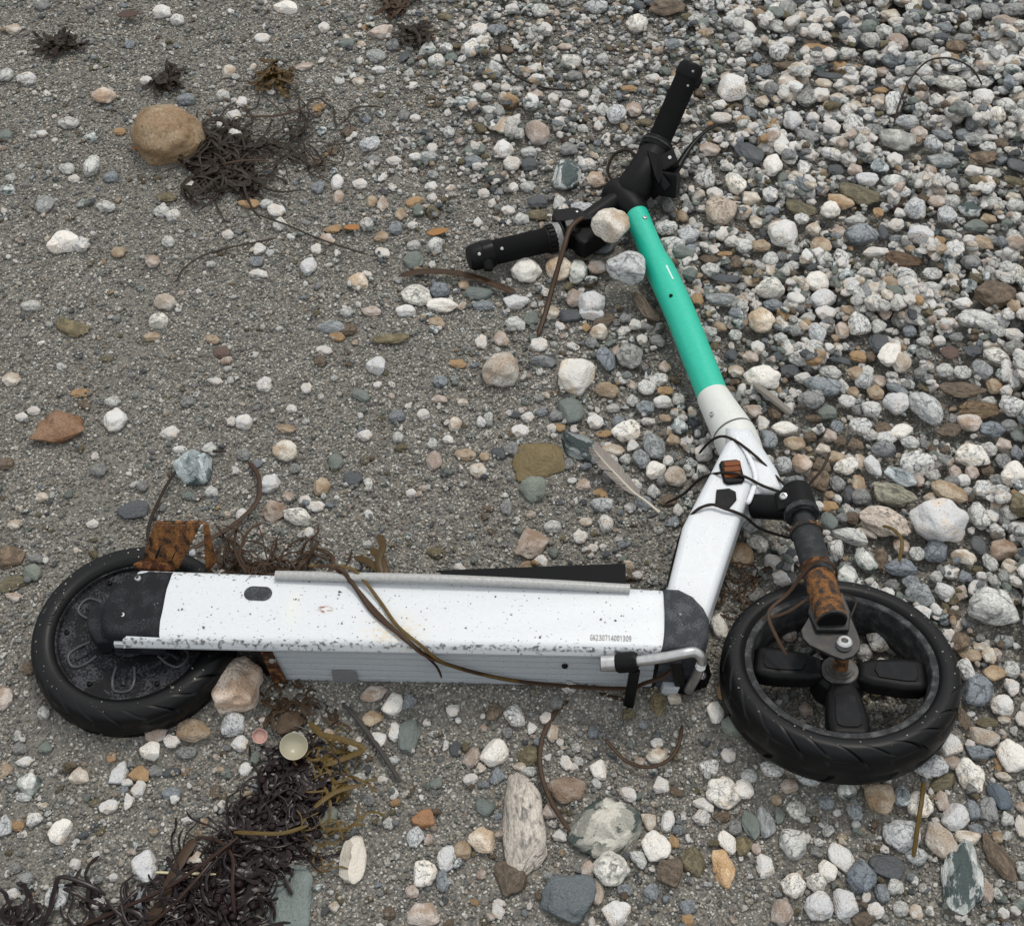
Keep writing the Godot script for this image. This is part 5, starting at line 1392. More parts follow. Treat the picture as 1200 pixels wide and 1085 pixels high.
func mat(called: String, c: Color, rough: float, metal := 0.0, dust := 0.0, dust_color := Color(.5, .47, .42), scale := 9.0) -> StandardMaterial3D:
	if mats.has(called): return mats[called]
	var m := StandardMaterial3D.new()
	m.resource_name = called
	m.roughness = rough
	m.metallic = metal
	m.albedo_color = c
	if metal < .3 and c.get_luminance() < .3: m.metallic_specular = .26
	if dust > 0:
		# dried salt, sand and scuffs on the surface
		var S := 512
		var a := pic(.012, called.hash() % 997, 4)
		var b := pic(.12, called.hash() % 991, 3)
		var d := PackedByteArray()
		d.resize(S * S * 3)
		for i in S * S:
			var k := clampf(smoothstep(.46, .72, b[i] / 255.0 * .5 + a[i] / 255.0 * .54) * dust, 0, 1)
			var q := c.lerp(dust_color, k) * (1.0 + .16 * (b[i] / 255.0 - .5))
			d[i * 3] = clampi(int(q.r * 255), 0, 255); d[i * 3 + 1] = clampi(int(q.g * 255), 0, 255); d[i * 3 + 2] = clampi(int(q.b * 255), 0, 255)
		m.albedo_texture = ImageTexture.create_from_image(Image.create_from_data(S, S, false, Image.FORMAT_RGB8, d))
		m.albedo_color = Color.WHITE
		m.uv1_triplanar = true
		m.uv1_world_triplanar = true
		m.uv1_scale = V(scale, scale, scale)
	mats[called] = m
	return m

# ---------------------------------------------------------------- what lies where
func gh(x: float, z: float) -> float:
	var y := .0045 * noise.get_noise_2d(x * 9.0, z * 9.0) + .002 * noise.get_noise_2d(x * 40.0 + 50, z * 40.0)
	if absf(x) < .55 and z > .1 and z < .5:
		# sand washed up against the wheels and the deck
		var r := Vector2(x + .4185, z - .273).length() - .112
		y += .013 * exp(-r * r / .0005)
		r = Vector2(x - .352, z - .33).length() - .124
		y += .012 * exp(-r * r / .0006)
		if x > -.30 and x < .22:
			r = z - .326 - x * .03
			y += .012 * exp(-r * r / .0009) * smoothstep(-.30, -.24, x) * smoothstep(.22, .16, x)
	return y

func cover(x: float, z: float) -> float:
	var gx := clampf((x + 1.2) * 10, 0, 23.99)
	var gz := clampf((z + 1.3) * 10, 0, 21.99)
	var i := int(gx)
	var j := int(gz)
	var fx := gx - i
	var fz := gz - j
	var at := func(a: int, b: int) -> float: return float(COVER[b].unicode_at(a) - 48)
	return lerpf(lerpf(at.call(i, j), at.call(i + 1, j), fx), lerpf(at.call(i, j + 1), at.call(i + 1, j + 1), fx), fz)

func cell(x: float, z: float) -> int:
	var i := int((x - X0) / CELL)
	var j := int((z - Z0) / CELL)
	if i < 0 or j < 0 or i >= NX or j >= NZ: return -1
	return j * NX + i

func stamp_disc(c: Vector3, r: float, r_in := 0.0) -> void:
	for j in range(int((c.z - r - Z0) / CELL), int((c.z + r - Z0) / CELL) + 1):
		for i in range(int((c.x - r - X0) / CELL), int((c.x + r - X0) / CELL) + 1):
			var d := Vector2(X0 + i * CELL - c.x, Z0 + j * CELL - c.z).length()
			if d <= r and d >= r_in and i >= 0 and j >= 0 and i < NX and j < NZ: mark[j * NX + i] = 2

func stamp_line(a: Vector3, b: Vector3, r: float) -> void:
	var n := int(a.distance_to(b) / (CELL * 1.5)) + 1
	for k in n + 1: stamp_disc(a.lerp(b, float(k) / n), r)

# an ellipsoid lying at p adds its upper side to the heights
func stamp_stone(p: Vector3, a: float, c: float, b: float, yaw: float, m: int) -> void:
	var ca := cos(yaw)
	var sa := sin(yaw)
	for j in range(maxi(0, int((p.z - a - Z0) / CELL)), mini(NZ - 1, int((p.z + a - Z0) / CELL)) + 1):
		for i in range(maxi(0, int((p.x - a - X0) / CELL)), mini(NX - 1, int((p.x + a - X0) / CELL)) + 1):
			var dx := X0 + (i + .5) * CELL - p.x
			var dz := Z0 + (j + .5) * CELL - p.z
			var u := (dx * ca - dz * sa) / a
			var w := (dx * sa + dz * ca) / b
			var q := u * u + w * w
			if q < 1.0:
				var y := p.y + c * sqrt(1.0 - q)
				var n := j * NX + i
				if y > top[n]: top[n] = y
				if m and mark[n] != 2: mark[n] = m

func _ready() -> void:
	var cam := Camera3D.new()
	cam.name = "camera"
	cam.position = V(0, 1.46, 1.14068)
	cam.rotation_degrees = V(-52, 0, 0)
	cam.fov = 34.45
	cam.near = .05
	cam.far = 200
	add_child(cam)
	var we := WorldEnvironment.new()
	we.name = "daylight"
	var env := Environment.new()
	env.background_mode = Environment.BG_SKY
	var sky := Sky.new()
	var sm := ProceduralSkyMaterial.new()
	sm.sky_top_color = Color(.97, .985, 1.0)
	sm.sky_horizon_color = Color(.42, .44, .47)
	sm.sky_curve = .12
	sm.ground_bottom_color = Color(.3, .29, .27)
	sm.ground_horizon_color = Color(.6, .62, .64)
	sm.sun_angle_max = 1.0
	sky.sky_material = sm
	env.sky = sky
	env.background_energy_multiplier = 1.0
	env.tonemap_mode = Environment.TONE_MAPPER_LINEAR
	env.tonemap_exposure = 1.10
	env.sdfgi_enabled = true
	env.ssao_enabled = true
	env.ssil_enabled = true
	we.environment = env
	add_child(we)
	var sun := DirectionalLight3D.new()
	sun.name = "veiled_sun"
	sun.light_energy = .5
	sun.light_color = Color(1, .975, .94)
	sun.light_angular_distance = 11
	sun.shadow_enabled = true
	sun.rotation_degrees = V(-64, 155, 0)
	add_child(sun)

	rng.seed = 11
	noise.seed = 3
	noise.frequency = 1.0
	top.resize(NX * NZ)
	mark.resize(NX * NZ)
	for j in NZ:
		for i in NX: top[j * NX + i] = gh(X0 + (i + .5) * CELL, Z0 + (j + .5) * CELL)
	for k in 9: rounds.append(stone(3, 100 + k, .20, k % 3))
	for k in 6: edgy.append(stone(3, 200 + k, .36, 6))
	for k in 6: lows.append(stone(3, 300 + k, .20 + .03 * (k % 3), k % 3))
	ground()
	scooter()
	stones()
	shingle()
	weeds()
	small_things()

func ground() -> void:
	var xs := [-60.0, -25.0, -10.0, -5.0, -3.0, -2.2, -1.7]
	var zs := [-60.0, -25.0, -10.0, -5.0, -3.0, -2.2, -1.8]
	for i in 241: xs.append(-1.32 + i * .011)
	for i in 221: zs.append(-1.44 + i * .011)
	xs.append_array([1.7, 2.2, 3.0, 5.0, 10.0, 25.0, 60.0])
	zs.append_array([1.4, 2.0, 3.0, 5.0, 10.0, 25.0, 60.0])
	var v := PackedVector3Array()
	var n := PackedVector3Array()
	var idx := PackedInt32Array()
	for z in zs:
		for x in xs:
			v.append(V(x, gh(x, z) - .0008, z))
			n.append(V(gh(x - .004, z) - gh(x + .004, z), .008, gh(x, z - .004) - gh(x, z + .004)).normalized())
	var w := xs.size()
	for j in zs.size() - 1:
		for i in w - 1:
			var a := j * w + i
			idx.append_array([a, a + 1, a + w, a + 1, a + w + 1, a + w])
	var m := StandardMaterial3D.new()
	m.resource_name = "coarse sand"
	var f := FastNoiseLite.new()
	f.noise_type = FastNoiseLite.TYPE_CELLULAR
	f.cellular_return_type = FastNoiseLite.RETURN_CELL_VALUE
	f.cellular_jitter = 1.0
	f.frequency = .42
	f.fractal_type = FastNoiseLite.FRACTAL_NONE
	var g := Gradient.new()
	g.interpolation_mode = Gradient.GRADIENT_INTERPOLATE_CONSTANT
	var at := [0.0, .10, .24, .36, .46, .56, .64, .72, .79, .85, .89, .93, .97]
	var cs := [Color8(52, 50, 47), Color8(84, 80, 74), Color8(100, 95, 86), Color8(70, 68, 65), Color8(116, 108, 96), Color8(92, 86, 76), Color8(132, 120, 100), Color8(78, 82, 84), Color8(150, 141, 124), Color8(108, 100, 88), Color8(188, 182, 170), Color8(124, 92, 62), Color8(216, 212, 202)]
	for k in cs.size():
		var l: float = cs[k].get_luminance()
		cs[k] = cs[k].lerp(Color(l, l, l), .4).lerp(Color(.385, .382, .36), .38) * 1.10
	g.offsets = PackedFloat32Array(at)
	g.colors = PackedColorArray(cs)
	var t := NoiseTexture2D.new()
	t.width = 1536
	t.height = 1536
	t.noise = f
	t.color_ramp = g
	t.normalize = false
	t.seamless = true
	t.generate_mipmaps = false
	m.albedo_texture = t
	m.uv1_triplanar = true
	m.uv1_world_triplanar = true
	m.uv1_scale = V(1, 1, 1) / 1.13
	m.roughness = .92
	m.metallic_specular = .25
	var o := obj("sand_ground", blank_mesh(v, n, idx), m)
	tag(o, "coarse grey brown sand of the beach", "", "", "structure")

# ---------------------------------------------------------------- the loose stones
func stones() -> void:
	for s in STONES:
		var kind: String = s[7]
		var p := V(s[0], s[1] + gh(s[0], s[2]), s[2])
		var o := MeshInstance3D.new()
		o.name = numbered(s[8])
		var angular: bool = ROCK[kind][3]
		var pool := edgy if angular else rounds
		o.mesh = pool[rng.randi() % pool.size()]
		o.material_override = rock(kind, rng.randi() % 3)
		o.position = p
		var flip := PI if rng.randf() < .5 else 0.0
		o.basis = Basis(Vector3.UP, s[6] + flip) * Basis(V(1, 0, 0), rng.randf_range(-.14, .14)) * Basis.from_scale(V(s[3], s[4], s[5]))
		add_child(o)
		tag(o, s[9], "stone" if s[8] != "pebble" else "pebble", "stones lying on the beach")
		stamp_stone(p, maxf(s[3], s[5]), s[4], minf(s[3], s[5]), s[6], 1)

func shingle() -> void:
	var white := Color8(216, 214, 208)
	var root := thing("small_pebbles", "small rounded pebbles strewn over the beach between the larger stones", "pebbles")
	root.set_meta("kind", "stuff")
	var copies := {}
	var put := func(kind: String, x: Transform3D, tint: float) -> void:
		var t: String = ROCK[kind][0]
		var key := t + str(rng.randi() % 6)
		if not copies.has(key): copies[key] = []
		var c: Color = ROCK[kind][1]
		copies[key].append([x, Color(c.r, c.g * lerpf(1, tint, .08), c.b * lerpf(1, tint, .16)).srgb_to_linear() * tint])
	# those that the photograph shows one by one
	for s in SMALLER:
		var c: float = s[4] * s[3]
		var p := V(s[0], 0, s[1])
		var dd := maxf(0, (cover(p.x, p.z) - 4.5) / 4.5)
		p.y = gh(p.x, p.z) + c * (.42 + .2 * dd) + .010 * dd
		var n := cell(p.x, p.z)
		if n >= 0 and mark[n] == 1: continue
		put.call(s[6], Transform3D(Basis(Vector3.UP, s[5]) * Basis.from_scale(V(s[2], c, s[3])), p), rng.randf_range(.92, 1.06))
		stamp_stone(p, maxf(s[2], s[3]), c, minf(s[2], s[3]), s[5], 1)
	# the rest, large ones first
	var bag := ["w", "w", "w", "w", "w", "w", "w", "w", "w", "w", "w", "wv", "wv", "wv", "wv", "wg", "wg", "c",  "wv", "wv", "wv", "wv", "wg", "wg", "wg", "wg", "wg", "c", "c", "p", "p", "g", "g", "wv", "k", "b", "b", "d", "k", "k", "t", "br", "ol", "gr", "gr", "s", "s"]
	if true: bag.append_array(bag); bag.append("o")
	var dark := ["g", "g", "g", "b", "d", "d", "br", "ol", "gr", "gr", "s", "wg", "w", "t", "p", "wg", "k", "g", "gr", "ol", "wg", "w", "g", "gr", "d", "b", "br", "ol"]
	var rings := []
	for k in 8: rings.append(Vector2(cos(TAU * k / 8), sin(TAU * k / 8)))
	for band in [[.0165, 4500], [.0132, 13000], [.0105, 26000], [.0080, 32000], [.0058, 32000], [.0042, 34000], [.0029, 34000]]:
		for q in band[1]:
			var x := rng.randf_range(-1.25, 1.25)
			var z := rng.randf_range(-1.35, .92)
			var near := (z + 1.35) / 2.27
			if absf(x) > lerpf(1.22, .78, near): continue
			var d := cover(x, z) / 9.0
			var finer := clampf(.5 + 1.3 * noise.get_noise_2d(x * 1.7 + 9, z * 1.7), 0, 1) * .6 + .5 * smoothstep(-.1, -.8, z) * smoothstep(.45, .1, x)
			if x > .35: finer *= .45
			if band[0] > .0085 and rng.randf() < finer: continue
			var size: float = band[0] * rng.randf_range(.75, 1.25)
			var pass_ := pow(d, 4.0) if band[0] > .0075 else (.010 + pow(d, 2.4)) if band[0] > .0045 else (.04 + .96 * pow(d, 1.3)) * (.55 if d > .7 else 1.0)
			# fine shingle at the far middle
			if rng.randf() > pass_: continue
			var n := cell(x, z)
			if n < 0 or mark[n] != 0: continue
			var a := size * rng.randf_range(1.0, 1.35)
			var b := size * rng.randf_range(.72, 1.0)
			var c := b * rng.randf_range(.5, .95)
			var hi := top[n]
			var sum := top[n]
			var bad := 0
			for r in rings:
				var nn := cell(x + r.x * a * .75, z + r.y * a * .75)
				if nn < 0: bad += 9
				else:
					if mark[nn] == 2: bad += 9
					elif mark[nn] == 1: bad += 1
					hi = maxf(hi, top[nn])
					sum += top[nn]
			if bad > (0 if band[0] > .0075 else 1 if band[0] > .005 else 3): continue
			var y := lerpf(sum / 9.0, hi, .3) + c * (.5 if d > .5 else .32)
			if y > .008 + (.030 if band[0] > .006 else .016) * d * d: continue
			var kind: String = bag[rng.randi() % bag.size()] if rng.randf() < ((.93 if band[0] > .006 else .5) if d > .5 else (.75 if band[0] > .005 else .4)) else dark[rng.randi() % dark.size()]
			var yaw := rng.randf() * TAU
			put.call(kind, Transform3D(Basis(Vector3.UP, yaw) * Basis(V(1, 0, 0), rng.randf_range(-.35, .35)) * Basis.from_scale(V(a, c, b)), V(x, y, z)), rng.randf_range(.88, 1.1))
			stamp_stone(V(x, y, z), a, c, b, yaw, 0)
	var titles := {"fleck": "white_pebbles", "warm": "warm_pebbles", "vein": "veined_pebbles", "speck": "grey_pebbles", "plain": "dark_pebbles", "marble": "marbled_pebbles", "band": "banded_pebbles"}
	for key in copies:
		var t: String = key.substr(0, key.length() - 1)
		var m := rock("w", 0).duplicate()
		m.albedo_color = Color.WHITE
		m.albedo_texture = tex(t)
		m.vertex_color_use_as_albedo = true
		m.uv1_scale = V(.19, .19, .19)
		m.uv1_offset = V(.13 * key.unicode_at(key.length() - 1), .3, .1)
		many(titles.get(t, "odd_pebbles"), lows[key.unicode_at(key.length() - 1) - 48], m, copies[key], root)
	# sand grains
	var gm := StandardMaterial3D.new()
	gm.vertex_color_use_as_albedo = true
	gm.roughness = .85
	gm.metallic_specular = .3
	var cs := [Color8(60, 58, 55), Color8(88, 84, 78), Color8(104, 99, 90), Color8(76, 75, 73), Color8(120, 112, 100), Color8(96, 90, 80), Color8(138, 126, 106), Color8(82, 87, 90), Color8(158, 148, 130), Color8(112, 104, 92), Color8(182, 178, 168), Color8(124, 100, 76), Color8(198, 194, 185), Color8(160, 154, 142), Color8(92, 90, 84), Color8(110, 107, 100)]
	for k in cs.size():
		var l: float = cs[k].get_luminance()
		cs[k] = (cs[k].lerp(Color(l, l, l), .4).lerp(Color(.385, .382, .36), .38) * 1.10).srgb_to_linear()
	var sand := thing("sand_grains", "coarse sand and grit between the pebbles", "sand")
	sand.set_meta("kind", "stuff")
	for v in 3:
		var list := []
		for q in 115000:
			var x := rng.randf_range(-1.15, 1.15)
			var z := rng.randf_range(-1.25, .85)
			var near := (z + 1.25) / 2.1
			if absf(x) > lerpf(1.12, .74, near): continue
			var n := cell(x, z)
			if n < 0 or mark[n] == 2: continue
			var y := top[n]
			if y > gh(x, z) + .004: continue
			var s := .0010 * exp(rng.randfn() * .38)
			list.append([Transform3D(Basis(Vector3.UP, rng.randf() * TAU) * Basis.from_scale(V(s * 1.25, s * .8, s)), V(x, y + s * .25, z)), cs[rng.randi() % cs.size()]])
		if v == 2:
			for q in 260:
				var u := rng.randf_range(-.29, .31)
				var w := rng.randf_range(-.9, .9)
				if noise.get_noise_2d(u * 14.0, w * 2.0 + 7) < .12: continue
				var p := D(u, (.0963 if u < .268 and u > -.262 else .0990 if u < 0 else .0979), half(u) * w * .92)
				var s := .0006 * exp(rng.randfn() * .4)
				list.append([Transform3D(Basis(Vector3.UP, rng.randf() * TAU) * Basis.from_scale(V(s * 1.25, s * .8, s)), p), cs[rng.randi() % cs.size()]])
			for q in 170:
				var a := rng.randf() * TAU
				var front := q % 2 == 0
				var ax := V(-.0267, .9807, -.1925).normalized() if front else V(-.03, 1, .03).normalized()
				var c := V(.3517, .072, .3274) - ax * .024 if front else V(-.4185, .030, .2730)
				var x := ax.cross(V(.1, .2, 1)).normalized()
				var r := (.1125 if front else .0955) + rng.randf_range(-.006, .008)
				var p := c + (x * cos(a) + x.cross(ax) * sin(a)) * r + ax * (.0295 if front else .0265)
				var s := .0006 * exp(rng.randfn() * .4)
				list.append([Transform3D(Basis(Vector3.UP, rng.randf() * TAU) * Basis.from_scale(V(s * 1.25, s * .8, s)), p), cs[rng.randi() % cs.size()]])
		many("grains", stone(1 if v == 0 else 0, 400 + v, .3, 2, v > 0), gm, list, sand)

func many(called: String, mesh: Mesh, m: Material, list: Array, parent: Node) -> void:
	var mm := MultiMesh.new()
	mm.transform_format = MultiMesh.TRANSFORM_3D
	mm.use_colors = true
	mm.mesh = mesh
	mm.instance_count = list.size()
	for i in list.size():
		mm.set_instance_transform(i, list[i][0])
		mm.set_instance_color(i, list[i][1])
	var o := MultiMeshInstance3D.new()
	o.name = called
	o.multimesh = mm
	o.material_override = m
	parent.add_child(o, true)
	o.set_meta("kind", "stuff")

# ---------------------------------------------------------------- the scooter
const DO := Vector3(-.1075, 0, .2775)
func D(u: float, n: float, b: float) -> Vector3:
	return DO + V(.99945, 0, .0333) * u + V(0, n, 0) + V(-.0333, 0, .99945) * b

func half(u: float) -> float:
	return lerpf(.0445, .0385, (u + .27) / .54)

func poly_d(pts: Array, n: float) -> Array:
	var out := []
	for p in pts: out.append(D(p[0], n, p[1]))
	return out

# white paint over aluminium: chips, grey worn rims, rust and yellow stains, on the deck's side
func paint() -> StandardMaterial3D:
	var W := 1536
	var Hh := 256
	var chips := FastNoiseLite.new()
	chips.seed = 5; chips.frequency = .075; chips.fractal_octaves = 3
	var broad := FastNoiseLite.new()
	broad.seed = 9; broad.frequency = .006; broad.fractal_octaves = 3
	var dots := FastNoiseLite.new()
	dots.seed = 21; dots.frequency = .16; dots.fractal_octaves = 1
	var data := PackedByteArray()
	data.resize(W * Hh * 3)
	for j in Hh:
		var v := float(j) / Hh
		for i in W:
			var u := float(i) / W
			var c := chips.get_noise_2d(i * .55, j)
			var b := broad.get_noise_2d(i, j * 2.0)
			var rim := maxf(smoothstep(.22, .09, v) * lerpf(.80, .40, smoothstep(.15, .4, u)), smoothstep(.80, .93, v) * lerpf(.66, .42, smoothstep(.35, .7, u)))
			var k := c + rim * .62 + b * .14
			var col := Color(.765, .778, .788) * (1.0 + .02 * c)
			# yellowish and rusty stains
			var s1 := exp(-pow((u - .305) / .012, 2) - pow((v - .5) / .2, 2))
			col = col.lerp(Color(.82, .83, .73), s1 * .32)
			var s2 := exp(-pow((u - .50) / .045, 2) - pow((v - .80) / .22, 2))
			col = col.lerp(Color(.76, .68, .56), clampf(s2 * (.35 + 1.6 * c), 0, .6))
			var s3 := exp(-pow((u - .365) / .010, 2) - pow((v - .50) / .035, 2))
			col = col.lerp(Color(.42, .24, .15), clampf(s3 * (.5 + 3.0 * c), 0, .9))
			if k > .70 or (absf(v - .5) > .425 and c + .3 * b > .02 and absf(v - .5) < .475): col = Color(.56, .565, .57) * (1.0 + .5 * dots.get_noise_2d(i * .4, j * .4))
			elif k > .67: col = col * .86
			if absf(broad.get_noise_2d(i * .5 + j * 3.0, j * 6.0 - i * .25 + 300)) < .006 and c > .18: col *= .80
			if dots.get_noise_2d(i * .45, j * .8) > .84 and c > -.05: col = Color(.33, .33, .33)
			var n := (j * W + i) * 3
			data[n] = clampi(int(col.r * 255), 0, 255); data[n + 1] = clampi(int(col.g * 255), 0, 255); data[n + 2] = clampi(int(col.b * 255), 0, 255)
	var m := StandardMaterial3D.new()
	m.resource_name = "chipped white paint"
	m.albedo_texture = ImageTexture.create_from_image(Image.create_from_data(W, Hh, false, Image.FORMAT_RGB8, data))
	m.texture_repeat = false
	m.roughness = .42
	return m

func specks(called: String, base: Color, chip: Color, much: float, rough: float, scale := 7.0) -> StandardMaterial3D:
	if mats.has(called): return mats[called]
	var S := 512
	var a := pic(.02, called.hash() % 887, 3)
	var b := pic(.14, called.hash() % 883, 2)
	var d := PackedByteArray()
	d.resize(S * S * 3)
	for i in S * S:
		var k := b[i] / 255.0 + .35 * (a[i] / 255.0 - .5)
		var q := base * (1.0 + .05 * (a[i] / 255.0 - .5))
		if k > 1.0 - much: q = chip
		d[i * 3] = clampi(int(q.r * 255), 0, 255); d[i * 3 + 1] = clampi(int(q.g * 255), 0, 255); d[i * 3 + 2] = clampi(int(q.b * 255), 0, 255)
	var m := StandardMaterial3D.new()
	m.resource_name = called
	m.albedo_texture = ImageTexture.create_from_image(Image.create_from_data(S, S, false, Image.FORMAT_RGB8, d))
	m.uv1_triplanar = true
	m.uv1_world_triplanar = true
	m.uv1_scale = V(scale, scale, scale)
	m.roughness = rough
	mats[called] = m
	return m

func rusty(called: String, iron: Color, much: float) -> StandardMaterial3D:
	if mats.has(called): return mats[called]
	var S := 512
	var a := pic(.014, called.hash() % 877, 4)
	var b := pic(.1, called.hash() % 863, 3)
	var d := PackedByteArray()
	d.resize(S * S * 3)
	for i in S * S:
		var x := a[i] / 255.0
		var y := b[i] / 255.0
		var r := Color(.53, .36, .20).lerp(Color(.33, .21, .13), smoothstep(.4, .7, y)).lerp(Color(.62, .46, .27), smoothstep(.45, .25, y) * .7)
		var q := iron.lerp(r, smoothstep(.94 - much, 1.16 - much, x + .45 * (y - .5)))
		q *= 1.0 + .25 * (y - .5)
		d[i * 3] = clampi(int(q.r * 255), 0, 255); d[i * 3 + 1] = clampi(int(q.g * 255), 0, 255); d[i * 3 + 2] = clampi(int(q.b * 255), 0, 255)
	var m := StandardMaterial3D.new()
	m.resource_name = called
	m.albedo_texture = ImageTexture.create_from_image(Image.create_from_data(S, S, false, Image.FORMAT_RGB8, d))
	m.uv1_triplanar = true
	m.uv1_world_triplanar = true
	m.uv1_scale = V(10, 10, 10)
	m.heightmap_enabled = true
	m.heightmap_texture = gray("scale", b)
	m.heightmap_scale = .08
	m.metallic_specular = .3
	m.roughness = .85
	mats[called] = m
	return m

func tyre(c: Vector3, axis: Vector3, rc: float, rs: float, hw: float) -> Shape:
	var s := Shape.new()
	s.crease = 50
	var prof := []
	for k in 44:
		var a := TAU * k / 44
		prof.append(Vector2(rc + rs * signf(cos(a)) * pow(absf(cos(a)), .78), hw * signf(sin(a)) * pow(absf(sin(a)), .78)))
	var n := 336
	var skew := PackedFloat32Array()
	for i in 44:
		var step := minf(i if i < 22 else 44 - i, 14)
		skew.append(.016 * step + .0012 * step * step)
	s.lathe(prof, c, axis, n, true, func(p: Vector2, a: float, i: int) -> Vector2:
		var out := (p.x - rc) / rs
		if out < .22 or absf(p.y) > hw * .97: return p
		var seg := int(round(a / TAU * n)) % n
		var f := (seg + (0 if i < 22 else 14)) % 28
		var step := i if i < 22 else 44 - i
		# curved grooves from near the middle line over the shoulder, short ones between
		if step >= 2 and (f == 0 or f == 1): return p - Vector2(.0034, 0)
		if step >= 5 and (f == 14 or f == 15): return p - Vector2(.0028, 0)
		if step == 2 and f < 18: return p - Vector2(.0022, 0)
		return p, skew)
	return s

func cyl(a: Vector3, b: Vector3, r0: float, r1: float, n := 24, bevel := .0012) -> Shape:
	var s := Shape.new()
	var d := (b - a).normalized()
	s.tube([a, a + d * bevel * .01, a + d * bevel, b - d * bevel, b - d * bevel * .01, b], [r0 - bevel, r0 - bevel * .6, r0, r1, r1 - bevel * .6, r1 - bevel], n)
	return s

func screw(called: String, at: Vector3, axis: Vector3, r: float, m: Material, parent: Node) -> void:
	var s := Shape.new()
	s.lathe([Vector2(0, r * .15), Vector2(r * .42, r * .15), Vector2(r * .45, r * .5), Vector2(r * .8, r * .4), Vector2(r, 0), Vector2(r, -r * .4)], at, axis, 14)
	obj(called, s, m, parent)

func scooter() -> void:
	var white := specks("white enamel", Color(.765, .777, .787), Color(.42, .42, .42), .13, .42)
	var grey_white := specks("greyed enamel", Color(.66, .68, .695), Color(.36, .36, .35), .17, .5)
	var worn := mat("bare aluminium", Color(.62, .63, .64), .5, .55, .35, Color(.72, .71, .69), 14)
	var bright := mat("bright steel", Color(.72, .72, .72), .32, .85, .3, Color(.5, .47, .43), 20)
	var rubber := mat("tyre rubber", Color(.040, .042, .047), .42, 0.0, .12, Color(.17, .165, .16), 6)
	rubber.metallic_specular = .33
	var plastic := mat("black plastic", Color(.048, .049, .053), .48, 0.0, .14, Color(.26, .255, .245), 8)
	var matt := mat("sanded black plastic", Color(.095, .10, .11), .66, 0.0, .42, Color(.27, .275, .29), 6)
	var scuffed := mat("scuffed grey plastic", Color(.20, .21, .225), .7, 0.0, .55, Color(.38, .39, .40), 7)
	var alloy := mat("worn alloy", Color(.085, .087, .092), .5, .2, .62, Color(.34, .34, .36), 4.2)
	var rust := rusty("rusted steel", Color(.12, .11, .1), .66)
	var part_rust := rusty("rust blotched steel", Color(.165, .17, .175), .36)
	var teal := specks("teal enamel", Color(.11, .67, .565), Color(.36, .72, .65), .19, .36, 13)
	var amber := StandardMaterial3D.new()
	amber.albedo_color = Color(.40, .20, .045)
	amber.roughness = .42
	amber.metallic_specular = .3
	var base := V(-.05, 0, .2)
	var t := thing("electric_scooter", "white and teal electric scooter lying on its side, half buried in the shingle", "scooter", base)

	# --- deck
	var deck := Node3D.new()
	deck.name = "deck"
	t.add_child(deck, true)
	deck.position = DO - base
	var side := Shape.new()
	var rows := [[.0845, -.003], [.0915, -.0005], [.0945, .002], [.0955, .0055]]
	var us := [-.306, -.3045, -.302]
	for k in 41: us.append(lerpf(-.30, .27, k / 40.0))
	us.append_array([.2715, .2725])
	var rings := []
	for u in us:
		var ends: float = clampf(minf(u + .306, .2725 - u) / .004, 0, 1)
		var h := half(u)
		var ring := PackedVector3Array()
		for r in rows: ring.append(D(u, r[0] - (1 - ends) * .003, -h + r[1] * 1.0))
		for k in 13: ring.append(D(u, .0957 - (1 - ends) * .003 + .0006 * sin(k * .9 + u * 30.0) * .3, lerpf(-h + .009, h - .009, k / 12.0)))
		for k in 4: ring.append(D(u, rows[3 - k][0] - (1 - ends) * .003, h - rows[3 - k][1]))
		rings.append(ring)
	for i in rings.size() - 1:
		for k in rings[0].size() - 1:
			var u0: float = (us[i] + .306) / .5785
			var u1: float = (us[i + 1] + .306) / .5785
			var n: int = rings[0].size() - 1
			var f := func(j: int) -> float: return .035 * j if j < 3 else .895 + .035 * (j - n + 3) if j > n - 3 else lerpf(.105, .895, (j - 3.0) / (n - 6.0))
			var v0: float = f.call(k)
			var v1: float = f.call(k + 1)
			side.tri(rings[i][k], rings[i + 1][k], rings[i + 1][k + 1], Vector2(u0, v0), Vector2(u1, v0), Vector2(u1, v1))
			side.tri(rings[i][k], rings[i + 1][k + 1], rings[i][k + 1], Vector2(u0, v0), Vector2(u1, v1), Vector2(u0, v1))
	obj("side_panel", side, paint(), deck)
	var skirt := Shape.new()
	skirt.slab(poly_d([[-.318, .0365], [-.14, .0365], [-.14, .0455], [-.316, .0468]], .0795), V(0, .0085, 0), .0015)
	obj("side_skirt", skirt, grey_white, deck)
	# ribbed underside, facing the viewer
	var under := Shape.new()
	under.crease = 30
	rings = []
	for u in [-.149, -.1485, -.05, .05, .15, .262, .2625]:
		var h := half(u) - .003
		var ring := PackedVector3Array()
		ring.append(D(u, .084, -h))
		ring.append(D(u, .0845, h + .001))
		ring.append(D(u, .073, h + .001))
		ring.append(D(u, .072, h - .002))
		for k in 9:
			var n: float = .070 - k * .0125
			ring.append(D(u, n, h - .005)); ring.append(D(u, n - .0010, h)); ring.append(D(u, n - .0092, h)); ring.append(D(u, n - .0102, h - .005))
		ring.append(D(u, -.05, -h))
		rings.append(ring)
	under.loft(rings, false, false)
	for e in [0, rings.size() - 1]: under.cap(rings[e])
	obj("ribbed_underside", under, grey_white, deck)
	stamp_line(D(-.12, 0, 0), D(.29, 0, 0), .036)
	var frame := Shape.new()
	frame.slab(poly_d([[-.30, -.041], [-.15, -.041], [-.15, -.033], [-.30, -.036]], .0), V(0, .083, 0), .001)
	frame.slab(poly_d([[-.19, -.03], [-.15, -.03], [-.15, .036], [-.17, .03]], -.01), V(0, .088, 0), .003)
	obj("inner_frame", frame, plastic, deck)
	var bottom := Shape.new()
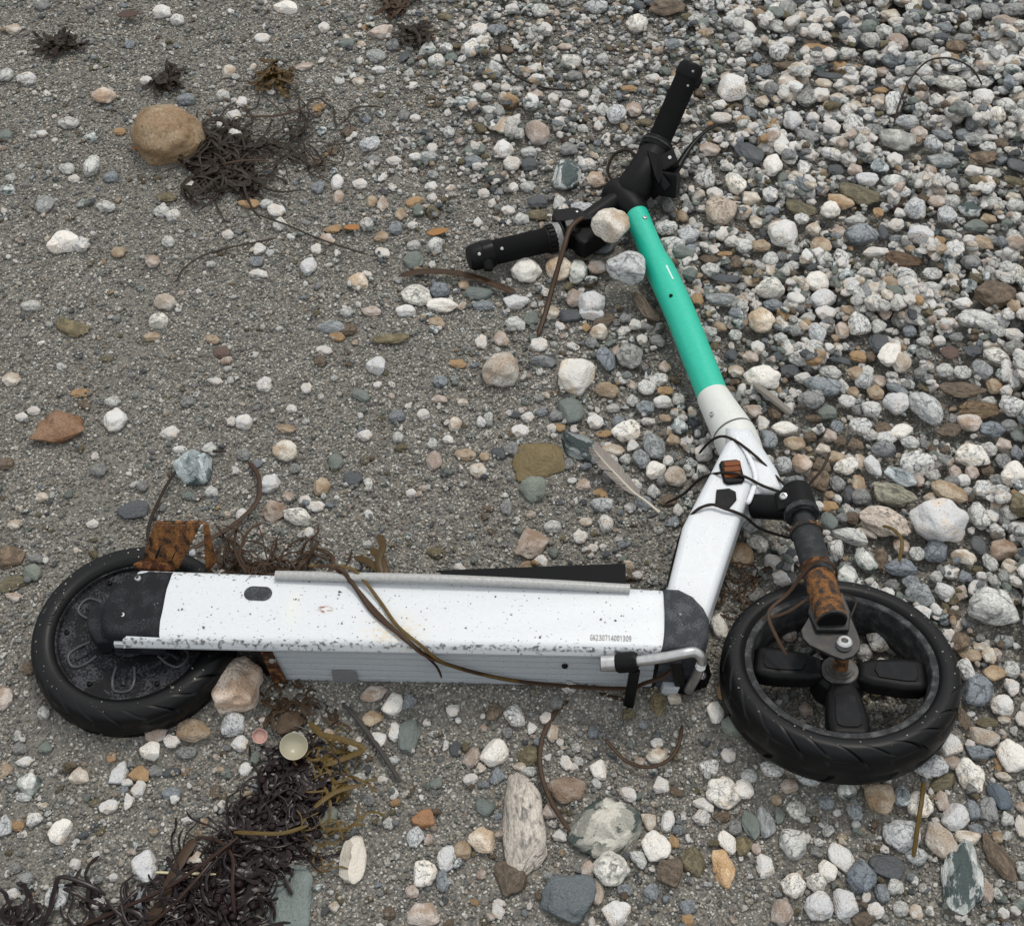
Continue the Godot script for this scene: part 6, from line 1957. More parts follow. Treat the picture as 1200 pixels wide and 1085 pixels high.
	bottom.slab([D(-.30, .078, -.043), D(.262, .078, -.0382), D(.262, -.04, -.0382), D(-.30, -.03, -.043)], V(0, 0, -.003), .0008)
	obj("deck_top_board", bottom, plastic, deck)
	var slot := Shape.new()
	var oval := []
	for k in 20:
		var a := TAU * k / 20
		oval.append(D(-.169 + signf(cos(a)) * .0058 + cos(a) * .0095, .0956, -.0172 + sin(a) * .0092))
	slot.slab(oval, V(0, .0009, 0), .0004)
	obj("oval_plate", slot, scuffed, deck)
	# worn stamped serial number
	var tm := TextMesh.new()
	var font := SystemFont.new()
	font.font_names = PackedStringArray(["Droid Sans Mono"])
	tm.font = font
	tm.text = "GK230714001309"
	tm.font_size = 32
	tm.pixel_size = .0088 / 32
	tm.depth = .0003
	var num := Shape.new()
	num.crease = 10
	num.add(tm, Transform3D(Basis(V(.99945, 0, .0333) * .60, V(.02, 0, -1.0), V(0, 1, 0)), D(.2135, .0962, .0265)))
	obj("serial_number", num, mat("grey print", Color(.55, .54, .53), .8), deck)
	# faded barcode sticker without anything legible left
	var st := Shape.new()
	st.box(D(-.075, .022, half(-.07) - .0012), V(.0135, 0, .0005), V(0, .0135, 0), V(0, 0, .0004), .0001)
	var sp := pic(.2, 88, 2)
	var sd := PackedByteArray()
	sd.resize(512 * 512 * 3)
	for i in 512 * 512:
		var line := .55 + .45 * sin((i % 512) * .32)
		var q := clampf(.34 + .5 * (sp[i] / 255.0 - .5) + .16 * line, .2, .66)
		for c in 3: sd[i * 3 + c] = int(q * 255)
	var sticker := StandardMaterial3D.new()
	sticker.albedo_texture = ImageTexture.create_from_image(Image.create_from_data(512, 512, false, Image.FORMAT_RGB8, sd))
	sticker.uv1_triplanar = true
	sticker.uv1_scale = V(30, 30, 30)
	sticker.roughness = .8
	obj("worn_sticker", st, sticker, deck)
	screw("screw", D(.166, .055, half(.16) - .001), V(0, 0, 1), .0035, plastic, deck)
	var edge := Shape.new()
	edge.tube(smooth([V(-.2586, .1000, .2338), V(-.18, .1015, .2368), V(-.0926, .1035, .2405), V(.02, .1015, .2450), V(.1278, .0985, .2505)], 8), .0056, 12, .8)
	var tr := obj("edge_trim", edge, specks("speckled silver", Color(.66, .66, .655), Color(.44, .44, .43), .42, .4, 18), deck)
	tr.set_meta("label", "bent silver trim strip coming loose along the deck edge")
	var mt := Shape.new()
	mt.slab([V(-.085, .082, .216), V(.126, .083, .2075), V(.1250, .088, .240), V(-.05, .09, .240)], V(0, .003, .001), .0007)
	var mp := obj("grip_mat", mt, mat("grip mat", Color(.045, .046, .052), .6), deck)
	mp.set_meta("label", "black grip mat peeling off behind the deck edge")
	# end caps
	var cap := Shape.new()
	cap.slab(poly_d([[-.264, -.0440], [-.293, -.0440], [-.312, -.0385], [-.328, -.020], [-.3355, 0], [-.335, .02], [-.328, .034], [-.318, .0425], [-.264, .0430], [-.2665, .02], [-.2665, -.02]], .055), V(0, .0435, 0), .009, 6)
	var rc := obj("rear_cap", cap, matt, t)
	screw("screw", D(-.3025, .0975, -.031), V(-.2, 1, -.2), .0042, bright, rc)
	screw("screw", D(-.311, .0965, .016), V(-.2, 1, 0), .0042, bright, rc)
	var flap := Shape.new()
	flap.slab(poly_d([[-.325, -.014], [-.345, -.014], [-.3555, -.007], [-.356, .008], [-.351, .024], [-.340, .037], [-.325, .037]], .05), V(0, .028, 0), .005, 4)
	obj("mud_flap", flap, matt, rc)
	var fc := Shape.new()
	fc.slab(poly_d([[.2705, -.0388], [.288, -.0388], [.303, -.030], [.314, -.016], [.3195, -.002], [.318, .02], [.309, .0388], [.2665, .0388], [.2700, .016], [.2715, -.01]], -.01), V(0, .1075, 0), .006, 5)
	obj("front_cap", fc, scuffed, t)
	var fb := Shape.new()
	fb.slab([V(.192, .002, .322), V(.214, .002, .316), V(.218, .03, .314), V(.212, .055, .313), V(.195, .055, .318)], V(0, 0, .006), .001)
	var fbo := obj("front_bracket", fb, plastic, t)
	screw("screw", V(.2065, .04, .3245), V(0, .3, 1), .0048, bright, fbo)
	var wf := Shape.new()
	wf.box(V(.172, .012, .327), V(.009, 0, .001), V(.002, .016, 0), V(0, 0, .006), .002)
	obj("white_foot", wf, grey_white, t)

	# --- rusted brackets
	var bk := Node3D.new()
	bk.name = "rear_bracket"
	t.add_child(bk, true)
	var arch := Shape.new()
	var strip := func(a: Vector3, b: Vector3, c: Vector3, d: Vector3, th: Vector3) -> void: arch.slab([a, b, c, d], th, .0006, 2)
	strip.call(V(-.4172, .070, .2000), V(-.3734, .070, .2058), V(-.3453, .1135, .1760), V(-.3970, .1135, .1756), V(0, .0018, .0012))
	strip.call(V(-.3453, .1137, .1762), V(-.3970, .1137, .1758), V(-.3945, .1105, .1700), V(-.3420, .1105, .1702), V(0, .0018, -.0012))
	strip.call(V(-.3432, .1120, .1740), V(-.3395, .1090, .1700), V(-.3360, .060, .1900), V(-.3445, .060, .2060), V(.0015, 0, 0))
	var ao := obj("bent_strap", arch, rust, bk)
	ao.set_meta("label", "bright rust orange strap")
	for k in 2:
		var gr := Shape.new()
		var o := V(.0135 + k * .0185, 0, .0016 + k * .0012)
		gr.tube([V(-.4115, .0812, .1962) + o, V(-.3985, .1072, .1802) + o * V(1.1, 1, .2)], .0014, 8)
		obj("pressed_groove", gr, mat("dark groove", Color(.10, .09, .085), .7, 0, .3, Color(.3, .18, .09), 14), bk)
	var lip := Shape.new()
	lip.tube([V(-.4215, .076, .2040), V(-.414, .0785, .2058), V(-.396, .079, .2080), V(-.383, .0775, .2090), V(-.3765, .075, .2085)], [.003, .0055, .006, .0055, .003], 12, .8)
	obj("rolled_lip", lip, rusty("dark rust", Color(.2, .11, .06), .5), bk)
	screw("bolt", V(-.356, .088, .196), V(0, .6, .8), .0045, bright, bk)
	var lb := Shape.new()
	lb.slab([V(-.2700, .072, .312), V(-.2575, .072, .3135), V(-.2465, .004, .3165), V(-.2620, .004, .3155)], V(0, 0, .0025), .0006)
	lb.slab([V(-.2700, .072, .312), V(-.2620, .004, .3155), V(-.2640, .004, .300), V(-.273, .070, .296)], V(-.002, 0, 0), .0005)
	var lo := obj("lower_bracket", lb, rusty("brown rust", Color(.20, .13, .09), .45), t)
	screw("screw", V(-.2592, .058, .3160), V(0, .2, 1), .0042, bright, lo)

	# --- kickstand
	var ks := Node3D.new()
	ks.name = "kickstand"
	t.add_child(ks, true)
	var kt := Shape.new()
	kt.tube([V(0.0930, 0.0840, 0.3344), V(0.0948, 0.0840, 0.3344), V(0.1100, 0.0860, 0.3356), V(0.1118, 0.0862, 0.3357)] + smooth([V(0.1312, 0.0920, 0.3370), V(0.1566, 0.1000, 0.3376), V(0.1784, 0.1070, 0.3366), V(0.1902, 0.1070, 0.3346), V(0.1976, 0.1020, 0.3367), V(0.1996, 0.0900, 0.3390), V(0.1973, 0.0600, 0.3361), V(0.1932, 0.0200, 0.3302)], 4), [.0078, .0090, .0090, .0062] + range(29).map(func(_k): return .0056), 16)
	obj("bent_tube", kt, bright, ks)
	obj("rubber_sleeve", cyl(V(0.1100, 0.0862, 0.3357), V(0.1321, 0.0922, 0.3372), .0112, .0108, 22, .003), plastic, ks)
	var lg := Shape.new()
	lg.box(V(0.1284, 0.0445, 0.3439), V(.0055, 0, .0005), V(0.0011, 0.0405, 0.0004), V(0, .0006, .0028), .0008)
	lg.box(V(0.1802, 0.0470, 0.3307), V(.0060, 0, .0005), V(-0.0074, 0.0430, 0.0052), V(0, .0006, .0035), .0008)
	obj("leg_bars", lg, plastic, ks)

	# --- rear wheel with hub motor
	var C := V(-.4185, .030, .2730)
	var ax := V(-.03, 1, .03).normalized()
	var rw := Node3D.new()
	rw.name = "rear_wheel"
	t.add_child(rw, true)
	obj("tyre", tyre(C, ax, .0970, .0165, .027), rubber, rw)
	stamp_disc(C, .112)
	var hub := Shape.new()
	hub.crease = 30
	hub.lathe([Vector2(0, .022), Vector2(.030, .022), Vector2(.032, .019), Vector2(.052, .019), Vector2(.054, .0165), Vector2(.0810, .0160), Vector2(.0825, .0205), Vector2(.0860, .0205), Vector2(.0870, .0150), Vector2(.0875, -.02), Vector2(0, -.02)], C, ax, 96)
	obj("hub_motor", hub, alloy, rw)
	var hx := ax.cross(V(.1, .2, 1)).normalized()
	var hz := hx.cross(ax)
	var on := func(a: float, r: float, y: float) -> Vector3: return C + (hx * cos(a) + hz * sin(a)) * r + ax * y
	for k in 6:
		var a := TAU * k / 6 + .12
		screw("bolt", on.call(a, .0735, .0172), ax, .0030, plastic, rw)
		var loop := Shape.new()
		var m: float = a + TAU / 12
		loop.tube(smooth([on.call(m - .22, .046, .0195), on.call(m - .20, .060, .0172), on.call(m - .13, .0712, .0166), on.call(m, .0738, .0166), on.call(m + .13, .0712, .0166), on.call(m + .20, .060, .0172), on.call(m + .22, .046, .0195)], 5), .0016, 8)
		obj("raised_loop", loop, mat("dull alloy rib", Color(.22, .222, .23), .45, .3, .4, Color(.45, .45, .45), 14), rw)
		var bar := Shape.new()
		bar.tube([on.call(m, .048, .0195), on.call(m, .066, .0170)], [.0028, .0034], 10, .6)
		obj("raised_rib", bar, alloy, rw)
	# size moulded in the sidewall
	var let := Shape.new()
	let.crease = 10
	var word := "10X2.50"
	for k in word.length():
		var lm := TextMesh.new()
		lm.font = font
		lm.text = word[k]
		lm.font_size = 32
		lm.pixel_size = .0095 / 32
		lm.depth = .0006
		# left side of the wheel, tops outwards
		var dirv := V(-1, 0, -.26).rotated(Vector3.UP, -(k - 3) * .064).normalized()
		var out := (dirv - ax * dirv.dot(ax)).normalized()
		let.add(lm, Transform3D(Basis(out.cross(ax) * -1.0 if out.cross(ax).dot(V(0, 0, -1)) < 0 else out.cross(ax), out, ax), C + out * .0925 + ax * .0270))
	obj("tyre_lettering", let, mat("scuffed rubber", Color(.19, .19, .20), .8), rw)

	# --- front wheel
	var fax := V(-.0267, .9807, -.1925).normalized()
	var FC := V(.3517, .072, .3274) - fax * .024
	var fw := Node3D.new()
	fw.name = "front_wheel"
	t.add_child(fw, true)
	obj("tyre", tyre(FC, fax, .1125, .0150, .030), rubber, fw)
	for k in 40:
		var a := TAU * k / 40
		stamp_disc(V(FC.x + cos(a) * .110, 0, FC.z + sin(a) * .108), .019)
	var rim := Shape.new()
	rim.crease = 30
	rim.lathe([Vector2(.1045, .019), Vector2(.1045, .0235), Vector2(.1035, .0245), Vector2(.0955, .0245), Vector2(.0945, .0235), Vector2(.0915, .010), Vector2(.0915, -.015), Vector2(.0945, -.024), Vector2(.1045, -.024)], FC, fax, 96)
	obj("rim", rim, mat("worn black rim", Color(.15, .153, .16), .55, .1, .5, Color(.50, .50, .50), 10), fw)
	var fx := fax.cross(V(0, 0, 1)).normalized()
	if fx.x < 0: fx = -fx
	var fz := fx.cross(fax)
	if fz.z < 0: fz = -fz
	for k in 4:
		var a := deg_to_rad([92, 190, 276, 6][k])
		var d := fx * cos(a) + fz * sin(a)
		var e := fx * -sin(a) + fz * cos(a)
		var sp2 := Shape.new()
		var pts := []
		for q in [[.018, -.0125], [.034, -.0185], [.066, -.0225], [.084, -.0215], [.0915, -.016], [.0915, .016], [.084, .0215], [.066, .0225], [.034, .0185], [.018, .0125]]:
			pts.append(FC - fax * .006 + d * q[0] + e * q[1])
		sp2.slab(pts, fax * .023, .0080, 5)
		obj("spoke", sp2, plastic, fw)
		var arm := Shape.new()
		arm.box(FC - fax * .004 + d * .085, d * .012, e * .009, fax * .008, .002)
		obj("spoke_foot", arm, plastic, fw)
		var dish := Shape.new()
		pts = []
		for q in [[.040, -.0105], [.068, -.0135], [.078, -.0125], [.081, -.007], [.081, .007], [.078, .0125], [.068, .0135], [.040, .0105], [.036, 0]]:
			pts.append(FC + fax * .0172 + d * q[0] + e * q[1])
		dish.slab(pts, fax * .0012, .0008, 2)
		obj("spoke_pad", dish, mat("satin black plastic", Color(.085, .088, .096), .36, 0, .2, Color(.26, .26, .26), 9), fw)
	var hb := Shape.new()
	hb.lathe([Vector2(0, .010), Vector2(.021, .010), Vector2(.026, .006), Vector2(.028, -.002), Vector2(.029, -.018), Vector2(0, -.018)], FC, fax, 32)
	obj("hub", hb, plastic, fw)
	var wa := Shape.new()
	wa.lathe([Vector2(.008, .0185), Vector2(.012, .0185), Vector2(.012, .0165), Vector2(.0155, .0165), Vector2(.0155, .0145), Vector2(.0195, .0140), Vector2(.0205, .012)], FC, fax, 28)
	obj("washer", wa, mat("dull steel", Color(.34, .335, .33), .5, .5, .5, Color(.2, .17, .14), 20), fw)
	obj("axle", cyl(FC + fax * .010, FC + fax * .046, .0078, .0078, 18), rust, fw)

	# --- fork
	var fk := Node3D.new()
	fk.name = "fork"
	t.add_child(fk, true)
	var A := V(.3260, .0900, .106)
	var B := V(.3285, .0985, .174)
	var E := V(.3385, .1145, .3020)
	obj("steering_stem", cyl(V(.279, .066, .115), V(.318, .082, .130), .0145, .0145, 24, .003), plastic, fk)
	var crown := cyl(A + (B - A) * .06, A + (B - A) * .60, .0180, .0190, 28, .002)
	crown.slab([V(.3005, .088, .118), V(.317, .095, .112), V(.317, .098, .144), V(.3005, .092, .146)], V(0, .010, 0), .004, 3)
	obj("crown", crown, plastic, fk)
	obj("crown_rim", cyl(A + (B - A) * .55, A + (B - A) * .66, .0200, .0200, 28, .001), mat("worn black rim", Color(.15, .153, .16), .55), fk)
	screw("crown_bolt", V(.3080, .1035, .129), V(-.2, 1, .2), .0052, bright, fk)
	obj("upper_tube", cyl(A + (B - A) * .5, B + (E - B) * .06, .0128, .0128, 24), mat("glossy black tube", Color(.1, .1, .105), .25, .3), fk)
	obj("collar", cyl(B - (E - B) * .012, B + (E - B) * .03, .0188, .0188, 28, .001), part_rust, fk)
	obj("lower_tube", cyl(B, E, .0165, .0165, 30, .001), mat("greyed black tube", Color(.17, .175, .18), .6, .2, .45, Color(.35, .35, .35), 12), fk)
	obj("rust_ring", cyl(B + (E - B) * .40, B + (E - B) * .455, .0170, .0170, 30, .0006), rusty("brown rust", Color(.20, .13, .09), .45), fk)
	obj("rust_sleeve", cyl(B + (E - B) * .52, B + (E - B) * .985, .01685, .01685, 30, .0003), rusty("flaking rust", Color(.16, .165, .17), .60), fk)
	obj("tube_end", cyl(B + (E - B) * .98, B + (E - B) * 1.015, .0150, .0150, 24), mat("dark hole", Color(.03, .03, .03), .9), fk)
	var pl := Shape.new()
	var pp := []
	for q in [[.343, .262], [.331, .268], [.3165, .290], [.3065, .306], [.3070, .316], [.313, .325], [.335, .3385], [.346, .3435], [.357, .3395], [.365, .331], [.3675, .321], [.366, .308], [.360, .280], [.356, .268]]:
		pp.append(V(q[0], .0995 + (.302 - q[1]) * -.06 , q[1]))
	pl.slab(pp, V(0, .0045, 0), .001, 2)
	obj("dropout_plate", pl, mat("dark steel plate", Color(.14, .143, .15), .5, .3, .4, Color(.34, .28, .22), 12), fk)
	var gus := Shape.new()
	gus.slab([V(.3165, .101, .285), V(.322, .104, .262), V(.356, .104, .262), V(.362, .101, .285), V(.356, .1055, .31), V(.322, .1055, .31)], V(0, .006, .0), .002)
	obj("plate_rib", gus, mat("dark steel plate", Color(.1, .1, .1), .5), fk)
	var bo := Shape.new()
	bo.lathe([Vector2(0, .002), Vector2(.0036, .002), Vector2(.0038, .0075), Vector2(.0068, .0075), Vector2(.0085, .006), Vector2(.009, .001), Vector2(.009, 0)], V(.3492, .1055, .3255), fax, 24)
	obj("axle_bolt", bo, bright, fk)

	# --- neck
	var nk := Node3D.new()
	nk.name = "neck"
	t.add_child(nk, true)
	var dt := Shape.new()
	var np := []
	for q in [[.152, .278], [.210, .284], [.2215, .253], [.270, .119], [.2815, .088], [.2755, .052], [.263, .022], [.252, .036], [.237, .067], [.1935, .155], [.170, .242]]: np.append(V(q[0], .025, q[1]))
	dt.slab(np, V(0, .0600, 0), .0075, 5)
	obj("down_tube", dt, white, nk)
	var gs := Shape.new()
	gs.slab([V(.256, .03, .004), V(.287, .03, .006), V(.300, .03, .038), V(.312, .03, .068), V(.322, .03, .111), V(.308, .03, .1055), V(.291, .03, .1045), V(.279, .03, .112), V(.268, .03, .122), V(.255, .03, .06)], V(0, .0505, 0), .011, 6)
	obj("gusset", gs, white, nk)
	var weld := Shape.new()
	var wp := []
	for q in smooth([V(.2665, .0845, .028), V(.2775, .0832, .053), V(.2835, .0825, .085), V(.2745, .0822, .114), V(.2700, .0815, .122)], 10): wp.append(q + V(0, rng.randf_range(-.0004, .0004), 0))
	var wr := []
	for k in wp.size(): wr.append(.0028 + .0005 * (k % 2))
	weld.tube(wp, wr, 8, .6)
	obj("weld_bead", weld, mat("painted weld", Color(.80, .81, .82), .5), nk)
	var col := Shape.new()
	col.tube(smooth([V(.2505, .0430, -.0740), V(.2520, .0435, -.068), V(.258, .0470, -.045), V(.266, .0500, -.018), V(.272, .0510, .004), V(.278, .0510, .03)], 4), [.0188, .0200, .0204, .0206, .0208, .0212, .0216, .0220, .0226, .0232, .0238, .0244, .0250, .0256, .0262, .0266, .0268, .0268, .0264, .0258, .025], 40)
	obj("head_collar", col, specks("cream enamel", Color(.78, .785, .765), Color(.45, .44, .42), .13, .45), nk)
	obj("seam_ring", cyl(V(.2690, .0505, -.0065), V(.2700, .0507, -.0035), .0268, .0270, 40, .0008), mat("dirty seam", Color(.36, .36, .35), .8), nk)
	screw("screw", V(.2437, .0640, -.0255), V(-.5, .85, 0), .0036, bright, nk)
	var rf := Shape.new()
	var bez := func(s: Shape, c: Vector3, hw: float, hh: float, y: float, th: float, bev: float, yaw: float) -> void:
		var pts := []
		for q in [[-1, -.75], [-.75, -1], [.75, -1], [1, -.75], [1, .75], [.7, 1], [-.7, 1], [-1, .75]]:
			var p := V(q[0] * hw, 0, q[1] * hh).rotated(Vector3.UP, yaw)
			pts.append(V(c.x + p.x, y, c.z + p.z))
		s.slab(pts, V(0, th, 0), bev, 3)
	bez.call(rf, V(.2555, 0, .0815), .0125, .0170, .084, .0055, .0022, .12)
	var ro := obj("reflector", rf, plastic, nk)
	for k in 3:
		var am := Shape.new()
		bez.call(am, V(.2560 - .0007 * (k - 1), 0, .0790 + (k - 1) * .0082), .0098, .0038, .0888, .0018, .0008, .12)
		obj("amber_lens", am, amber, ro)
	var pg := Shape.new()
	pg.slab([V(.2355, .0845, .107), V(.2500, .0845, .105), V(.2575, .0845, .110), V(.2575, .0845, .121), V(.2480, .0845, .133), V(.2385, .0845, .1320), V(.2325, .0845, .126)], V(0, .0035, 0), .0014, 3)
	obj("rubber_plug", pg, mat("matt rubber", Color(.13, .13, .135), .8, 0, .25, Color(.3, .3, .3), 12), nk)

	# --- stem and handlebar
	var te := Shape.new()
	te.tube(smooth([V(.2545, .0445, -.060), V(.2518, .0430, -.0700), V(.2360, .0375, -.150), V(.2195, .0330, -.2320), V(.2030, .0300, -.2980), V(.1950, .0290, -.3280), V(.1840, .0285, -.3750), V(.1755, .0285, -.4130), V(.1738, .0285, -.4200)], 5), [.0178, .0185, .0190, .0192, .0194, .0196, .0197, .0198, .0199, .0200, .0200, .0201, .0202, .0202, .0202, .0203, .0203, .0203, .0203, .0203, .0203, .0202, .0200, .0196, .0188, .0180, .0174, .0171, .0170, .0169, .0168, .0168, .0168, .0168, .0168, .0168, .0168, .0167, .0164, .0158, .0150], 44)
	var so := obj("stem_tube", te, teal, t)
	screw("screw", V(.1835, .0455, -.3940), V(.15, 1, .1), .0034, bright, so)
	screw("screw", V(.2085, .0515, -.2385), V(-.5, .85, .1), .0026, plastic, so)
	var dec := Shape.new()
	dec.tube([V(.2065, .0502, -.2960), V(.2135, .0520, -.2680)], .0012, 8, .35)  # pale strip whose colour stands in for a highlight on the teal tube
	obj("highlight_streak", dec, mat("white scratch", Color(.72, .84, .80), .5), so)
	stamp_line(V(.2505, 0, -.07), V(.178, 0, -.41), .013)
	stamp_line(V(.26, 0, .04), V(.2, 0, .25), .03)
	stamp_line(V(.28, 0, .03), V(.31, 0, .1), .014)
	stamp_line(V(.17, 0, -.43), V(.15, 0, -.46), .017)
	stamp_line(V(.17, 0, -.45), V(.21, 0, -.53), .014)
	stamp_line(V(-.06, 0, -.33), V(.12, 0, -.385), .013)
	var hd := Node3D.new()
	hd.name = "handlebar"
	t.add_child(hd, true)
	var hs := Shape.new()
	hs.tube(smooth([V(.1765, .027, -.4160), V(.168, .028, -.4330), V(.155, .029, -.4520), V(.1440, .029, -.4660), V(.1395, .028, -.4720)], 4), [.0165, .0185, .02, .021, .0215, .022, .0222, .0222, .022, .0222, .0222, .022, .0215, .020, .017, .010, .002], 28)
	hs.tube(smooth([V(.160, .030, -.455), V(.176, .038, -.468), V(.190, .047, -.488), V(.201, .055, -.512), V(.206, .058, -.522)], 4), [.022, .024, .025, .0255, .026, .0262, .0262, .026, .0255, .025, .024, .023, .022, .021, .020, .0195, .019], 24)
	hs.box(V(.2165, .040, -.470), V(.018, .002, .006), V(-.004, .008, .012), V(0, .016, -.008), .004)
	hs.box(V(.200, .050, -.462), V(.006, .012, .004), V(.010, -.004, .018), V(.004, .004, -.002), .002)
	obj("head", hs, plastic, hd)
	obj("clamp", cyl(V(.2035, .0575, -.521), V(.2100, .064, -.5325), .0225, .0225, 28, .002), plastic, hd)
	obj("clamp_lug", cyl(V(.1880, .054, -.5230), V(.1925, .066, -.5300), .0085, .0085, 18, .002), plastic, hd)
	screw("screw", V(.1935, .0665, -.5290), V(-.1, 1, .2), .0022, bright, hd)
	var grip := mat("foam grip", Color(.050, .051, .055), .85, 0, .08, Color(.2, .2, .2), 8)
	var g0 := V(.2085, .0625, -.5300)
	var g1 := V(.2565, .1400, -.6083)
	var up_grip := obj("raised_grip", cyl(g0, g0.lerp(g1, .93), .0168, .0168, 30, .002), grip, hd)
	obj("end_cap", cyl(g0.lerp(g1, .80), g1, .0186, .0180, 30, .005), plastic, up_grip)
	obj("end_lug", cyl(g0.lerp(g1, .74) + V(.013, -.002, .002), g0.lerp(g1, .86) + V(.015, -.002, .002), .0085, .0085, 16, .003), plastic, up_grip)
	screw("screw", g0.lerp(g1, .70) + V(.006, .012, .0105), V(.3, .5, .8), .002, bright, up_grip)
	screw("screw", g0.lerp(g1, .88) + V(.004, .013, .0120), V(.2, .5, .8), .002, bright, up_grip)
	var lev := Shape.new()
	lev.tube(smooth([V(.222, .047, -.474), V(.2345, .053, -.4900), V(.2455, .057, -.510), V(.2600, .062, -.5320), V(.2770, .067, -.5500), V(.2960, .071, -.5610)], 5), [.0075, .0075, .007, .007, .0066, .006, .0058, .0054, .005, .0048, .0046, .0044, .0042, .004, .0038, .0036, .0034, .0032, .003, .0029, .0028, .0028, .0027, .0027, .0026, .0024], 12, .6)
	obj("brake_lever", lev, mat("satin black lever", Color(.06, .06, .064), .35, .2), hd)
	var bp := Shape.new()
	bp.slab([V(.190, .0755, -.497), V(.206, .0755, -.490), V(.211, .0640, -.462), V(.205, .0560, -.448), V(.199, .0640, -.458)], V(0, .003, .001), .0008)
	obj("bracket_plate", bp, mat("satin black lever", Color(.06, .06, .064), .35, .2), hd)
	var pv := Shape.new()
	pv.box(V(.222, .060, -.4915), V(.011, .004, -.004), V(-.003, .010, .004), V(.003, -.003, .012), .003)
	obj("lever_pivot", pv, plastic, hd)
	screw("pivot_bolt", V(.2215, .0715, -.4880), V(0, 1, .4), .0030, bright, hd)
	obj("clamp_lip", cyl(V(.2065, .0605, -.5262), V(.2078, .0618, -.5285), .0238, .0238, 30, .0008), mat("worn black rim", Color(.15, .153, .16), .55), hd)
	var cl := Shape.new()
	cl.tube(smooth([V(.184, .050, -.505), V(.166, .056, -.522), V(.146, .050, -.520), V(.137, .036, -.500), V(.150, .028, -.482), V(.168, .036, -.478)], 6), .0023, 8)
	obj("cable_loop", cl, mat("brown cable", Color(.16, .13, .1), .6), hd)
	# the lower grip with its ring, switch block and lever body
	var l0 := V(.0500, .0310, -.3655)
	var l1 := V(-.0592, .0300, -.3295)
	var low := obj("lower_grip", cyl(l0, l0.lerp(l1, .95), .0172, .0172, 30, .002), grip, hd)
	obj("end_cap", cyl(l0.lerp(l1, .74), l1, .0188, .0180, 30, .005), plastic, low)
	obj("end_band", cyl(l0.lerp(l1, .70), l0.lerp(l1, .84), .0196, .0196, 30, .001), mat("satin black lever", Color(.06, .06, .064), .35, .2), low)
	obj("end_lug", cyl(l0.lerp(l1, .80) + V(.004, .002, .014), l0.lerp(l1, .80) + V(.006, -.004, .026), .0085, .007, 16, .002), plastic, low)
	screw("screw", l0.lerp(l1, .62) + V(.004, .0145, .0098), V(.1, .8, .55), .0026, bright, low)
	screw("screw", l0.lerp(l1, .90) + V(.004, .0150, .0105), V(.1, .8, .55), .0026, bright, low)
	for k in 18:
		var kn := Shape.new()
		var a := TAU * k / 18
		var axl := (l1 - l0).normalized()
		var sx := axl.cross(Vector3.UP).normalized()
		var sy := sx.cross(axl)
		var c := l0 - axl * .004 + (sx * cos(a) + sy * sin(a)) * .0186
		kn.box(c, axl * .0052, (sx * -sin(a) + sy * cos(a)) * .0022, (sx * cos(a) + sy * sin(a)) * .0018, .0006)
		obj("knurl_ridge", kn, plastic, low)
	obj("ring_core", cyl(l0 + V(.010, 0, -.003), l0 + V(-.004, 0, .0013), .0186, .0186, 28), plastic, low)
	obj("silver_ring", cyl(V(.0665, .0318, -.3715), V(.0580, .0315, -.3688), .0206, .0206, 32, .001), specks("flaked silver", Color(.6, .6, .59), Color(.16, .16, .16), .42, .5, 16), low)
	obj("ring_edge", cyl(V(.0700, .0318, -.3728), V(.0672, .0316, -.3718), .0218, .0218, 32, .0008), plastic, low)
	var blk := Shape.new()
	blk.slab([V(.0550, .040, -.3905), V(.0580, .040, -.4035), V(.0850, .040, -.4090), V(.0935, .040, -.4060), V(.1050, .040, -.3930), V(.128, .040, -.3945), V(.128, .040, -.3860), V(.0860, .040, -.3820), V(.0600, .040, -.3800)], V(0, .012, 0), .002)
	var bo2 := obj("switch_block", blk, plastic, low)
	screw("screw", V(.0895, .0525, -.3985), V(0, 1, 0), .0022, bright, bo2)
	var clp := Shape.new()
	clp.box(V(.0795, .046, -.3770), V(.0060, 0, -.0015), V(.001, 0, .0055), V(0, .006, 0), .001)
	obj("clip", clp, mat("greyed clip", Color(.3, .3, .3), .5, .2), low)
	var bd := Shape.new()
	bd.slab([V(.0720, .010, -.3700), V(.0900, .010, -.3850), V(.1300, .010, -.4000), V(.1400, .010, -.3850), V(.1200, .010, -.3640), V(.1000, .010, -.3480), V(.0900, .010, -.3540), V(.0840, .010, -.3650)], V(0, .030, 0), .004, 4)
	obj("lever_body", bd, plastic, low)
	obj("bar", cyl(V(.07, .031, -.3725), V(.155, .032, -.452), .012, .014, 20), plastic, hd)

# ---------------------------------------------------------------- seaweed and odds and ends
func strand(s: Shape, pts: Array, w: float, flat := .45, per := 5, wav := .0) -> void:
	var q := smooth(pts, per)
	var r := []
	for i in q.size():
		var e := minf(1.0, minf(i + .6, q.size() - 1 - i + .6) / 2.5)
		r.append(w * (.35 + .65 * e) * (1.0 + wav * sin(i * 1.7)))
	s.tube(q, r, 7, flat)

func lone(called: String, label: String, category: String, pts: Array, w: float, m: Material, group := "", flat := .5) -> MeshInstance3D:
	var s := Shape.new()
	strand(s, pts, w, flat, 7, .06)
	var o := obj(called, s, m)
	tag(o, label, category, group)
	return o

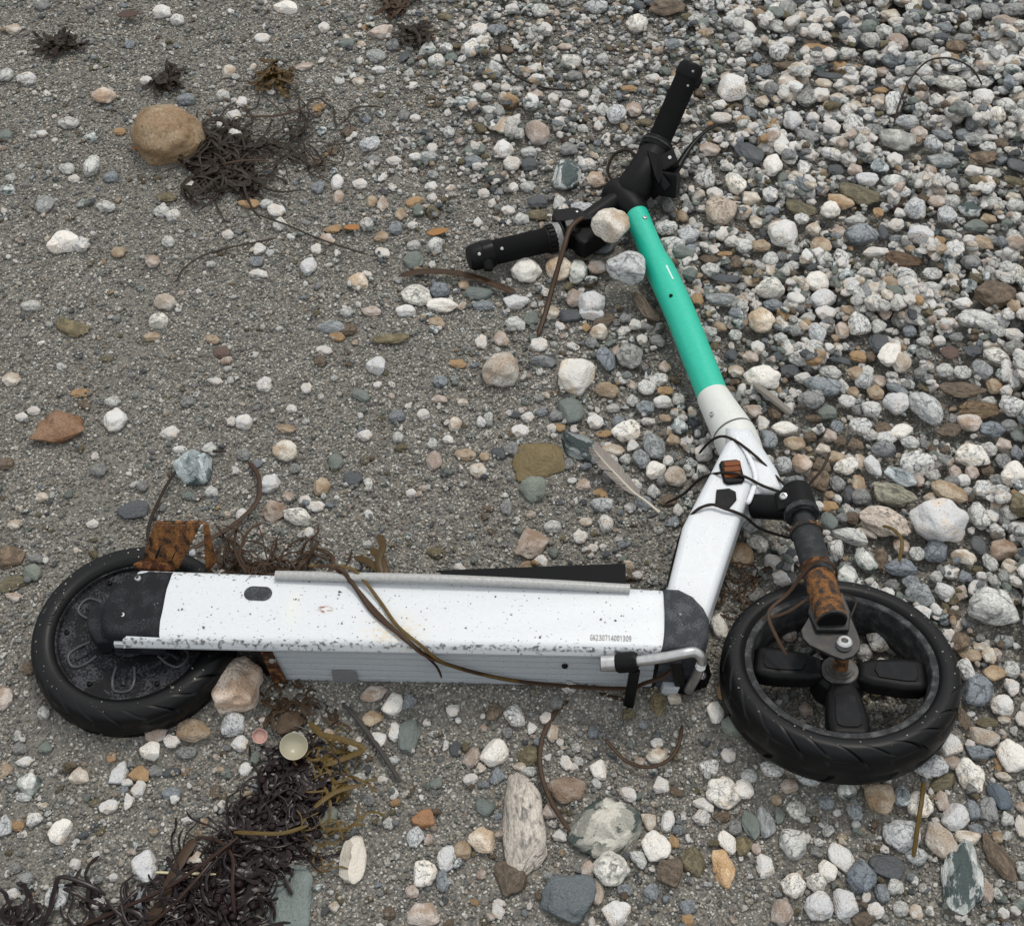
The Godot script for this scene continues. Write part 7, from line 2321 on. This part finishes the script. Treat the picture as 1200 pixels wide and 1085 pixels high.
# a heap of curling ribbons
func tangle(s: Shape, c: Vector3, rx: float, rz: float, n: int, len: float, w: float, hi: float, curl := 1.0, flat := .3, dir := 99.0) -> void:
	for k in n:
		var a := rng.randf() * TAU
		var r := sqrt(rng.randf())
		var p := c + V(cos(a) * rx * r, 0, sin(a) * rz * r)
		var h := rng.randf() * TAU if dir > 90 else dir + rng.randfn() * .5
		var turn := rng.randfn() * curl
		var pts := []
		var y := rng.randf() * hi * (1.1 - r)
		var steps := 5 + rng.randi() % 4
		for i in steps:
			pts.append(V(p.x, maxf(.003, c.y + y), p.z))
			h += turn * .8 + rng.randfn() * .35 * curl
			p += V(cos(h), 0, sin(h)) * len / steps
			y = clampf(y + rng.randfn() * hi * .25, 0, hi)
		var ww := w * rng.randf_range(.55, 1.3)
		strand(s, pts, ww, flat, 3, .22)
		if flat < .3:
			# the ribbon forks
			for f in 3:
				var q: Vector3 = pts[maxi(1, pts.size() - 1 - f)]
				var g := h + rng.randf_range(.4, 1.1) * (1 if f % 2 == 0 else -1)
				var l2 := len * rng.randf_range(.2, .38)
				var mid := q + V(cos(g), rng.randf_range(-.1, .25), sin(g)) * l2 * .5
				g += rng.randf_range(-.6, .6)
				strand(s, [q, mid, mid + V(cos(g), rng.randf_range(-.2, .2), sin(g)) * l2 * .5], ww * .85, flat, 3, .2)

func weed_mat(called: String, c: Color, rough := .45) -> StandardMaterial3D:
	var m := specks(called, c, c * 1.45, .3, rough, 16)
	m.metallic_specular = .32
	return m

func weeds() -> void:
	var dark := weed_mat("dark purple weed", Color(.10, .062, .060), .30)
	var brown := weed_mat("brown weed", Color(.195, .135, .08), .5)
	var deep := weed_mat("deep brown weed", Color(.125, .09, .055), .5)
	var green := weed_mat("olive weed", Color(.29, .23, .10), .5)
	var cordc := mat("dark cord", Color(.14, .12, .105), .6)
	# strands over the deck
	var dk := thing("kelp_strands", "three brown weed strands hanging across the white deck and its ribbed underside", "seaweed", V(-.13, .1, .27))
	var s := Shape.new()
	strand(s, [V(-.215, .1050, .2255), V(-.1955, .1085, .2290), V(-.175, .1010, .2440), V(-.150, .0985, .274), V(-.118, .0990, .3105), V(-.098, .092, .3240), V(-.082, .060, .3235), V(-.0765, .035, .3240)], .0022)
	obj("strand", s, brown, dk)
	s = Shape.new()
	strand(s, [V(-.200, .1060, .2270), V(-.186, .1090, .2320), V(-.170, .1010, .2500), V(-.148, .0985, .2820), V(-.112, .0995, .3150), V(-.092, .086, .3260), V(-.055, .055, .3245), V(.000, .0290, .3240), V(.060, .020, .3260), V(.100, .022, .3300), V(.128, .030, .3350)], .0026)
	obj("strand", s, brown, dk)
	s = Shape.new()
	strand(s, [V(-.2230, .1040, .2240), V(-.182, .1090, .2290), V(-.166, .1050, .2370), V(-.143, .0990, .2660), V(-.122, .0990, .2980), V(-.098, .0985, .3200), V(-.075, .072, .3260), V(-.040, .0460, .3245), V(.020, .0230, .3245)], .0021)
	obj("strand", s, green, dk)
	s = Shape.new()
	strand(s, [V(.120, .030, .3420), V(.140, .045, .3380), V(.160, .052, .3340), V(.172, .062, .3300)], .0026)
	obj("strand", s, brown, dk)
	lone("kelp_strand", "long brown weed strand curving down from the deck to the grey banded rock", "seaweed", [V(.128, .012, .3400), V(.095, .0105, .330), V(.075, .010, .331), V(.051, .010, .348), V(.036, .010, .375), V(.030, .010, .400), V(.032, .010, .430), V(.043, .011, .462), V(.060, .013, .492)], .0027, brown)
	lone("kelp_strand", "thin brown weed strand looping on gravel right of the kickstand foot", "seaweed", [V(.100, .010, .3850), V(.112, .009, .400), V(.124, .009, .412), V(.145, .011, .419), V(.165, .012, .412), V(.178, .012, .395), V(.184, .013, .370)], .0022, brown)
	# cords round the neck
	lone("cord", "topmost thin dark cord wrapped over the white collar towards the fork", "cord", [V(.228, .034, .012), V(.238, .062, .016), V(.2500, .0785, .021), V(.2640, .0850, .0330), V(.2820, .0855, .052), V(.299, .0790, .068), V(.310, .080, .086), V(.317, .094, .110)], .0018, cordc, "", .9)
	lone("cord", "middle thin dark cord crossing the amber reflector", "cord", [V(.185, .016, .074), V(.205, .035, .074), V(.222, .066, .0745), V(.2400, .0885, .084), V(.2560, .0935, .0880), V(.2720, .0900, .0920), V(.290, .0840, .099), V(.310, .0840, .108), V(.322, .086, .112)], .0018, cordc, "", .9)
	lone("cord", "lowest thin dark cord crossing the white tube below the black plug", "cord", [V(.180, .014, .190), V(.187, .020, .165), V(.196, .060, .146), V(.2080, .0860, .1380), V(.2270, .0905, .1310), V(.2440, .0900, .1370), V(.264, .084, .1420), V(.285, .060, .142), V(.312, .055, .150), V(.340, .072, .1700)], .0019, cordc, "", .9)
	# strand round the fork
	var fs := thing("kelp_strands", "rust brown weed strand tied round the fork and trailing over the front tyre", "seaweed", V(.33, .1, .24))
	s = Shape.new()
	strand(s, [V(.3520, .106, .2440), V(.3480, .1255, .2400), V(.333, .1300, .2340), V(.317, .1180, .2400), V(.300, .1000, .2560), V(.279, .0960, .274), V(.276, .0950, .288), V(.284, .0900, .310), V(.292, .085, .325)], .0021)
	obj("strand", s, brown, fs)
	s = Shape.new()
	strand(s, [V(.268, .0920, .284), V(.285, .0960, .283), V(.300, .1000, .278), V(.318, .1060, .268)], .0018)
	obj("strand", s, brown, fs)
	s = Shape.new()
	strand(s, [V(.358, .09, .250), V(.372, .096, .262), V(.366, .098, .280), V(.360, .096, .290)], .0012)
	obj("strand", s, deep, fs)
	# by the grip
	lone("kelp_ribbon", "flat brown weed blade lying just below the lower grip", "seaweed", [V(-.152, .010, -.318), V(-.120, .011, -.324), V(-.085, .012, -.322), V(-.050, .013, -.311), V(-.020, .012, -.296), V(.004, .012, -.283)], .0052, brown, "", .25)
	lone("weed_stalk", "straight brown weed stalk leaning on the switch end of the lower grip", "seaweed", [V(.034, .014, -.201), V(.045, .020, -.240), V(.055, .030, -.279), V(.069, .048, -.327), V(.080, .0565, -.362), V(.098, .056, -.384)], .0036, brown, "", .7)
	lone("wire", "thin black wire curving on fine pebbles near the top edge", "wire", [V(-.014, .010, -.872), V(-.020, .011, -.840), V(-.0165, .012, -.797), V(-.006, .013, -.765), V(.012, .013, -.742), V(.052, .013, -.718), V(.105, .013, -.712)], .0016, cordc, "", .9)
	lone("wire", "thin dark arched stem over white pebbles in the upper right corner", "seaweed", [V(.563, 0.038, -.607), V(.575, 0.048, -.642), V(.599, 0.052, -.692), V(.632, 0.052, -.733), V(.666, 0.052, -.739), V(.694, 0.050, -.719), V(.709, 0.038, -.694)], .0016, deep, "", .9)
	lone("twig", "slim dark grey twig on sand right of the weed heap", "twig", [V(-.186, .008, .340), V(-.165, .009, .365), V(-.140, .009, .400), V(-.118, .007, .434)], .0028, mat("grey wood", Color(.26, .25, .24), .8), "", .8)
	lone("twig", "short grey twig among pebbles right of the white collar", "twig", [V(.308, .024, -.108), V(.330, .022, -.086), V(.352, .018, -.064)], .0052, mat("pale wood", Color(.45, .43, .40), .8), "", .7)
	lone("straw", "pale straw lying beside the smooth white egg stone", "straw", [V(-.362, .010, .535), V(-.335, .012, .537), V(-.300, .012, .538)], .0014, mat("straw", Color(.72, .68, .55), .7), "", .8)
	lone("weed_stalk", "upright brown weed blade above the straw, left of the weed heap", "seaweed", [V(-.327, .010, .500), V(-.336, .012, .520), V(-.345, .012, .545), V(-.350, .010, .565), V(-.362, .008, .585)], .0058, brown, "", .3)
	lone("kelp_strand", "thin dark weed stem trailing over sand below the brown boulder", "seaweed", [V(-.33, .006, -.395), V(-.36, .007, -.385), V(-.39, .008, -.375), V(-.425, .008, -.36), V(-.45, .008, -.335), V(-.458, .006, -.31)], .0018, deep)
	lone("kelp_strand", "thin dark weed stem running right from the boulder's weed towards the round cream stone", "seaweed", [V(-.36, .008, -.44), V(-.32, .009, -.42), V(-.28, .01, -.395), V(-.24, .01, -.375), V(-.20, .008, -.36)], .0016, deep)
	lone("weed_stalk", "small yellow green weed stem on the biggest white stone", "seaweed", [V(.440, .055, .185), V(.446, .060, .160), V(.440, .055, .140), V(.432, .045, .128)], .0024, green)
	lone("weed_stalk", "thin forked brown stem poking up left of the fork crown", "seaweed", [V(.345, .028, .075), V(.358, .040, .060), V(.372, .046, .045), V(.384, .050, .022)], .0018, deep)
	lone("weed_stalk", "thin olive stem on cream stone above the tall striped rock", "seaweed", [V(.432, .020, .440), V(.424, .030, .465), V(.416, .026, .492), V(.410, .012, .52)], .0026, green)
	# weed by the boulder
	var w1 := thing("weed_clump", "dark brown weed tangle trailing right from the brown boulder", "seaweed", V(-.42, 0, -.56))
	s = Shape.new()
	tangle(s, V(-.432, .004, -.598), .030, .042, 60, .085, .0022, .020, .6, .35)
	tangle(s, V(-.425, .004, -.540), .026, .032, 40, .08, .0028, .014, .5, .25)
	tangle(s, V(-.405, .004, -.535), .045, .030, 16, .13, .0018, .010, .4, .4)
	obj("fronds", s, deep, w1)
	s = Shape.new()
	tangle(s, V(-.345, .006, -.600), .060, .045, 16, .13, .0016, .014, 1.1)
	tangle(s, V(-.28, .006, -.62), .055, .035, 10, .11, .0016, .012, 1.2)
	obj("stems", s, deep, w1)
	s = Shape.new()
	strand(s, [V(-.400, .022, -.640), V(-.360, .018, -.645), V(-.325, .016, -.660), V(-.300, .014, -.690)], .0022, .5)
	strand(s, [V(-.42, .02, -.535), V(-.39, .018, -.545), V(-.355, .014, -.55)], .0022, .5)
	obj("blades", s, brown, w1)
	# stringy weed behind the bracket
	var w2 := thing("weed_clump", "stringy rust brown weed bundle behind the deck beside the orange bracket", "seaweed", V(-.3, 0, .18))
	s = Shape.new()
	tangle(s, V(-.300, .004, .180), .055, .026, 70, .10, .0013, .022, .8, .5)
	tangle(s, V(-.275, .004, .188), .045, .016, 16, .09, .0024, .024, .5, .3)
	obj("strings", s, brown, w2)
	s = Shape.new()
	tangle(s, V(-.315, .004, .192), .050, .022, 30, .07, .0020, .016, .9, .3)
	obj("fronds", s, deep, w2)
	lone("kelp_strand", "thin weed stem looping round the black and white rock above the bracket", "seaweed", [V(-.405, .012, .155), V(-.432, .012, .120), V(-.425, .012, .060), V(-.408, .010, .012), V(-.385, .008, -.010), V(-.355, .008, -.012)], .0022, deep)
	lone("kelp_strand", "brown weed stem curving from the marbled rock down to the orange bracket", "seaweed", [V(-.325, .008, .005), V(-.310, .010, .030), V(-.308, .010, .065), V(-.325, .012, .095), V(-.350, .014, .120), V(-.385, .02, .150)], .0030, brown)
	lone("kelp_strand", "round brown weed loop left of the orange bracket", "seaweed", [V(-.395, .04, .155), V(-.425, .03, .150), V(-.440, .02, .170), V(-.438, .02, .195), V(-.420, .03, .205)], .0026, brown)
	var w3 := thing("weed_sprig", "small forked brown sprig standing at the deck's upper edge", "seaweed", V(-.155, 0, .17))
	s = Shape.new()
	strand(s, [V(-.139, .012, .210), V(-.145, .020, .185), V(-.152, .020, .160), V(-.166, .016, .140)], .0052, .3)
	strand(s, [V(-.143, .018, .196), V(-.155, .022, .165), V(-.152, .020, .140), V(-.158, .016, .120)], .0046, .3)
	strand(s, [V(-.147, .02, .18), V(-.168, .018, .160), V(-.184, .012, .150)], .005, .3)
	obj("blades", s, weed_mat("sprig weed", Color(.24, .18, .07), .4), w3)
	# the big dark heap
	var w4 := thing("weed_heap", "large heap of dark purple brown bladder wrack near the bottom edge", "seaweed", V(-.28, 0, .5))
	s = Shape.new()
	tangle(s, V(-.228, .004, .448), .020, .046, 120, .042, .0024, .013, .8, .10)
	tangle(s, V(-.232, .004, .455), .026, .048, 60, .075, .0011, .015, 1.0, .6)
	tangle(s, V(-.252, .004, .500), .024, .030, 90, .042, .0025, .012, .8, .10)
	tangle(s, V(-.262, .004, .505), .030, .034, 50, .08, .0011, .014, 1.0, .6)
	tangle(s, V(-.300, .004, .558), .036, .024, 64, .055, .0024, .011, .8, .12)
	tangle(s, V(-.300, .004, .560), .055, .034, 40, .09, .0013, .018, .9, .6)
	tangle(s, V(-.350, .004, .594), .070, .016, 44, .08, .0022, .012, .6, .2)
	obj("dark_fronds", s, dark, w4)
	s = Shape.new()
	tangle(s, V(-.193, .010, .412), .020, .014, 16, .042, .0016, .014, .8, .25)
	tangle(s, V(-.188, .006, .475), .014, .030, 8, .060, .0016, .012, .6, .25)
	strand(s, [V(-.218, .02, .370), V(-.205, .022, .385), V(-.180, .022, .392), V(-.158, .02, .402), V(-.178, .018, .412), V(-.198, .018, .42)], .0034, .3)
	strand(s, [V(-.285, .022, .497), V(-.262, .026, .500), V(-.235, .024, .499), V(-.21, .022, .490)], .0022, .4)
	strand(s, [V(-.160, .016, .442), V(-.185, .020, .452), V(-.205, .022, .470)], .0030, .35)
	obj("olive_fronds", s, green, w4)
	s = Shape.new()
	strand(s, [V(-.44, .008, .596), V(-.39, .014, .575), V(-.345, .020, .555), V(-.31, .024, .53), V(-.28, .026, .505)], .0021, .7)
	strand(s, [V(-.37, .010, .60), V(-.34, .018, .575), V(-.315, .022, .545), V(-.30, .020, .52)], .0019, .7)
	strand(s, [V(-.275, .012, .585), V(-.280, .022, .555), V(-.283, .022, .525), V(-.30, .018, .505), V(-.325, .012, .498)], .0020, .6)
	obj("stalks", s, weed_mat("red brown weed", Color(.15, .09, .06), .4), w4)
	for k in 34:
		var b := Shape.new()
		var c := V(rng.randf_range(-.33, -.25), .0, rng.randf_range(.55, .60)) if k < 24 else V(rng.randf_range(-.27, -.20), 0, rng.randf_range(.42, .50))
		c.y = rng.randf_range(.010, .018)
		var r := rng.randf_range(.0034, .0058)
		b.tube([c + V(-r, 0, 0), c + V(-r * .8, 0, 0), c + V(-r * .3, 0, 0), c + V(r * .4, 0, 0), c + V(r * .85, 0, 0), c + V(r, 0, 0)], [r * .1, r * .6, r * .95, r * .92, r * .5, r * .1], 10)
		obj("air_bladder", b, dark, w4)
	var w5 := thing("weed_clump", "small dark curled weed piece at the lower left corner", "seaweed", V(-.46, 0, .55))
	s = Shape.new()
	strand(s, [V(-.462, .012, .575), V(-.458, .02, .555), V(-.452, .022, .545), V(-.425, .018, .552), V(-.408, .012, .560)], .0024, .5)
	strand(s, [V(-.462, .012, .545), V(-.456, .02, .56), V(-.46, .018, .58), V(-.468, .01, .592)], .0026, .5)
	tangle(s, V(-.49, .008, .588), .02, .012, 14, .05, .003, .014, 1.0)
	obj("fronds", s, dark, w5)
	var w6 := thing("weed_clump", "brown weed bits between the down tube and the front tyre", "seaweed", V(.25, 0, .21))
	s = Shape.new()
	tangle(s, V(.262, .004, .200), .026, .022, 9, .075, .0022, .018, .6, .3)
	tangle(s, V(.255, .004, .175), .030, .022, 16, .06, .0010, .020, .9, .6)
	obj("fronds", s, brown, w6)
	var w7 := thing("weed_clump", "muddy brown weed bits on gravel below the lower bracket", "seaweed", V(-.21, 0, .36))
	s = Shape.new()
	tangle(s, V(-.225, .004, .342), .035, .014, 16, .04, .0020, .010, .7, .25)
	tangle(s, V(-.250, .004, .335), .014, .014, 8, .03, .0020, .010, .7, .25)
	obj("fronds", s, weed_mat("muddy weed", Color(.22, .165, .11), .6), w7)
	var w8 := thing("weed_clump", "small olive brown tuft of weed near the top left, below sparse white pebbles", "seaweed", V(-.37, 0, -.75))
	s = Shape.new()
	tangle(s, V(-.371, .006, -.755), .012, .035, 26, .05, .0036, .018, .5, .3, PI / 2)
	obj("fronds", s, weed_mat("sprig weed", Color(.24, .18, .07), .4), w8)
	for q in [["weed_clump_small", "scrap of brown weed on sand at the far upper left", V(-.71, .004, -.83), .03, .012], ["x", "crumpled brown weed scrap on sand above the boulder", V(-.535, .004, -.74), .016, .016], ["x", "rust brown weed tuft at the top edge beside the sand", V(-.19, .004, -.935), .022, .028], ["x", "dark brown weed scrap below the tuft at the top edge", V(-.155, .006, -.855), .016, .012]]:
		var wx := thing("weed_scrap", q[1], "seaweed", q[2])
		s = Shape.new()
		tangle(s, q[2] + V(0, .003, 0), q[3], q[4], 30, .04, .0038, .012, .8, .3)
		obj("fronds", s, [brown, deep][rng.randi() % 2], wx)

func small_things() -> void:
	# feather
	var fe := thing("feather", "grey brown bird's feather lying across pebbles left of the neck", "feather", V(.13, .015, .045))
	var quill := smooth([V(.099, .034, .004), V(.112, .026, .018), V(.128, .021, .036), V(.146, .018, .058), V(.160, .021, .074), V(.176, .024, .094)], 8)
	var s := Shape.new()
	var rr := []
	for i in quill.size(): rr.append(lerpf(.0007, .0019, float(i) / quill.size()))
	s.tube(quill, rr, 8)
	obj("quill", s, mat("quill horn", Color(.72, .69, .62), .5), fe)
	var fm := StandardMaterial3D.new()
	fm.albedo_color = Color(.52, .49, .465)
	fm.roughness = .75
	fm.backlight_enabled = true
	fm.backlight = Color(.25, .23, .21)
	for side in [-1.0, 1.0]:
		s = Shape.new()
		for i in 120:
			var f := i / 120.0 * .70
			var q: Vector3 = quill[int(f * (quill.size() - 1))].lerp(quill[int(f * (quill.size() - 1)) + 1], fposmod(f * (quill.size() - 1), 1.0))
			var d := V(.66, -.1, .75)
			var n: Vector3 = V(.75, 0, -.66) * side
			var len := .0125 * sqrt(sin(PI * clampf(f / .70 * .93 + .04, 0, 1))) * (1.0 if side > 0 else .82)
			if side < 0 and (i % 31) > 26: continue
			if side > 0 and (i % 43) > 38: len *= .75
			var tip: Vector3 = q + n * len - d * len * .95 + V(0, rng.randf_range(-.001, .0015) + .002, 0)
			var b := q + d * .0011
			s.tri(q + V(0, .0004, 0), b + V(0, .0004, 0), tip)
			s.tri(b + V(0, .0004, 0), tip + d * .0013, tip)
		obj("vane", s, fm, fe)
	# shells
	var sh := thing("limpet_shell", "pale cupped limpet shell lying hollow side up above the weed heap", "shell", V(-.231, .018, .405))
	s = Shape.new()
	s.lathe([Vector2(0, -.006), Vector2(.005, -.0055), Vector2(.0095, -.003), Vector2(.0125, .001), Vector2(.0142, .0045), Vector2(.0148, .0047), Vector2(.0138, .0005), Vector2(.010, -.005), Vector2(.005, -.008), Vector2(0, -.0085)], V(-.231, .030, .405), V(.1, 1, .25), 40)
	obj("bowl", s, specks("shell lining", Color(.62, .60, .52), Color(.5, .47, .38), .2, .35, 30), sh)
	sh = thing("cockle_shell", "small pinkish broken shell on gravel below the salmon pink rock", "shell", V(-.272, .01, .382))
	s = Shape.new()
	s.lathe([Vector2(0, -.003), Vector2(.005, -.002), Vector2(.0075, .002), Vector2(.0082, .0022), Vector2(.0055, -.0032), Vector2(0, -.0045)], V(-.272, .011, .382), V(.2, 1, .5), 24)
	obj("bowl", s, specks("pink shell", Color(.72, .58, .54), Color(.45, .28, .26), .35, .5, 40), sh)
	# thin flakes of rust and dead leaf
	var leafs := [["orange brown leaf flake above the brown ribbon, left of the lower grip", .016, V(-.105, .009, -.405), .30, Color(.56, .38, .15)],
		["orange leaf flake on sand between the boulder's weed and the lower grip", .012, V(-.225, .008, -.415), .05, Color(.58, .37, .14)],
		["dark red brown leaf lying on sand at the top edge above the boulder", .020, V(-.62, .010, -.91), .2, Color(.24, .13, .08)],
		["orange brown leaf flake just left of the brown boulder's foot", .010, V(-.555, .008, -.585), .5, Color(.52, .32, .13)]]
	for q in leafs:
		s = Shape.new()
		var pts := []
		for k in 9:
			var a := TAU * k / 9
			pts.append(q[2] + V(cos(a) * q[1], 0, sin(a) * q[1] * .5).rotated(Vector3.UP, q[3]) * rng.randf_range(.8, 1.1))
		s.slab(pts, V(.001, .0016, .0012), .0005, 2)
		var o := obj("leaf_flake", s, specks("leaf" + str(q[4]), q[4], q[4] * .6, .35, .55, 30))
		tag(o, q[0], "leaf", "")
